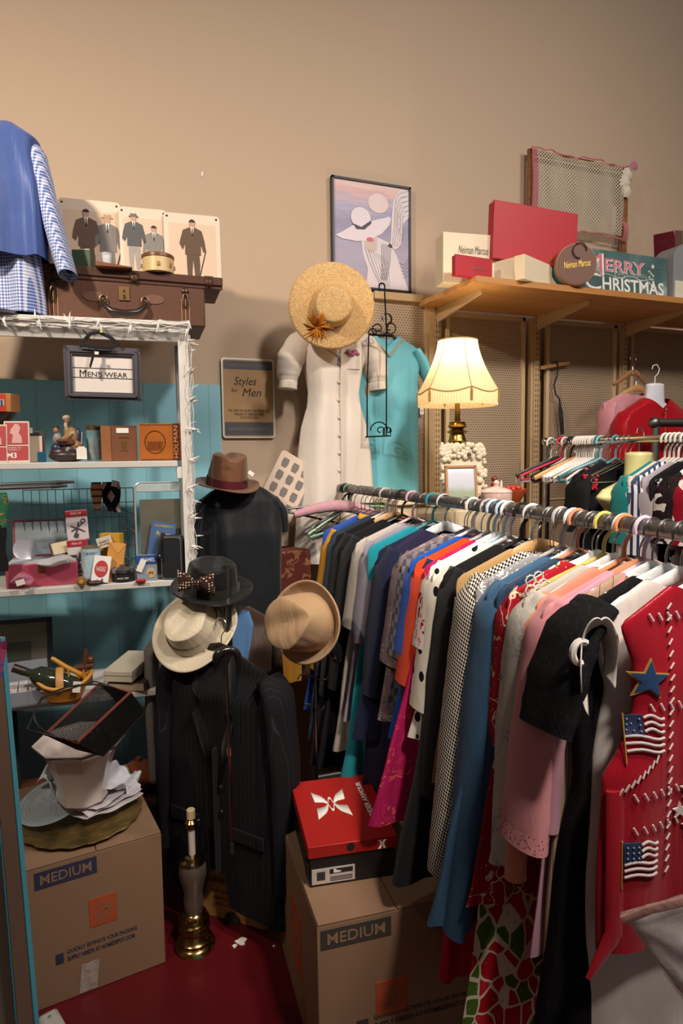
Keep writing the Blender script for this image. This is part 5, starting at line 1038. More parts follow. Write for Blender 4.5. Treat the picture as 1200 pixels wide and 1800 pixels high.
def flag(cx, cz, sc_):
    mb = MB()
    for k in range(6):
        z = cz+.026*sc_-.0105*k*sc_; x0 = cx+(-.004 if k < 3 else -.032)*sc_
        mb.tube([on(x0+(cx+.03*sc_-x0)*i/6, z+.004*sc_*math.sin(i*.9), .003) for i in range(7)], [(.0018, .0026)]*7, 6)
    mb.build('flag_stripes', P('#d6cbc9', .8), t)
    patch('flag_canton', [(cx-.034*sc_, cz+.030*sc_), (cx-.006*sc_, cz+.031*sc_), (cx-.006*sc_, cz+.0*sc_), (cx-.033*sc_, cz-.002*sc_)], P('#1e2f55', .8), .004)
    mb = MB()
    for i in range(3):
        for j in range(3): mb.ball(on(cx-.029*sc_+.009*i*sc_, cz+.006*sc_+.009*j*sc_, .005), .0016, 5)
    mb.build('flag_stars', P('#8fa8b8', .7), t)
    mb = MB(); mb.tube([on(cx-.036*sc_, cz+.034*sc_, .003), on(cx-.036*sc_, cz-.045*sc_, .003)], .0016, 5); mb.build('flag_pole', P('#b58a3c', .5), t)
flag(-.140, L-.232, 1.0); flag(-.150, L-.435, 1.0)
for x, z, r in ((-.055, L-.335, .018), (-.072, L-.37, .015), (-.05, L-.40, .018), (-.03, L-.36, .014)): patch('white_star', starpoly(x, z, r), st_m, .004)
mb = MB()
# curled near front edge of vest
mb = MB(); mb.tube([on(-.19+.0*i, L-.32-.04*i, -.004) for i in range(int((L-.34)/.04)+1)]+[(-.24, on(-.2, .01).y, -.03)], [(.008, .020)]*(int((L-.34)/.04)+1)+[(.003, .006)], 12, up=(1, 0, 0)); mb.build('front_edge', red, t)
# red garment low behind the denim
pr_ = rack_at(772, .25, .45); hz_ = drop(pr_-XD*.25+Vector((0, 0, .45)), 1720); cr_ = pr_-XD*.13
garment('red_skirt', 'plain bright red skirt showing below the denim dress', 'skirt', Vector((cr_.x, cr_.y, .60)), RZ1, .60-hz_, FAB('#b5101c', '#a00c18'), w=.115, hem=.12, th=.02, amp=.004, drop_=.0, seed=2, neck=.10, slope=.02)
# pale blue big hanger and other bare hangers on the rail
def bare(px0, px1, n_, kinds, label, group, w=.17):
    for i in range(n_):
        s = along(RA+Vector((0, 0, Z1)), rdir, px0+(px1-px0)*(i+rg.uniform(.2, .8))/n_); p = RA+rdir*s; k = kinds[i % len(kinds)]
        hanger(label, Vector((p.x, p.y, Z1)), RZ1+rg.uniform(-.16, .16), k[0], k[1], w=w, group=group, tilt=rg.uniform(-.05, .05))
bare(602, 700, 11, [('wire', '#b5b2ae'), ('wire', '#8f8f92')], 'bare thin wire hanger bunched at the far end of the front rack', 'bare wire hangers at far end of front rack')
bare(770, 1010, 9, [('wire', '#bab8b6')], 'bare thin wire hanger squeezed among clothes midway along the front rack', 'bare wire hangers midway along front rack')
bare(840, 1190, 2, [('plastic', '#dddad4')], 'bare white plastic hanger on nearer half of the front rack', 'bare white plastic hangers on front rack')
for px, c, lb in ((868, '#a9c0cf', 'pale blue'), (1015, '#c98468', 'salmon pink'), (1062, '#c9b865', 'yellow'), (725, '#c49aa8', 'dusty pink')):
    s = along(RA+Vector((0, 0, Z1)), rdir, px); p = RA+rdir*s; hanger('bare %s plastic hanger hooked on the front rack rail' % lb, Vector((p.x, p.y, Z1)), RZ1+rg.uniform(-.1, .1), 'plastic', c, w=.18)
# far end bunch pointing toward camera left
for i, (px, dz, k, c, lb, rot) in enumerate(((600, 0, 'padded', '#c99aa4', 'pink padded satin hanger at the far end of the front rack', -.12), (598, -.02, 'plastic', '#1a1a1c', 'glossy black hanger with long tip poking left over white dress', -.1), (602, -.045, 'plastic', '#18181a', 'black plastic hanger drooping below the pink padded one', .05), (604, -.07, 'plastic', '#1f1f21', 'lowest black plastic hanger at the far end of rack', .1), (606, -.05, 'plastic', '#7fae88', 'pale green plastic hanger among the black ones', .1), (607, -.03, 'wire', '#c9c9c9', 'shiny wire hanger leaning out from the far rack end', .0))):
    s = .15 if i == 0 else .075+.014*i; p = RA+rdir*s; hanger(lb, Vector((p.x, p.y, Z1)), RZ1+rot, k, c, w=.215, tilt=(.16, .26)[i] if i < 2 else dz*4)

# ---- rack two behind at right
Z2 = 1.545; SA = g2w((962-600)/FPX*2.75, 2.75, 0); SB = g2w((1200-600)/FPX*2.2, 2.2, 0); sd = (SB-SA).normalized(); SBe = SA+sd*1.5; chrome = METAL('#b9b4ac', .18)
leg_rack('chrome_clothes_rack', 'chrome rail clothes rack standing behind at far right', SA, SBe, Z2, .0135, chrome)
RZ2 = math.atan2(sd.y, sd.x)+PI/2; XD2 = Vector((math.cos(RZ2), math.sin(RZ2), 0))
def r2(px): s = along(SA+Vector((0, 0, Z2)), sd, px); q = SA+sd*s; return Vector((q.x, q.y, Z2))
bk2 = [(968, 'plastic', '#d9d6d0', 'white'), (978, 'wooden', '#2b2422', 'dark brown'), (986, 'plastic', '#c0304a', 'hot pink'), (993, 'plastic', '#cfc8bd', 'ivory'), (1003, 'plastic', '#1c1c1e', 'black'), (1010, 'wooden', 'w', 'pale wooden'), (1050, 'plastic', '#3f7f88', 'teal'), (1056, 'plastic', '#8fb3bb', 'light aqua')]
for px, k, c, lb in bk2: hanger('bare %s hanger near left end of chrome rack' % lb, r2(px)+Vector((0, 0, -.003)), RZ2+rg.uniform(-.12, .12), k, c, w=.2, tilt=rg.uniform(-.04, .06))
for i in range(9): hanger('bare white plastic hanger bunched on the chrome rack', r2(1014+4.2*i)+Vector((0, 0, -.003)), RZ2+rg.uniform(-.12, .12), 'plastic', '#d9d4ce', w=.18, group='bare white hangers bunched on chrome rack', tilt=rg.uniform(-.04, .04))
for i in range(5): hanger('bare silver wire hanger on the chrome rack', r2(1072+9*i)+Vector((0, 0, -.003)), RZ2+rg.uniform(-.1, .1), 'wire', '#c9c9c9', w=.18, group='bare wire hangers on chrome rack')
def G2(name, label, cat, px, L, mat, hk=('plastic', '#d6d3cd', 'white'), w=.2, **kw):
    loc = r2(px); garment(name, label, cat, loc, RZ2, L, mat, w=w, seed=rg.randint(0, 999), th=.02, **kw)
    hanger('%s hanger holding the %s' % (hk[2], label.split(' hung ')[0].split(' on chrome')[0]), loc+Vector((0, 0, -.003)), RZ2, hk[0], hk[1], w=w-.02)
G2('black_dress', 'black dress with red sequin shoulder hung on the chrome rack', 'dress', 1082, .95, SCRIBBLE('#141416', '#1c1c20', 20), sleeves=SHORT(.2), hk=('plastic', '#4c8c94', 'teal plastic'))
t, L, fr_ = GS['black_dress']; mb = MB()
for i in range(26): a = rg.uniform(-.19, -.12); z = L-.05-rg.uniform(0, .05); mb.ball((a, -.026, z), .006, 5)
mb.build('red_sequins', P('#b8142c', .25), t)
G2('teal_blouse', 'deep teal blouse on chrome rack under the pale torso form', 'blouse', 1169, .85, FAB('#127a78', '#0d6664'), sleeves=SHORT(.22))
G2('cream_blouse', 'cream long-sleeved blouse on chrome rack', 'blouse', 1177, .80, FAB('#cdbfb0', '#b8a999'), sleeves=LONG(.4))
G2('slate_shirt', 'slate-blue shirt with black collar on chrome rack', 'shirt', 1185, .80, FAB('#3d5068', '#2c3d52'), sleeves=LONG(.4))
G2('striped_shirt', 'navy and white striped shirt on chrome rack', 'shirt', 1193, .78, STRIPE('#d8d8dc', '#27304e', 40, .45), sleeves=SHORT(.25))
G2('grey_cardigan', 'soft grey cardigan on chrome rack left of grommet dress', 'cardigan', 1203, .82, FAB('#9d9499', '#857d82'), sleeves=LONG(.4))
G2('grommet_dress', 'black dress covered in silver grommets on chrome rack', 'dress', 1220, .95, DOTS('#131315', '#131315', 10), sleeves=None, w=.21)
t, L, fr_ = GS['grommet_dress']; mb = MB()
for i in range(10):
    for j in range(4):
        x = -.19+.045*j+rg.uniform(-.01, .01); z = L-.07-.06*i+rg.uniform(-.012, .012)
        r_ = rg.choice([.006, .009, .011]); c = Vector((x, fr_(x, z)-.002, z)); MB().tube([c+Vector((r_*math.cos(a), 0, r_*math.sin(a))) for a in [q*PI/5 for q in range(10)]], .002, 5, closed=True).build('grommet', METAL('#d0d0d2', .25), t)
G2('zebra_dress', 'red and black swirl-print dress at right end of chrome rack', 'dress', 1248, .95, SCRIBBLE('#1a1416', '#cfc9c6', 13, .06, '#b0202c'), sleeves=SHORT(.2), hk=('plastic', '#cfe0e8', 'pale blue'))
G2('crimson_dress', 'crimson print dress furthest along the chrome rack', 'dress', 1278, .95, SCRIBBLE('#8c1022', '#e0d8d4', 15, .04), sleeves=SHORT(.2))
# pale torso form on the chrome rack
def bust(name, label, loc, rzz, mat, hookm, sc=1.0, shoulders=.19, cat='torso form', dy=1.0):
    t = thing(name, label, cat, loc, rzz)
    mb = MB(); pr = [(-.20, .13, .02), (-.16, .155, .055), (-.10, .17, .07), (-.05, shoulders, .06), (-.025, shoulders*.86, .05), (0, .10, .045), (.015, .058, .045), (.06, .052, .045), (.10, .050, .044), (.104, .030, .03), (.105, .001, .001)]
    def f(u, v):
        q = v*(len(pr)-1); i = min(int(q), len(pr)-2); k = q-i; z, a, b = [pr[i][j]+(pr[i+1][j]-pr[i][j])*k for j in range(3)]
        c, s = math.cos(2*PI*u), math.sin(2*PI*u); return (sc*a*math.copysign(abs(c)**.85, c), sc*b*s*dy, sc*z)
    mb.grid(f, 32, 41, cu=True); mb.build('torso_shell', mat, t, angle=180)
    mb = MB(); mb.tube([(0, 0, .10*sc), (0, 0, .135*sc), (.018, 0, .15*sc), (.026, 0, .172*sc), (.01, 0, .192*sc), (-.014, 0, .186*sc), (-.02, 0, .17*sc)], .0024, 6); mb.build('hook', hookm, t); return t
q = r2(1124); bust('torso_form', 'pale yellow plastic torso form hooked on the chrome rack', q+Vector((0, 0, -.15)), RZ2+.12, P('#d6cf92', .3, var=.06), METAL('#b9b9b9', .25), 1.0, .235, dy=1.0)
# third rack end, grey pipe
qa = g2w((1150-600)/FPX*2.9, 2.9, 0); qb = qa+Vector((1, -.1, 0))
leg_rack('pipe_clothes_rack', 'end of a higher grey pipe rack at right edge of photo', qa, qb, drop(qa+Vector((0, 0, 1.6)), 743), .019, grp, posts=(0,))
# red jacket on white bust and pink shirts
q = rt(1150, 690, 3.12); jz = drop(q, 700)
t, L, fr_ = garment('red_jacket', 'crimson red jacket worn by the white torso form on the wall', 'jacket', (q.x, q.y, jz+.078), 0, .62, FAB('#b3101f', '#9c0c1a', 700, .4, .3), w=.215, sleeves=LONG(.45, .06, .0), th=.05, neck=.07, slope=.075, amp=.006, neckdip=.05, seed=3, thp=[(0, .05), (.075, .045), (.2, .06), (.62, .06)])
mb = MB(); mb.ball((0, -.07, L-.06), .006, 6); mb.tube([(0, -.066, L-.05), (0, -.072, L-.6)], .002, 4); mb.build('front_closure', METAL('#a98d5c', .4), t)
bt_ = bust('white_torso_form', 'white torso form with hook wearing the red jacket', Vector((q.x, q.y, jz-.035)), 0, P('#dfe2ea', .3, var=.03), P('#e8e8ea', .3, var=0), 1.0, .14, dy=.62)
q2 = rt(1118, 668, 3.28); z2 = drop(q2, 690)
garment('pink_shirt', 'light pink shirt behind the red jacket on a wooden hanger', 'shirt', (q2.x, q2.y, z2+.078), .05, .6, FAB('#d79aa2', '#c5868f'), w=.21, sleeves=LONG(.45, .05), th=.03, seed=4)
hanger('pale wooden hanger holding the light pink shirt on the wall', (q2.x, q2.y, z2+.096), .05, 'wooden', 'w', w=.15)
q3 = rt(1112, 646, 3.33); hanger('bare brown wooden hanger on the wall above the pink shirt', (q3.x, q3.y, drop(q3, 640)+.03), .1, 'wooden', '#9c6c44', w=.13)
# wooden hanger with cords on the wall
q = ry(974, 645, WY-.085); zq = drop(q, 642); t = thing('corded_hanger', 'wooden hanger with black twisted cord dangling on the perforated panel', 'hanger', (q.x, q.y, zq), (0, -.14, 0))
mb = MB(); mb.prism([(-.09, -.014), (.09, -.006), (.10, .004), (.095, .01), (0, .012), (-.09, .004)], -.008, .008); mb.build('wooden_bar', WOOD('#b07a42', '#cc9a60', 5), t, bevel=.002)
mb = MB(); mb.tube([(-.02, -.012, .012), (0, -.016, .018), (.012, -.012, .0), (.004, -.012, -.05), (-.024, -.012, -.10), (-.02, -.012, -.15), (0, -.012, -.17), (.004, -.012, -.30)], .004, 6); mb.build('black_cord', P('#1c1a1a', .7), t)
mb = MB()
for i in range(4): mb.tube([(.002, -.012, -.17), (-.012+.008*i, -.014, -.25), (-.01+.006*i, -.012, -.36)], .003, 5)
mb.build('cord_strands', P('#1c1a1a', .7), t)
# ------------------------------------------------ hats
def hat(name, label, loc, axis, rb, rc, hc, mat, band=None, curl=.0, pinch=.0, spin=0, bw=.03, oval=1.15, parts=None, flat=.0, droop=0, top=.86, rim=.004):
    q = Vector(axis).to_track_quat('Z', 'Y'); Mq = q.to_matrix() @ RZ(spin); t = thing(name, label, 'hat', loc, Mq)
    def bz(r, a): k = (r-rc)/(rb-rc); return curl*k*k*(abs(math.sin(a))**2)-droop*k*k+.004*math.sin(3*a)*k
    mb = MB()
    def fb(u, v):
        a = 2*PI*u; r = rc*.92+(rb-rc*.92)*v; o = 1+(oval-1)*(1-v*.6); return (r*math.cos(a)*o, r*math.sin(a), bz(r, a))
    mb.grid(fb, 56, 9, cu=True); mb.build('brim', mat, t, solid=rim, angle=180)
    mb = MB()
    def fc(u, v):
        a = 2*PI*u
        if v < .62: k = v/.62; r = rc*(1-(1-top)*k**1.5); z = hc*k
        else:
            k = (v-.62)/.38; r = rc*top*math.cos(k*PI/2)**.8 if k < 1 else 0; z = hc+hc*.10*math.sin(k*PI/2)
        x, y = r*math.cos(a)*oval, r*math.sin(a)
        if v > .4: z -= pinch*math.exp(-(y/(rc*.32))**2)*min(1, (v-.4)/.3)*(1-.35*abs(x)/rc); 
        if pinch and z > hc*.45: y *= 1-.35*max(0, x/rc)*min(1, (z-hc*.45)/(hc*.4))
        if flat and v > .62: z = min(z, hc*(1.0)); z -= flat*max(0, 1-math.hypot(x, y)/(rc*top*.85))**.5
        return (x, y, z)
    mb.grid(fc, 48, 30, cu=True); mb.build('crown', mat, t, angle=180)
    if band:
        mb = MB()
        def fd(u, v): a = 2*PI*u; r = rc*1.012+.001; k = v*bw/hc; r2 = r*(1-(1-top)*k**1.5)+.0012; return (r2*math.cos(a)*oval, r2*math.sin(a), .002+bw*v)
        mb.grid(fd, 48, 4, cu=True); mb.build('band', band, t, angle=180)
    return t, Mq
toC = lambda p: (C0-Vector(p)).normalized()
# straw hat over dress
p = rt(583, 538, 2.66); ax = (toC(p)+Vector((.10, 0, .10))).normalized()
t, Mq = hat('straw_hat', 'wide golden straw sun hat with rust cloth flower atop the white dress', p, ax, .168, .082, .075, STRAW('#b98f55', '#e6c28a', 150), None, 0, 0, 0, oval=1.05, droop=.012, top=.8)
mb = MB(); rs = random.Random(5)
fc_ = Mq.inverted() @ (rt(556, 576, 2.50)-p)
for i in range(60):
    a = rs.uniform(0, 2*PI); L_ = rs.uniform(.03, .062); e = rs.uniform(.0, .012)
    b = fc_+Vector((0, 0, .0)); d = Vector((math.cos(a), math.sin(a), rs.uniform(.0, 1.1))); s_ = Vector((-math.sin(a), math.cos(a), 0))
    mb.tube([b, b+d*L_*.5+s_*.003, b+d*L_+s_*rs.uniform(-.004, .004)], [(.003, .009), (.004, .017), (.001, .006)], 6)
mb.ball(fc_+Vector((0, 0, .01)), .009, 6); mb.build('cloth_flower', FAB('#c47a12', '#86480a', 200, .8, .5), t, angle=180)
# brown fedora, black hat with bow, cream hat, bucket hat
p = rt(399, 852, 2.50); p.z += -.002
t, Mq = hat('brown_fedora', 'brown fedora with burgundy band on top of the black tee torso', p, (.06, -.18, 1), .122, .076, .115, FAB('#7a563f', '#64452f', 300, .5, .3), FAB('#5b1c28', '#43131d'), .012, .022, 78, bw=.03, oval=1.14)
mb = MB(); c = Mq.inverted() @ (rt(441, 832, 2.42)-p); mb.box(c, (.022, .002, .014), Mq.inverted() @ RY(35)); mb.build('price_tag', WHT, t)
p = rt(372, 1034, 2.08)
t, Mq = hat('black_fedora', 'black felt hat with dark band and polka dot bow', p, (.02, -.22, 1), .130, .085, .085, FAB('#1b1b1c', '#111112', 400, .4, .2), FAB('#25281c', '#1c1e16'), .008, .012, 70, bw=.028, oval=1.12)
bowm = DOTS3('#3a241f', '#d8c9b4', 120, .30); c = Mq.inverted() @ (rt(345, 1024, 1.94)-p)
Ri = Mq.inverted(); mb = MB()
def wing(sx):
    def f(u, v): a = 2*PI*u; w_ = .010+.024*v**.8; return Ri @ Vector((sx*(.006+.048*v), .010*math.cos(a)*math.sin(PI*min(.98, .1+v)), -.012*v*sx+w_*math.sin(a)*(1+.1*math.sin(6*a))))+c
    return f
for sx in (-1, 1): mb = MB(); mb.grid(wing(sx), 20, 8, cu=True); mb.build('bow_loop', bowm, t, angle=180)
mb = MB(); mb.ball(c+Ri @ Vector((0, -.004, 0)), (.008, .008, .011), 8); mb.build('bow_knot', bowm, t)
p = rt(344, 1108, 2.04); ax = Vector((-.42, -.62, .62))
t, Mq = hat('cream_straw_hat', 'cream woven straw hat with pale pleated band under the black hat', p, ax, .135, .078, .085, FAB('#d8ccb4', '#b9ab90', 260, .6, .3), FAB('#cfc4b4', '#a79c8c', 300), .02, .016, 60, bw=.035, oval=1.15)
p = rt(545, 1093, 1.92); ax = Vector((-.80, -.50, .18))
t, Mq = hat('bucket_hat', 'tan cloth bucket hat hooked on the metal stand', p, ax, .122, .088, .115, FAB('#b0916e', '#98795a', 250, .5, .6), None, .0, .014, 20, oval=1.1, droop=-.03, top=.86, rim=.005)
# black tee on torso form
p = rt(420, 850, 2.56); zt_ = p.z
gL = .62
garment('black_tee', 'black tee on dress form below the brown fedora', 't-shirt', (p.x, p.y, zt_+.078+.004), .15-YAW*.4, gL, FAB('#1f2226', '#15171a', 500, .4, .5), w=.175, sleeves=SHORT(.13, .055, .002), th=.085, slope=.07, neck=.055, amp=.005, thp=[(0, .03), (.07, .06), (.2, .09), (.62, .085)], seed=8, prof=[(0, .05), (.03, .11), (.07, .165), (.1, .17), (.25, .165), (gL, .16)])
df = thing('dress_form', 'dark dress form stand wearing the black tee', 'dress form', (p.x, p.y, 0), .0)
mb = MB(); mb.lathe([(.0, zt_-.6), (.12, zt_-.6), (.13, zt_-.3), (.12, zt_-.12), (.05, zt_-.05), (.035, zt_-.02), (0, zt_-.02)], 20, sy=.55); mb.build('torso', P('#26221f', .7), df)
MB().tube([(0, 0, .03), (0, 0, zt_-.6)], .014, 10).build('pole', grp, df); MB().lathe([(0, 0), (.16, 0), (.15, .02), (.02, .035), (0, .035)], 24).build('base', grp, df)

# ------------------------------------------------ white dress on its form, turquoise dress, iron rack
p = rt(584, 590, 2.88); zsh = p.z; zh = rt(584, 985, 2.88).z; L = zsh-zh; wd_ = FAB('#e4dbd0', '#cfc6bc', 400, .5, .5)
prf = [(0, .06), (.035, .145), (.06, .155), (.15, .125), (.24, .108), (.30, .112), (.40, .145), (.50, .16), (L, .185)]
t, L, fr_ = garment('white_dress', 'white button-front dress with puffed short sleeves below the straw hat', 'dress', (p.x, p.y, zsh+.078), -.12, L, wd_, w=.15, prof=prf, thp=[(0, .05), (.06, .07), (.15, .085), (.25, .07), (.4, .075), (L, .06)], neck=.06, slope=.045, amp=.007, folds=5, seed=21, neckdip=.06,
    sleeves=[(-.05, 0, .02, .045, .045), (-.005, 0, .0, .062, .06), (.035, -.004, -.06, .066, .058), (.048, -.006, -.12, .060, .05), (.050, -.006, -.150, .046, .04)])
mb = MB()
for s in (-1, 1): mb.tube([(s*.198, -.006, L-.045-.150), (s*.202, -.006, L-.045-.185)], [(.040, .046), (.040, .048)], 18, up=(0, 1, 0))
mb.build('cuff', wd_, t)
mb = MB(); mb.tube([Vector((.012, fr_(.012, L-.10-.03*i)-.001, L-.10-.03*i)) for i in range(int((L-.12)/.03))], [(.0016, .016)]*int((L-.12)/.03), 6, up=(0, 1, 0)); mb.build('button_placket', wd_, t)
mb = MB()
for i in range(9): z = L-.13-.075*i; mb.ball((.006, fr_(.006, z)-.004, z), (.007, .003, .007), 6)
mb.build('buttons', P('#cfc6b8', .3), t)
mb = MB()
for s in (-1, 1):
    a = [(s*.0+.008, L-.10), (s*.035, L-.02), (s*.075, L+.006), (s*.105, L-.03), (s*.06, L-.06)]
    n = 5; A_ = [Vector((x, fr_(x, min(z, L-.02))-.006, z)) for x, z in a]; B_ = [v+Vector((0, .003, 0)) for v in A_]; mb.add(A_+B_, [(0, 1, 2, 3, 4), (9, 8, 7, 6, 5)]+[(i, i+5, (i+1) % 5+5, (i+1) % 5) for i in range(5)])
mb.build('collar', wd_, t)
mb = MB(); mb.box((.065, fr_(.065, L-.12)-.002, L-.12), (.075, .003, .06)); mb.build('breast_pocket', wd_, t, bevel=.001)
mb = MB(); mb.tube([(.038+.0075*i, fr_(.065, L-.10)-.006-.003*(i % 2), L-.082+.007*math.sin(i*1.4)) for i in range(9)], [.004, .008, .011, .009, .012, .009, .011, .008, .004], 8); mb.build('pink_ruffle', FAB('#c97f92', '#b0667a', 150), t, angle=180)
mb = MB(); mb.tube([(.12, -.06, L-.16), (.125, -.09, L-.21)], .0008, 4); mb.prism([(.125+.011*math.cos(a), L-.24+.026*math.sin(a)) for a in [i*PI/8 for i in range(16)]], -.096, -.095); mb.build('brown_hang_tag', P('#b08b63', .8), t)
fs = thing('dress_stand', 'beige dress stand under the white dress', 'dress form', (p.x, p.y, 0), 0)
mb = MB(); mb.lathe([(0, zsh-.4), (.08, zsh-.4), (.09, zsh-.2), (.08, zsh-.06), (.04, zsh-.03), (.035, zsh+.03), (0, zsh+.03)], 20, sy=.6); mb.build('torso', P('#b9a08c', .7), fs); MB().tube([(0, 0, .02), (0, 0, zsh-.4)], .014, 10).build('pole', grp, fs); MB().lathe([(0, 0), (.16, 0), (.15, .02), (0, .03)], 24).build('base', grp, fs)
p = rt(680, 590, 2.98); L = .86
tq = FAB('#70bccb', '#579fb4', 500, .4, .4)
t, L, fr_ = garment('turquoise_dress', 'turquoise shift dress with cream neckline band on the wall grid', 'dress', (p.x, p.y-.0, p.z+.078), -.05, L, tq, w=.165, hem=.155, th=.035, sleeves=[(-.03, 0, .0, .045, .02), (.005, 0, -.05, .052, .024), (.045, -.004, -.14, .05, .02)], neck=.055, slope=.06, amp=.008, folds=3, seed=6, neckdip=.05)
mb = MB()
for s in (-1, 1): mb.tube([Vector((s*(.075-.019*i), fr_(s*(.075-.019*i), L-.014-.021*i)-.003, L-.012-.021*i)) for i in range(5)], [(.003, .011)]*5, 8, up=(0, 1, 0))
mb.build('cream_neckband', P('#dcc39a', .8), t)
hanger('black plastic hanger holding the turquoise dress', (p.x, p.y, p.z+.078), -.05, 'plastic', '#23242a', w=.13)
# iron scroll rack
t = thing('iron_rack', 'black wrought iron scroll rack hanging before the turquoise dress', 'rack', rt(672, 500, 2.80)); o0 = Vector(t.location); irn = METAL('#22262a', .45)
I = lambda px, py: rt(px, py, 2.80)-o0
def sc_(px, py, r, a0, a1, n=14, k=.0): return [I(px+(r*(1-k*i/n))*math.cos(math.radians(a0+(a1-a0)*i/n)), py+(r*(1-k*i/n))*math.sin(math.radians(a0+(a1-a0)*i/n))) for i in range(n+1)]
mb = MB(); mb.tube([I(667, 512)]+sc_(671, 503, 5, 180, 350)+[I(676, 520), I(678, 560), I(680, 592)], .0035, 6); mb.build('hook_stem', irn, t)
for q, (x, y, r, a0, a1, k) in enumerate(((664, 578, 12, 90, 470, .7), (685, 576, 12, 90, -290, .7), (656, 585, 9, 160, 400, .5), (668, 757, 9, 60, -300, .75), (681, 757, 9, 120, 480, .75))):
    MB().tube(sc_(x, y, r, a0, a1, 18, k), .0028, 6).build('scroll', irn, t)
MB().tube([I(648, 588), I(690, 591)], .004, 6).build('cross_bar', irn, t); MB().tube([I(648, 589), I(645, 690), I(645, 768)], .0032, 6).build('side_rod', irn, t); MB().tube([I(679, 590), I(679, 765)], .0032, 6).build('side_rod', irn, t)
MB().tube([I(642, 768), I(687, 766)]+sc_(681, 757, 6, 40, -60, 5), .0035, 6).build('bottom_bar', irn, t)
MB().tube(sc_(666, 757, 15, 180, 360, 12), .0028, 6).build('scroll', irn, t)

# ------------------------------------------------ tweed, denim shirt, cardigan, pinstripe jacket, cane, stand
vst = thing('coat_stand', 'metal coat stand with curved hooks behind the pinstripe jacket', 'coat stand', g2w(-.36, 2.02, 0)); b0 = Vector(vst.location)
MB().lathe([(0, 0), (.04, 0), (.035, .02), (.02, .04), (0, .04)], 24).build('base', P('#232323', .4), vst)
MB().tube([(0, 0, .03), (0, 0, 1.16)], .012, 10).build('pole', METAL('#7d7d7d', .3), vst)
for k, (px, py, tt) in enumerate(((478, 1178, 1.9), (330, 1100, 2.0), (300, 1100, 2.02))):
    e = rt(px, py, tt)-b0; MB().tube([(0, 0, e.z-.06), (e.x*.5, e.y*.5, e.z-.05), (e.x*.9, e.y*.9, e.z-.02), (e.x, e.y, e.z)], .0035, 6).build('hook_arm', METAL('#8c8c8c', .25), vst)
ms = thing('hat_stand', 'thin metal stand with arched top holding the bucket hat', 'hat stand', g2w((549-600)/FPX*1.98, 1.98, 0)); b1 = Vector(ms.location)
zz = drop(b1+Vector((0, 0, 1)), 1120); MB().tube([(0, 0, 0.01), (0, 0, zz)], .005, 8).build('pole', METAL('#9a9a98', .25), ms); MB().lathe([(0, 0), (.07, 0), (.06, .012), (0, .014)], 20).build('base', P('#222', .4) if False else P('#222222', .4), ms)
for py, r in ((1188, .05), (1240, .035)): z_ = drop(b1+Vector((0, 0, 1)), py); MB().tube([(-r*math.cos(a)-.01, -.01, z_+.014*math.sin(a*2)) for a in [i*PI/10 for i in range(11)]], .0022, 6).build('wire_arm', METAL('#a9a9a7', .25), ms)
p = rt(588, 1142, 1.99); mb = MB(); mb.ball((0, 0, 0), (.022, .02, .045), 12, RY(-14)); o = mb.build('black_glove_mould', P('#131416', .12, coat=1, var=0)); o.location = p; o.name = 'glossy_pod'; tag(o, 'glossy black oval pod beside the bucket hat', 'ornament')
p = rt(352, 1088, 2.32); garment('grey_cardigan', 'grey knit cardigan whose sleeve hangs left of the pinstripe jacket', 'cardigan', (p.x, p.y, p.z+.078), -.15, .66, STRIPE('#77716f', '#67615f', 180, .5), w=.175, th=.05, sleeves=LONG(.52, .045, .006), seed=31)
p = rt(398, 1066, 2.24); t, L, fr_ = garment('tweed_jacket', 'brown tweed jacket with blue denim collar beneath the hats', 'jacket', (p.x, p.y, p.z+.078), -.25, .55, FAB('#4d3a32', '#33251f', 220, .7, .5), w=.185, sleeves=LONG(.45, .06), th=.06, slope=.07, seed=33)
p = rt(405, 1072, 2.13); t, L, fr_ = garment('denim_shirt', 'light blue denim shirt panel showing between cream hat and tweed jacket', 'shirt', (p.x, p.y, p.z+.078), -.35, .30, FAB('#5d86b4', '#4a719e', 500, .5, .5), w=.085, th=.012, hem=.06, neck=.07, slope=.02, seed=34, amp=.003, prof=[(0, .06), (.05, .075), (.3, .03)])
# pinstripe suit jacket: near shoulder at right
PL_ = rt(290, 1180, 2.10); PR_ = rt(505, 1190, 1.84); dd_ = (PR_-PL_); dd_.z = 0; rzp = math.atan2(dd_.y, dd_.x); pc = (PL_+PR_)/2; ztp = drop(Vector((pc.x, pc.y, 1)), 1140); zbp = drop(Vector((PR_.x, PR_.y, .3))-dd_*.1, 1615)
pin = STRIPE('#18181b', '#2b2a30', 62, .08); Lp = ztp-zbp
t, L, fr_ = garment('pinstripe_jacket', 'large black pinstripe suit jacket hanging open left of the centre', 'jacket', (pc.x, pc.y, ztp+.078), rzp, Lp, pin, w=.215, sleeves=[(-.035, 0, .01, .05, .03), (-.0, 0, -.04, .062, .035), (.02, .0, -.25, .062, .035), (.022, -.004, -.62, .052, .032)], th=.05, slope=.07, neck=.055, seed=41, amp=.006, folds=3, hem=.245, notch=(-.012, .035, .16))
mb = MB()
for s in (-1, 1):
    a = [(s*.012, L-.42), (s*.085, L-.20), (s*.058, L-.17), (s*.088, L-.12), (s*.065, L+.004), (s*.03, L-.06)]
    n = 6; A_ = [Vector((x, fr_(x, min(z, L-.03))-.008, z)) for x, z in a]; B_ = [v+Vector((0, .005, 0)) for v in A_]; c_ = sum(A_, Vector())/6
    mb = MB(); mb.add(A_+B_+[c_], [(i, (i+1) % n, 2*n) for i in range(n)]+[(i, i+n, (i+1) % n+n, (i+1) % n) for i in range(n)]); mb.build('lapel', FAB('#141416', '#0d0d0f'), t, angle=180)
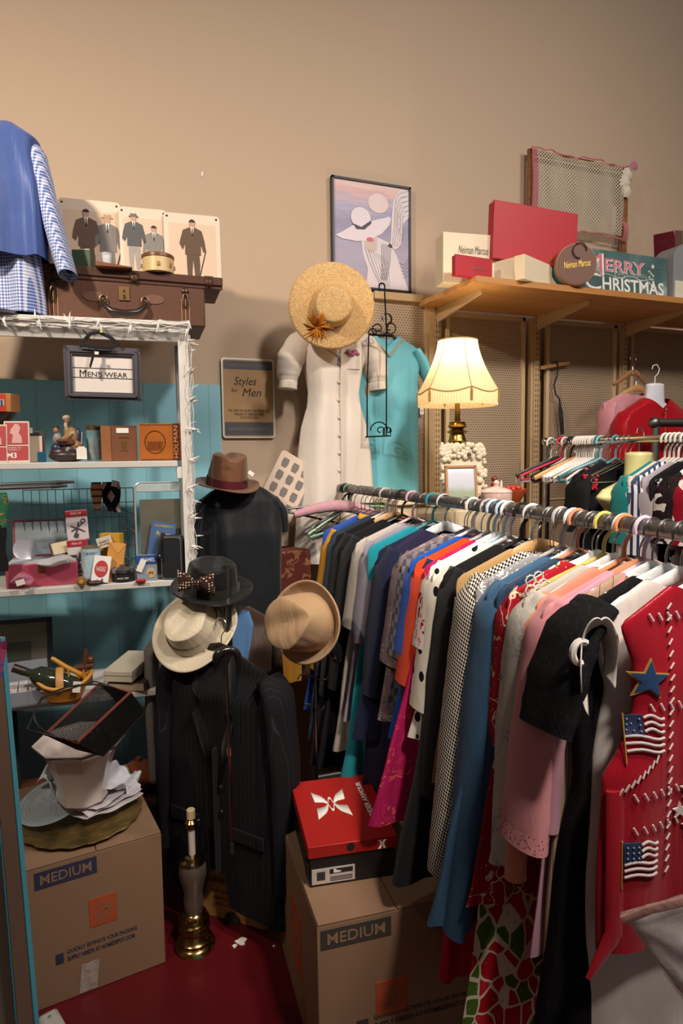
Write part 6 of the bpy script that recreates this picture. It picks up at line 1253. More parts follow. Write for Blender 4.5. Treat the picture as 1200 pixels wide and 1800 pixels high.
mb = MB(); mb.tube([Vector((0, fr_(0, L-.30-.05*i)-.003, L-.30-.05*i)) for i in range(int((L-.32)/.05))], [(.006, .016)]*int((L-.32)/.05), 6, up=(0, 1, 0)); mb.build('front_opening', FAB('#0c0c0e', '#08080a'), t)
for z in (.42, .50): mb = MB(); mb.ball((.02, fr_(.02, L-z)-.006, L-z), (.009, .004, .009), 8); mb.build('button', P('#0f0f10', .3), t)
for s in (-1, 1): mb = MB(); mb.box((s*.13, fr_(s*.13, L-.55)-.004, L-.55), (.12, .008, .04)); mb.build('pocket_flap', pin, t, bevel=.002)
hanger('black wooden hanger inside the pinstripe suit jacket', (pc.x, pc.y, ztp+.078), rzp, 'wooden', '#1c1814', w=.16)
# cane
p = rt(398, 1150, 1.76); zb = drop(p, 1500); ct = thing('walking_cane', 'walking cane with thick black crook handle and slim brass shaft', 'cane', (p.x, p.y, zb)); H = p.z-zb
pts = [(0, 0, H-.06), (.002, 0, H-.03), (.0, 0, H-.01)]+[(-.022*1+.028*math.cos(a)-.006, 0, H+.024*math.sin(a)) for a in [i*PI/8 for i in range(9)]]+[(-.056, 0, H-.02)]
mb = MB(); mb.tube([(.03*math.cos(a)-.0, 0, H+.022*math.sin(a)-.01) for a in [PI*1.1-i*PI*1.15/12 for i in range(13)]]+[(.034, 0, H-.05)], [.008, .010, .011]+[.0115]*9+[.010, .008], 12); mb.build('crook_handle', P('#141414', .25, coat=.6, var=0), ct)
MB().tube([(0, 0, 0), (0, 0, H-.0)], .0034, 8).build('shaft', METAL('#8f7a66', .25), ct); MB().tube([(0, 0, H*.50), (0, 0, H*.54)], .006, 8).build('collar_ring', METAL('#b9a58c', .2), ct); MB().tube([(0, 0, 0), (0, 0, .03)], .006, 8).build('ferrule', P('#222222', .5), ct)

# ------------------------------------------------ blue vest and gingham shirt top left
p = rt(-22, 215, 2.12); z0 = p.z; zb = drop(p, 552); zv = drop(p, 457)
t, L, fr_ = garment('gingham_shirt', 'blue and white gingham shirt with sleeve hanging beside the suitcase', 'shirt', (p.x, p.y, z0+.078), -.22, z0-zb, GINGHAM('#dcdfee', '#4866ac', 100), w=.135, hem=.14, th=.045, slope=.06, sleeves=[(-.03, 0, .0, .04, .03), (-.0, 0, -.04, .05, .035), (.035, -.01, -.2, .05, .03), (.085, -.02, -.40, .062, .026)], seed=51, amp=.005)
t, L, fr_ = garment('blue_vest', 'plain blue waistcoat over the gingham shirt at top left', 'vest', (p.x, p.y, z0+.088), -.22, z0-zv+.01, FAB('#4b62a0', '#3d528c', 350, .5, .4), prof=[(0, .06), (.06, .15), (.12, .145), (.2, .155), (z0-zv+.01, .16)], th=.07, thp=[(0, .03), (.06, .085), (.2, .10), (z0-zv+.01, .10)], w=.13, seed=52, amp=.004)
ss = thing('shirt_form', 'small white torso stand inside the gingham shirt', 'torso form', (p.x, p.y, zT), -.22); mb = MB(); mb.lathe([(0, z0-.3-zT), (.09, z0-.3-zT), (.1, z0-.1-zT), (.05, z0-.04-zT), (0, z0-.04-zT)], 18, sy=.45); mb.build('torso', P('#ccc8c0', .6), ss); MB().tube([(0, 0, .01), (0, 0, z0-.3-zT)], .01, 8).build('pole', grp, ss); MB().lathe([(0, 0), (.09, 0), (.08, .012), (0, .015)], 20).build('base', grp, ss)
# white prints card leaning in corner behind black tee, small tan case stack below white dress
p = rt(484, 800, 2.78); a = rt(484, 900, 2.72)
t = thing('collar_print', 'cream print of small grey waistcoats leaning tilted behind the black tee', 'print', rt(478, 905, 2.74), Matrix.Rotation(0, 3, 'Z') @ RY(30) @ RX(-6)); mb = MB(); mb.prism(rrect(.17, .27, .014), -.003, .003); mb.build('card', P('#d8c4b0', .6), t)
for i in range(3):
    for j in range(4): mb = MB(); mb.prism([(-.05+.05*i+x*.016, .05+.058*j+z*.02) for x, z in ((-.8, 1), (.8, 1), (1, 0), (.7, -1), (-.7, -1), (-1, 0))], -.0045, -.003); mb.build('painted_waistcoat', P('#7b7470', .7, var=.3), t)
q = rt(492, 958, 2.72); st_ = thing('trunk', 'old brown patterned trunk standing under the white dress', 'trunk', (q.x, q.y+.06, 0), -.1); zc = q.z-.02
mb = MB(); mb.box((0, 0, zc*.35), (.28, .2, zc*.7)); mb.build('lower_case', P('#7b5a40', .6), st_, bevel=.004); mb = MB(); mb.box((0, 0, zc*.86), (.26, .18, zc*.27)); mb.build('upper_case', SCRIBBLE('#5c2a20', '#8a5a44', 30, .04), st_, bevel=.004)

# ------------------------------------------------ cabinet with lamp and frames
ct0 = rt(745, 884, 2.50); ct1 = rt(945, 884, 2.62); zC = ct0.z; cm = (ct0+ct1)/2; W = .52
cb_ = thing('cream_cabinet', 'cream cabinet behind the front clothes rack carrying the lamp', 'cabinet', (cm.x+.02, WY-.26, 0), 0)
cp = P('#d9c8a6', .5)
mb = MB(); mb.box((0, 0, zC/2-.012), (W, .34, zC-.025)); mb.build('carcass', cp, cb_, bevel=.003); mb = MB(); mb.box((0, -.005, zC-.012), (W+.03, .37, .024)); mb.build('top', P('#e2d4b6', .45), cb_, bevel=.004)
for s in (-1, 1): mb = MB(); mb.box((s*W/4, -.176, zC/2), (W/2-.02, .016, zC-.12)); d_ = mb.build('door', cp, cb_, bevel=.003); mb = MB(); mb.ball((s*.03, -.19, zC*.55), .011, 8); mb.build('knob', GOLD, d_)
CT = lambda px, t_: (lambda a: Vector((a.x, a.y, zC)))(rt(px, 880, t_))
lp = CT(803, 2.62); lp.y = min(lp.y, WY-.2)
lm = thing('shaded_lamp', 'brass table lamp with glowing cream bell shade and fringe', 'lamp', lp)
def zl_(py): return drop(Vector((lp.x, lp.y, 1.5)), py)-zC
brs = METAL('#a98a48', .28, '#6b5426')
z1, z2, z3 = zl_(780), zl_(742), zl_(700)
MB().lathe([(0, 0), (.06, 0), (.062, .012), (.045, .02), (.03, .04), (.04, z1*.6), (.03, z1*.8), (.02, z1)]+[(.02+.012*(k % 2)+.006*(k % 3), z1+(z2-z1)*k/9) for k in range(10)]+[(.012, z2+.004), (.009, z3), (0, z3)], 24).build('brass_base', brs, lm)
MB().tube([(0, 0, z3), (0, 0, z3+.05)], .016, 12).build('socket', P('#c9b48a', .4), lm)
zs0, zs1_ = zl_(686), zl_(599)
MB().ball((0, 0, (zs0+zs1_)/2-.01), (.026, .026, .034), 10).build('light_bulb', P('#fff2da', .3, var=0), lm)
sm = NT('lamp_fabric', .8); tr = sm.n('BsdfTranslucent'); mx = sm.n('MixShader'); sm.l(sm.b.outputs[0], mx.inputs[1]); sm.l(tr.outputs[0], mx.inputs[2]); mx.inputs[0].default_value = .38
sm.b.inputs['Base Color'].default_value = lin('#e8d6b0'); tr.inputs[0].default_value = lin('#f3dfb4'); sm.l(mx.outputs[0], sm.t.nodes['Material Output'].inputs[0]); SHM = sm.mat
rB, rT = .158, .078
def shf(u, v):
    a = 2*PI*u; k = v; r = rT+(rB-rT)*(1-k)**1.55; n_ = 6; ph_ = (a*n_/(2*PI)) % 1; sc__ = math.sin(PI*ph_); z = zs0+(zs1_-zs0)*k; z -= .016*sc__*(1-k)**3
    r *= 1-.035*sc__*(1-.3*k)
    return (r*math.cos(a+.3), r*math.sin(a+.3), z)
mb = MB(); mb.grid(shf, 96, 16, cu=True); mb.build('lamp_shade', SHM, lm, angle=180)
for k in range(6): MB().tube([Vector(shf(k/6+1e-6, v/12))*1.003 if False else Vector(shf(k/6, v/12)) for v in range(13)], .0016, 5).build('shade_rib', P('#9c8256', .7), lm)
MB().tube([shf(i/96, 0) for i in range(96)], .0028, 5, closed=True).build('lower_braid', P('#b79a68', .7), lm); MB().tube([shf(i/48, 1) for i in range(48)], .0024, 5, closed=True).build('upper_braid', P('#b79a68', .7), lm)
mb = MB()
def frf(u, v): x, y, z = shf(u, 0); k = 1+.008*math.sin(u*2*PI*90); zb_ = zs0-.062; return (x*k, y*k, z+(zb_-z)*v)
mb.grid(frf, 540, 3, cu=True); mb.build('fringe', SHM, lm, angle=180)
for k in range(6): x, y, z = shf(k/6, 0); MB().tube([(x*1.01, y*1.01, z), (x*1.01, y*1.01, z-.02), (x*1.01, y*1.01, z-.05)], [.003, .006, .005], 6).build('tassel', P('#a07c38', .7), lm)
l = bpy.data.lights.new('lamp_light', 'POINT'); l.energy = 4.4; l.color = (1.0, .78, .52); l.shadow_soft_size = .03; lo = bpy.data.objects.new('lamp_light', l); COL.objects.link(lo); lo.location = (lp.x, lp.y, zC+(zs0+zs1_)/2+.04)
# ornate frame
q = CT(817, 2.42); of = thing('ornate_frame', 'ornate cream frame crusted with shells behind the gold frame', 'frame', (q.x, q.y, zC), Matrix.Rotation(-.2, 3, 'Z') @ RX(-6)); W = .17; H = drop(q, 784)-zC; om = P('#d9cbb0', .5, var=.3)
mb = MB(); mb.box((0, .02, H/2), (W, .02, H)); mb.build('backboard', om, of, bevel=.004)
mb = MB(); rs = random.Random(8)
for i in range(120):
    e = rs.random(); side = rs.choice('LRTT'); 
    x, z = {'L': (-W/2+rs.uniform(0, .03), e*H), 'R': (W/2-rs.uniform(0, .03), e*H), 'T': (rs.uniform(-.5, .5)*W, H-rs.uniform(-.005, .04))}[side]
    mb.ball((x, .005, z), (rs.uniform(.008, .016), .010, rs.uniform(.006, .014)), 6, RY(rs.uniform(0, 180)))
o = mb.build('shell_relief', om, of, angle=60); mb = MB(); mb.ball((.02, -.008, H-.03), .008, 8); mb.build('centre_bead', P('#5c5248', .3), of)
q = CT(812, 2.33); gf = thing('framed_photo', 'small gold photo frame with pale landscape before ornate frame', 'frame', (q.x, q.y, zC), Matrix.Rotation(-.2, 3, 'Z') @ RX(-8)); W = .118; H = drop(q, 818)-zC; f = .008
mb = MB(); mb.box((-W/2+f/2, 0, H/2), (f, .012, H)); mb.box((W/2-f/2, 0, H/2), (f, .012, H)); mb.box((0, 0, H-f/2), (W, .012, f)); mb.box((0, 0, f/2), (W, .012, f)); mb.build('frame', P('#a8784a', .4), gf)
def scape():
    t = NT('landscape_print', .15); z = t.xyz(t.tc.outputs['Object'])[2]; n = t.noise(18, 4); f_ = t.math('ADD', t.math('MULTIPLY', z, 1/H), t.math('MULTIPLY', t.math('SUBTRACT', n, .5), .25)); t.col(t.ramp(f_, [(.0, '#8a8f74'), (.35, '#93a08a'), (.5, '#b9bcc4'), (.8, '#c3c6d2'), (1, '#dfe4ea')])); return t.mat
mb = MB(); mb.box((0, .001, H/2), (W-2*f, .004, H-2*f)); mb.build('photo', scape(), gf)
q = CT(872, 2.38); cd = thing('candy_dish', 'round lidded pinkish glass candy dish on the cabinet', 'dish', (q.x, q.y, zC))
pg = CLEAR('#d9b8ae', .9, .05); MB().lathe([(0, .002), (.05, .002), (.056, .01), (.056, .045), (.052, .045), (.05, .012), (0, .01)], 28).build('bowl', pg, cd); MB().lathe([(.058, .046), (.05, .056), (.02, .064), (.008, .068), (.012, .08), (.006, .088), (0, .09)], 28).build('lid', pg, cd)
q = CT(902, 2.52); bd = thing('red_bowl', 'small red and orange painted bowl beside the candy dish', 'bowl', (q.x, q.y, zC)); MB().lathe([(0, 0), (.025, 0), (.05, .04), (.052, .048), (.046, .044), (.02, .008), (0, .008)], 24).build('bowl', P('#a84a26', .4), bd)
mb = MB()
for i in range(7): mb.ball((.022*math.cos(i), .022*math.sin(i), .048+.004*(i % 2)), .011, 6)
mb.build('red_beads', P('#b82a1c', .3), bd)
q = CT(868, 2.56); fg = thing('china_figure', 'tiny red-robed china figure behind the candy dish', 'figurine', (q.x, q.y, zC)); mb = MB(); mb.lathe([(0, 0), (.022, 0), (.014, .05), (.012, .07), (0, .075)], 14); mb.build('robe', P('#b0281e', .35), fg); mb = MB(); mb.ball((0, 0, .086), .012, 8); mb.build('head', P('#7c2f22', .4), fg); mb = MB(); mb.tube([(.03, 0, 0), (.032, 0, .06), (.034, 0, .08)], [.008, .006, .003], 8); mb.build('candle', CREAM, fg)
q = CT(765, 2.34); cbk = thing('dotted_basket', 'small cream pierced basket at left end of cabinet', 'basket', (q.x, q.y, zC)); MB().lathe([(0, 0), (.03, 0), (.042, .03), (.044, .03), (.033, 0), (0, 0)], 24).build('basket_wall', DOTS('#dcd0b6', '#5c4a3a', 110, .25, 0), cbk)
# price ticket on upright
p = ry(741, 720, WY-.084); t = thing('price_ticket', 'small white price ticket hooked on the first slotted upright', 'ticket', p); mb = MB(); mb.box((0, 0, 0), (.02, .003, .045)); mb.build('card', WHT, t); mb = MB(); mb.ball((0, -.002, -.005), (.005, .001, .005), 6); mb.build('sticker_dot', P('#d8b04a', .6), t)
# ------------------------------------------------ cardboard boxes
def cardb():
    t = NT('cardboard', .8); n = t.noise(4, 4); f_ = t.noise(90, 3, t.co((1, 1, .12))); t.col(t.mix(t.math('MULTIPLY', n, .6), '#94745a', '#7d5f47')); t.bump(f_, .08, .001); return t.mat
CB = cardb(); BH_ = .41; INKB = P('#2f3350', .7, var=.15); INKD = P('#3d3833', .7, var=.1); ORG = P('#b8512c', .7, var=.12)
def movebox(label, P1, P2, D, ink, band_u=(.05, .5), logo_u=(.34, .58), logo_v=(.30, .55), side=False, flap=.5, words=True):
    P1 = Vector(P1); P2 = Vector(P2); d = P2-P1; W = d.length; t = thing('moving_box', label, 'box', (P1.x, P1.y, 0), math.atan2(d.y, d.x)); H = BH_
    mb = MB(); mb.box((W/2, D/2, (H-.006)/2), (W, D, H-.006)); mb.build('box_walls', CB, t, bevel=.003)
    for a, b in ((0, flap), (flap, 1)):
        mb = MB(); mb.box((W*(a+b)/2, D/2, H-.003), (W*(b-a)-.003, D+.001, .006)); mb.build('top_flap', CB, t, bevel=.0015)
    mb = MB(); mb.box((W*(band_u[0]+band_u[1])/2, -.0008, H*.90), (W*(band_u[1]-band_u[0]), .0016, H*.115)); mb.build('printed_band', ink, t)
    text('MEDIUM', W*(band_u[1]-band_u[0])*.82, H*.066, CB, t, (W*(band_u[0]+band_u[1])/2, -.0018, H*.90), bold=.008)
    lx0, lx1 = W*logo_u[0], W*logo_u[1]; lz0, lz1 = H*logo_v[0], H*logo_v[1]
    mb = MB(); mb.box(((lx0+lx1)/2, -.0008, (lz0+lz1)/2), (lx1-lx0, .0016, lz1-lz0)); mb.build('orange_square', ORG, t)
    for i, s_ in enumerate(('THE', 'HOME', 'DEPOT')):
        k = (i-1)*(-.27); text(s_, (lx1-lx0)*(.34, .72, .78)[i], (lz1-lz0)*.17, CB, t, ((lx0+lx1)/2-k*.5*(lx1-lx0)*1.0*.7, -.0018, (lz0+lz1)/2+k*(lz1-lz0)*.75), rot=RY(-32), bold=.01, name='logo_lettering')
    if words:
        text('QUICKLY ESTIMATE YOUR PACKING', W*.52, H*.032, ink, t, (W*.52, -.0010, H*.345)); text('SUPPLY NEEDS AT HOMEDEPOT.COM', W*.50, H*.030, ink, t, (W*.51, -.0010, H*.295), bold=.01)
        mb = MB(); mb.box((W*.205, -.0008, H*.315), (W*.055, .0016, H*.07)); mb.build('printed_icon', ink, t)
    if side:
        T = Matrix.Rotation(math.radians(-90), 3, 'Z')
        mb = MB(); mb.box((-.0008, D*.5, H*.50), (.0016, D*.26, H*.42)); mb.build('orange_side_logo', ORG, t)
        for i, s_ in enumerate(('THE', 'HOME', 'DEPOT')): text(s_, D*(.10, .2, .22)[i], H*.07, CB, t, (-.0018, D*.5, H*(.62-.11*i)), rot=T @ RY(-30), bold=.01, name='logo_lettering')
        mb = MB(); mb.box((-.0008, D*.86, H*.86), (.0016, D*.20, H*.1)); mb.build('printed_mark', INKD, t)
    return t, W, H
b1a, b1b, b1c = rz(43, 1530, BH_), rz(283, 1461, BH_), rz(227, 1342, BH_)
bx1, W1, H1 = movebox('cardboard moving box with blue band under the brass tray at left', b1a, b1b, (b1c-b1b).length, INKB, band_u=(.06, .50), logo_u=(.43, .63), logo_v=(.46, .66))
mb = MB(); mb.grid(lambda u, v: (W1*(.33+.13*u)+.01*v, -.003-.0015*math.sin(u*9+v*5), H1*(.02+.20*v)), 10, 10); mb.build('packing_tape', CLEAR('#d8cfc4', .5), bx1)
b2a = rz(557, 1626, BH_); b2l = rz(490, 1435, BH_); b2r = rz(756, 1583, BH_); dB = (b2r-b2a).normalized(); b2b = b2a+dB*.53
bx2, W2, H2 = movebox('cardboard moving box with grey band under the red shoe box', b2a, b2b, (b2l-b2a).length, INKD, band_u=(.015, .345), logo_u=(.27, .42), logo_v=(.35, .56), side=True, flap=.375)

# ------------------------------------------------ shoe box
s1 = rz(545, 1560, BH_+.002); s2 = rz(694, 1537, BH_+.002); dS = s2-s1; Ws = dS.length; ztop_ = drop(s1, 1494)
sb = thing('shoe_box', 'red-lidded black shoe box on the right cardboard box', 'box', s1, math.atan2(dS.y, dS.x)); Hs = ztop_-s1.z; Ds = .30; blk = P('#171515', .45, var=.1); rdl = P('#a81c18', .45, var=.06)
mb = MB(); mb.box((Ws/2, Ds/2, Hs*.46), (Ws, Ds, Hs*.92)); mb.build('box_base', blk, sb, bevel=.0015)
ZL = Hs+.004
mb = MB(Matrix.Translation((0, 0, ZL-.026)) @ Matrix.Rotation(math.radians(2.5), 4, 'X')); mb.box((Ws/2, Ds/2, .016), (Ws+.010, Ds+.010, .032)); mb.build('lid', rdl, sb, bevel=.0015)
TL = Matrix.Translation((0, 0, ZL-.026)) @ Matrix.Rotation(math.radians(2.5), 4, 'X') @ Matrix.Translation((Ws/2, Ds/2, .0325))
def flatlogo(nm, parent, T, s, rotz=0, mat=WHT, axis='z', tall=1.0):
    arcs = []
    def arc(sgn):
        o = []; n = 28; YC = [(0, -.20), (.08, -.17), (.17, -.02), (.26, .08), (.45, .17), (1, .27)]; TH = [(0, .07), (.17, .10), (.35, .18), (1, .34)]
        for i in range(n+1): x = -1+2*i/n; o.append((x*.60, sgn*(interp(YC, abs(x))+interp(TH, abs(x))/2)))
        for i in range(n+1): x = 1-2*i/n; o.append((x*.55, sgn*(interp(YC, abs(x))-interp(TH, abs(x))/2)))
        return o
    for sg in (-1, 1):
        p2 = arc(sg)
        p2 = [(y, x) for x, y in p2] if axis == 'x' else p2
        mb = MB(T); n = len(p2); m_ = n//2
        top = [(x*s, y*s*1.35*tall, .0012) for x, y in p2]
        fs = [(i, i+1, n-2-i, n-1-i) for i in range(m_-1)]
        mb.add(top, fs); mb.build(nm, mat, parent, solid=.0008)
T1 = TL @ Matrix.Translation((-Ws*.10, .02, 0)) @ Matrix.Rotation(math.radians(0), 4, 'Z'); flatlogo('printed_logo', sb, T1, .078, tall=1.45)
def text4(s, w, h, mat, parent, T, bold=0):
    o = text(s, w, h, mat, parent, bold=bold); 
    M_ = T @ Matrix.Rotation(math.radians(-90), 4, 'X')
    for v in o.data.vertices: v.co = M_ @ v.co
    return o
text4('UNDER ARMOUR', Ds*.62, .015, WHT, sb, TL @ Matrix.Translation((Ws*.34, .02, .0006)) @ Matrix.Rotation(math.radians(90), 4, 'Z'), .02)
T3 = Matrix.Translation((Ws*.84, -.0062, ZL-.0115)) @ Matrix.Rotation(math.radians(90), 4, 'X'); flatlogo('printed_logo', sb, T3 @ Matrix.Rotation(math.radians(90), 4, 'Z'), .020)
mb = MB(); mb.lathe([(0, 0), (.011, 0), (.011, .001), (0, .001)], 14, (Ws*.47, -.0055, ZL-.007), rot=RX(90)); mb.build('finger_hole', P('#120f0e', .9, var=0), sb)
mb = MB(); mb.box((-.004, .02, Hs*.40), (.006, .03, .04)); mb.build('side_tab', blk, sb, bevel=.001)
mb = MB(); mb.box((Ws*.27, -.0012, Hs*.26), (Ws*.50, .0016, Hs*.40)); mb.build('size_label', P('#cfc4bf', .6), sb)
mb = MB()
for i in range(16): mb.box((Ws*(.08+.006*i+(.002 if i % 3 else 0)), -.0023, Hs*.27), (.0008 if i % 2 else .0014, .001, Hs*.22))
for i in range(3): mb.box((Ws*.36, -.0023, Hs*(.12+.045*i)), (Ws*.26, .001, .0014))
mb.build('barcode', INK, sb); mb = MB(); mb.box((Ws*.36, -.0023, Hs*.36), (Ws*.27, .001, Hs*.12)); mb.build('label_panel', INK, sb); mb = MB(); mb.prism([(Ws*.27, Hs*.32), (Ws*.34, Hs*.32), (Ws*.36, Hs*.35), (Ws*.31, Hs*.38), (Ws*.29, Hs*.42), (Ws*.27, Hs*.42)], -.0032, -.0026); mb.build('shoe_picture', WHT, sb)

# ------------------------------------------------ tray, plate, papers, planter, wire basket
c = rz(143, 1428, BH_+.02); ty = thing('brass_tray', 'round scalloped engraved brass tray on the left cardboard box', 'tray', (c.x, c.y, BH_+.001), .3); rT_ = .172
def brass():
    t = NT('engraved_brass', .4, .75); v = t.voro(55); n = t.noise(14, 5); t.col(t.ramp(n, [(.3, '#6e5a30'), (.6, '#b3955a'), (.8, '#dcc48c')])); t.bump(t.math('ADD', v.outputs['Distance'], n), .55, .004); return t.mat
BRS = brass(); wb = lambda a, i: (.022*abs(math.sin(a*7))+.010*math.sin(a*21)) if i > 2 else 0
MB().lathe([(0, .004), (rT_*.55, .004), (rT_*.72, .006), (rT_*.80, .010), (rT_*.95, .015), (rT_, .017), (rT_*1.01, .013), (rT_*.96, .010), (rT_*.74, .0), (0, .0)], 112, wob=wb).build('dish', BRS, ty, angle=60)
# glass plate leaning
q = rz(108, 1418, BH_+.03); gp = thing('glass_plate', 'pressed clear glass plate lying tilted on the brass tray', 'plate', (q.x-.02, q.y, BH_+.045), Matrix.Rotation(-.4, 3, 'Z') @ RX(14) @ RY(-6)); gm = P('#b9c6ca', .12, coat=.6, alpha=.72, var=.1)
MB().lathe([(0, 0), (.05, 0), (.06, .004), (.098, .012), (.104, .014), (.098, .016), (.06, .008), (0, .004)], 60, wob=lambda a, i: .012*math.sin(a*30) if i > 3 else 0).build('glass_dish', gm, gp)
mb = MB()
for r_, n_ in ((.068, 46), (.078, 52), (.088, 58)):
    for k in range(n_): a = 2*PI*k/n_; mb.ball((r_*math.cos(a), r_*math.sin(a), .008+(r_-.06)*.25), .0022, 4)
for k in range(12): a = PI*k/6; mb.tube([(.012*math.cos(a), .012*math.sin(a), .005), (.035*math.cos(a+.2), .035*math.sin(a+.2), .007), (.05*math.cos(a), .05*math.sin(a), .006)], .0024, 4)
mb.build('pressed_pattern', gm, gp)
def sheetpaper(name, label, cat, c, w, d, rot, z, mat, seed, crumple=.012, th=.002):
    r3 = random.Random(seed); ph = [r3.uniform(0, 6) for _ in range(8)]; t = thing(name, label, cat, (c.x, c.y, z), rot)
    mb = MB(); mb.grid(lambda u, v: ((u-.5)*w*(1+.05*math.sin(5*v+ph[0])), (v-.5)*d*(1+.06*math.sin(4*u+ph[1])), crumple*(1.6+math.sin(7*u+ph[2])*math.sin(6*v+ph[3])+.5*math.sin(15*u+ph[4]+3*v)*math.sin(13*v+ph[5]))*(.35+abs(u-.5)+abs(v-.5))), 30, 30); mb.build('sheet', mat, t, solid=th, angle=30); return t
pw_ = P('#c9c2c6', .8, var=.1)
q = rz(170, 1408, BH_+.04)
for k in range(3): sheetpaper('folded_paper', ('lowest of three folded packing papers beneath the white planter', 'middle folded packing paper beneath the white planter', 'topmost folded packing paper beneath the white planter')[k], 'paper', Vector((q.x+.012-.004*k, q.y+.004*k, 0)), .19-.012*k, .17-.01*k, .5+.12*k, BH_+.036+.009*k, pw_, 20+k, .005)
q = rz(112, 1362, BH_+.08); t_ = sheetpaper('tissue_paper', 'crumpled white tissue paper behind the white planter', 'paper', q, .16, .11, .9, BH_+.045, P('#dfe0e6', .7, var=.04), 31, .035, .001)
for e in (0,): t_.rotation_euler = (.5, -.2, .9)
t2_ = sheetpaper('tissue_paper', 'second ball of white tissue right of the white planter', 'paper', rz(200, 1372, BH_+.08), .12, .1, .2, BH_+.05, P('#d5d6de', .7, var=.04), 33, .028, .001); t2_.rotation_euler = (.4, .4, .2)
# planter
zb_ = BH_+.066; q = rz(147, 1404, zb_); pl_ = thing('white_planter', 'white eight-sided flared ceramic planter with purple rim line', 'planter', (q.x, q.y, zb_), .02); Hp = drop(q, 1297)-zb_
k_ = 1150/ (q-C0).dot(_F); rb_ = 41/k_; rt_ = 77/k_
cer = P('#d9cfc8', .25, coat=.4, var=.12, c2='#b08f86')
mb = MB(); mb.lathe([(0, 0), (rb_*.98, 0), (rb_*1.02, .004), (rb_*.99, .03), (rb_*1.08, Hp*.35), (rb_*1.28, Hp*.62), (rb_*1.55, Hp*.85), (rt_*.97, Hp*.955), (rt_, Hp*.96), (rt_*1.02, Hp), (rt_*.93, Hp), (rt_*.88, Hp*.94), (rb_*1.3, Hp*.68), (rb_*.9, Hp*.1), (0, Hp*.08)], 8); mb.build('ceramic_body', cer, pl_, bevel=.003, angle=20)
for rr__, zz_ in ((rt_*.975, Hp*.945), (rb_*1.03, .006)): MB().tube([(rr__*math.cos(2*PI*k/8), rr__*math.sin(2*PI*k/8), zz_) for k in range(8)], .0018, 5, closed=True).build('purple_line', P('#5a1f33', .4), pl_)
# wire basket
ba = [rt(80, 1291, 1.60), rt(176, 1201, 1.84), rt(229, 1217, 1.80), rt(136, 1305, 1.56)]; o_ = sum(ba, Vector())/4
dn = (rt(200, 1290, 1.72)-rt(152, 1252, 1.66)); dn.z = min(dn.z, -.06); dn = dn.normalized()*.095
wbk = thing('wire_basket', 'black wire mesh basket with red-brown rim tipped into the white planter', 'basket', o_); L0 = [p-o_ for p in ba]
cw_ = P('#7a3a30', .45); kw_ = P('#101110', .5)
bt4 = [p*.86+dn for p in L0]
MB().tube(L0, .0042, 6, closed=True).build('rim_wire', cw_, wbk); MB().tube(bt4, .0026, 6, closed=True).build('base_wire', kw_, wbk)
mb = MB()
def meshp(A, B, C_, D_, n1, n2):
    for i in range(1, n1): u = i/n1; mb.tube([A.lerp(B, u), D_.lerp(C_, u)], .0014, 3, caps=False)
    for i in range(1, n2): u = i/n2; mb.tube([A.lerp(D_, u), B.lerp(C_, u)], .0014, 3, caps=False)
    mb.tube([A, D_], .002, 5)
for i in range(4): meshp(L0[i], L0[(i+1) % 4], bt4[(i+1) % 4], bt4[i], 46 if i % 2 == 0 else 26, 20)
meshp(bt4[0], bt4[1], bt4[2], bt4[3], 46, 26)
mb.build('mesh_sides', kw_, wbk)
hc_ = (L0[0]+L0[3])/2; h2_ = (L0[1]+L0[2])/2; ups = Vector((-.10, -.02, .055))
MB().tube([h2_.lerp(hc_, 0), h2_+ups*.55, (h2_+hc_)/2+ups*1.15, hc_+ups*.75, hc_]+[] , .0022, 6).build('handle_wire', kw_, wbk)
hp = [h2_+(hc_-h2_)*(.5-.5*math.cos(a))+ups*1.1*math.sin(a) for a in [i*PI/16 for i in range(17)]]
MB().tube(hp, .0024, 6).build('handle_wire', kw_, wbk)

# ------------------------------------------------ glass and brass lamp base on the floor
q = rz(343, 1662, 0); gl = thing('glass_lamp_base', 'shadeless brass and cut glass lamp standing on the red floor', 'lamp', (q.x, q.y, 0)); HL = drop(q, 1422)
Zf = lambda py: max(0, drop(Vector((q.x, q.y, 0)), py)) ; G_ = METAL('#b3965e', .2, '#7d6336')
MB().lathe([(0, 0), (.060, 0), (.062, .008), (.058, .016), (.050, .02), (.052, .03), (.044, .036), (.040, .05), (.047, .062), (.044, .075), (.034, .082), (.042, .095), (.038, .108), (.030, .115), (0, .115)], 40).build('brass_foot', G_, gl)
MB().tube([(.043*math.cos(a*2.2), .043*math.sin(a*2.2), .05+.012*a) for a in [i*.2 for i in range(26)]], .005, 6).build('twisted_band', G_, gl)
zg0, zg1 = .115, HL*.62
mb = MB(); mb.lathe([(.026, zg0), (.030, zg0+(zg1-zg0)*.2), (.026, zg0+(zg1-zg0)*.38), (.032, zg0+(zg1-zg0)*.55), (.041, zg0+(zg1-zg0)*.78), (.040, zg0+(zg1-zg0)*.92), (.034, zg1)], 44, wob=lambda a, i: .06*(abs(math.sin(a*11))-.5)); mb.build('cut_glass_body', P('#6e5f52', .06, coat=1, alpha=.8, var=.5), gl, angle=60)
MB().lathe([(.034, zg1-.006), (.038, zg1), (.036, zg1+.008), (.022, zg1+.012), (.024, zg1+.02), (.010, zg1+.026), (0, zg1+.026)], 32).build('brass_collar', METAL('#bfa884', .15), gl)
zc0 = zg1+.024; zc1 = HL*.86; MB().lathe([(.0105, zc0), (.0105, zc1), (0, zc1)], 18).build('candle_tube', P('#dccfc4', .5), gl)
MB().lathe([(.011, zc1), (.018, zc1+.006), (.017, zc1+.018), (.020, zc1+.022), (.012, zc1+.030), (.015, zc1+.034), (.0, zc1+.034)], 24).build('brass_socket', G_, gl)
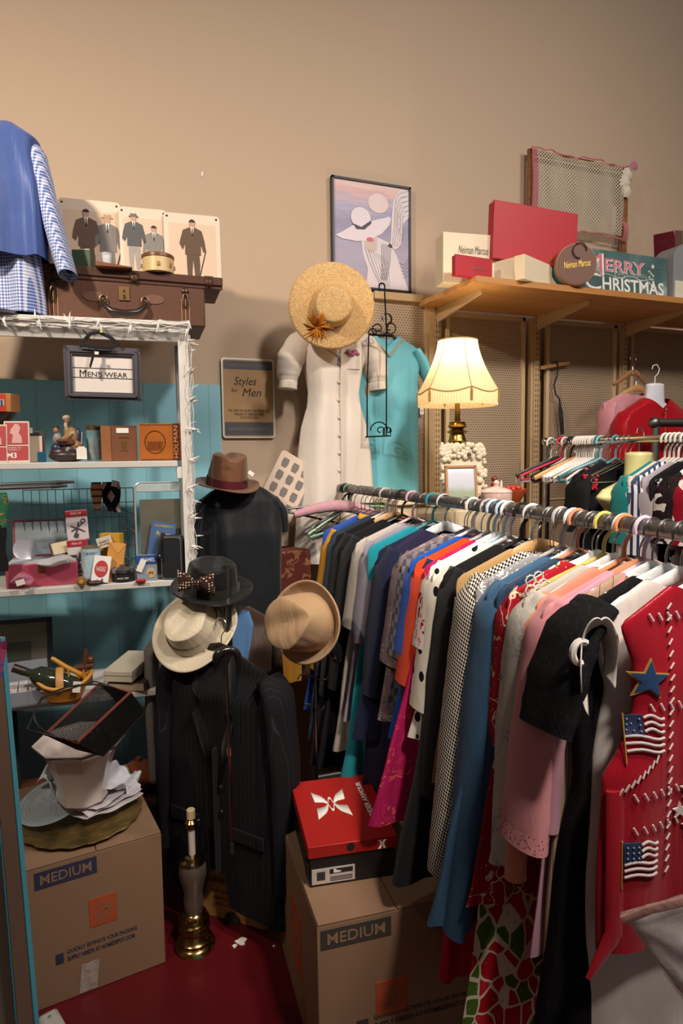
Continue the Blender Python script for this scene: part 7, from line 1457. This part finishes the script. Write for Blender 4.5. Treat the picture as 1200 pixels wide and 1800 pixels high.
MB().lathe([(.013, zc1+.032), (.013, HL-.002), (.011, HL), (0, HL)], 20).build('card_sleeve', P('#cfb88e', .6), gl)
MB().tube([(.012, 0, zc1+.022), (.026, 0, zc1+.022)], .003, 6).build('switch_knob', G_, gl)
mb = MB(); mb.box((0, -.061, .006), (.016, .002, .008)); mb.build('green_sticker', P('#2f7a4c', .5), gl)

# ------------------------------------------------ kraft paper bag of firewood, scraps
k1, k2 = rz(345, 1606, 0), rz(470, 1638, 0); dK = k2-k1; WK = dK.length; kb = thing('kraft_bag', 'printed kraft paper bag standing behind the brass lamp, letters FIR visible', 'bag', (k1.x, k1.y, 0), math.atan2(dK.y, dK.x)); HK = drop(k2, 1500)
KR = P('#b98848', .75, var=.2); mb = MB()
def kf(u, v):
    a = 2*PI*u; c_, s_ = math.cos(a), math.sin(a); x = WK/2*math.copysign(abs(c_)**.3, c_); y = .05*math.copysign(abs(s_)**.3, s_)
    return (WK/2+x*(1-.04*v), .055+y*(1-.25*v)+.004*math.sin(9*u*PI+v*7), HK*v)
mb.grid(kf, 48, 12, cu=True); mb.build('paper_body', KR, kb)
for s_, u0, z_, w_, h_ in (('FIREWOOD', .46, .66, .80, .12), ('& MORE', .24, .50, .22, .06), ('Kiln dried crackling', .42, .36, .5, .035), ('hardwood bundle', .42, .28, .45, .035), ('Natural firelogs', .42, .20, .45, .035)): text(s_, WK*w_, HK*h_, INK, kb, (WK*(u0+.06), -.001+.012*z_, HK*z_), bold=.01)
for k, (px, py, s_, lb) in enumerate(((424, 1656, .016, 'largest white paper scrap on the red floor near the paper bag'), (412, 1664, .007, 'small white scrap just left of the larger scrap on floor'), (481, 1664, .004, 'tiny pale scrap on red floor beside right cardboard box'))):
    q = rz(px, py, 0); mb = MB(); mb.prismz([(s_*math.cos(a)*(1+.4*math.sin(a*3+k)), s_*math.sin(a)*(1+.3*math.cos(a*5))) for a in [i*PI/6 for i in range(12)]], .0, .0035); o = mb.build('paper_scrap', WHT, bevel=.001); o.location = (q.x, q.y, 0); tag(o, lb, 'scrap')
q = rz(452, 1612, 0)
# ------------------------------------------------ foreground left: leaning turquoise-edged door frame, scarf, white case
TQ = P('#4d9fb0', .5, var=.2); WDF = P('#b08d78', .6, var=.25)
T0 = rt(6, 1120, 1.10); T1_ = rt(66, 1800, .98); 
lf = thing('leaning_frame', 'pinkish wooden frame with turquoise edges leaning at the left edge', 'frame', (T1_.x, T1_.y, 0), -YAW-.2)
iv = Matrix.Rotation(YAW+.2, 3, 'Z')
A_ = iv @ (T0-Vector(lf.location)); B_ = iv @ (T1_-Vector(lf.location)); dAB = (B_-A_); ext = B_+dAB*((B_.z)/(-dAB.z))*1.0
def bar(a, b, w, dpt, mat, nm, off=0):
    mb = MB(); n_ = 2; vs = []
    for p_ in (a, b):
        for dx, dy in ((-w, -dpt), (0, -dpt), (0, dpt), (-w, dpt)): vs.append((p_.x+dx+off, p_.y+dy, p_.z))
    mb.add(vs, [(0, 1, 2, 3), (7, 6, 5, 4), (0, 4, 5, 1), (1, 5, 6, 2), (2, 6, 7, 3), (3, 7, 4, 0)]); return mb.build(nm, mat, lf, bevel=.001)
bar(A_, ext, .0035, .005, TQ, 'turquoise_edge'); bar(A_, ext, .030, .0045, WDF, 'wooden_stile', -.0036); bar(A_, ext, .003, .005, TQ, 'inner_edge', -.0345)
bar(A_+Vector((-.26, 0, 0)), ext+Vector((-.26, 0, 0)), .03, .0045, WDF, 'wooden_stile')
mb = MB(); vs = [A_+Vector((-.26, 0, -.01)), A_+Vector((-.03, 0, -.01)), A_+Vector((-.03, 0, -.05)), A_+Vector((-.26, 0, -.05))]; mb.add([v+Vector((0, .01, 0)) for v in vs]+[v-Vector((0, .01, 0)) for v in vs], [(3, 2, 1, 0), (4, 5, 6, 7), (0, 1, 5, 4), (1, 2, 6, 5), (2, 3, 7, 6), (3, 0, 4, 7)]); mb.build('wooden_rail', WDF, lf)
bar(A_+Vector((-.05, .004, -.04)), ext+Vector((-.05, .004, .02)), .205, .002, P('#9c8f82', .35, var=.2), 'pale_panel', .018)
q = rt(2, 1135, 1.05); t = thing('silk_scarf', 'pink and blue silk scarf corner hanging at left edge', 'scarf', (q.x-.006, q.y, q.z)); mb = MB(); mb.grid(lambda u, v: (.014*math.cos(2*PI*u)*(1.1-v*.8), .01*math.sin(2*PI*u), -.05*v+.006*math.sin(u*12)), 16, 8, cu=True); mb.build('silk', FLORAL('#b0527c', ['#3f5fa8', '#c94f6a', '#d9a8b8'], 50, .5), t)
q = rz(88, 1800, .02); t = thing('white_adapter', 'rounded white plastic case on floor at bottom left', 'case', (q.x, q.y, 0), .35); mb = MB(); mb.box((0, -.01, .02), (.055, .075, .04)); mb.build('shell', P('#c9c7c0', .3), t, bevel=.012); mb = MB(); mb.ball((0, .0, .041), (.005, .005, .002), 6); mb.build('indicator', P('#8a8a84', .4), t)
q = rz(28, 1700, .0); t = thing('dark_shoe', 'black shoe on the floor seen behind the leaning frame', 'shoe', (q.x+.0, q.y, 0), 1.2); MB().ball((0, 0, .03), (.09, .035, .035), 12).build('upper', P('#151518', .4), t); mb = MB(); mb.box((0, 0, .006), (.17, .06, .012)); mb.build('sole', P('#0d0d0d', .7), t, bevel=.005)

# ------------------------------------------------ bagged white garment bottom right
c1, c2, c3 = rt(1094, 1610, .86), rt(1230, 1570, .80), rt(1175, 1745, .84)
bg = thing('garment_bag', 'clear plastic garment bag holding folded white lace clothing at bottom right', 'garment bag', c1, -YAW-.35); iv2 = Matrix.Rotation(YAW+.35, 3, 'Z')
def lo_(px, py, t_): return iv2 @ (rt(px, py, t_)-c1)
outl = [lo_(1094, 1612, .86), lo_(1140, 1590, .85), lo_(1215, 1572, .84), lo_(1260, 1600, .84), lo_(1260, 1760, .84), lo_(1205, 1745, .84), lo_(1150, 1690, .85), lo_(1112, 1648, .86)]
def pouch(cs, th, e, seed):
    a, b, c_, d_ = cs; ctr = sum(cs, Vector())/4; a, b, c_, d_ = [ctr+(p-ctr)*e for p in (a, b, c_, d_)]; mb = MB()
    for sg in (-1, 1):
        def f(u, v):
            p_ = a.lerp(b, u).lerp(d_.lerp(c_, u), v); q = (math.sin(PI*u)*math.sin(PI*v))**.45 if 0 < u < 1 and 0 < v < 1 else 0
            return (p_.x, p_.y+sg*th*q*(1+.18*math.sin(9*u+5*v+seed)+.12*math.sin(17*v-8*u)), p_.z+.004*math.sin(11*u+seed)*q)
        mb.grid(f, 30, 30)
    return mb
cs = [lo_(1092, 1606, .86), lo_(1275, 1556, .84), lo_(1290, 1830, .84), lo_(1190, 1742, .85)]
pouch(cs, .016, .95, 1).build('white_clothing', FAB('#dcd8da', '#bcb8bc', 300, .5, .9), bg, angle=180)
pouch(cs, .024, 1.03, 2).build('clear_film', CLEAR('#e9dfdc', .30, .06), bg, angle=180)
MB().tube([outl[0]+Vector((0, -.006, 0)), outl[1]+Vector((0, -.01, 0)), outl[2]+Vector((0, -.01, 0))], [(.004, .007)]*3, 8).build('rolled_edge', CLEAR('#b58a80', .9, .1), bg)
# shiny gold satin cloth below the bucket hat
q = rt(513, 1150, 2.12); t = thing('gold_satin', 'shiny gold satin cloth hanging just below the bucket hat', 'cloth', (q.x, q.y, q.z)); mb = MB(); mb.grid(lambda u, v: (.035*math.cos(2*PI*u)*(1-.15*v), .015*math.sin(2*PI*u)+.004*math.sin(8*u*PI), .05-.14*v), 24, 10, cu=True); mb.build('satin', P('#c98a1a', .25, sheen=.5, coat=.4, var=.3), t)
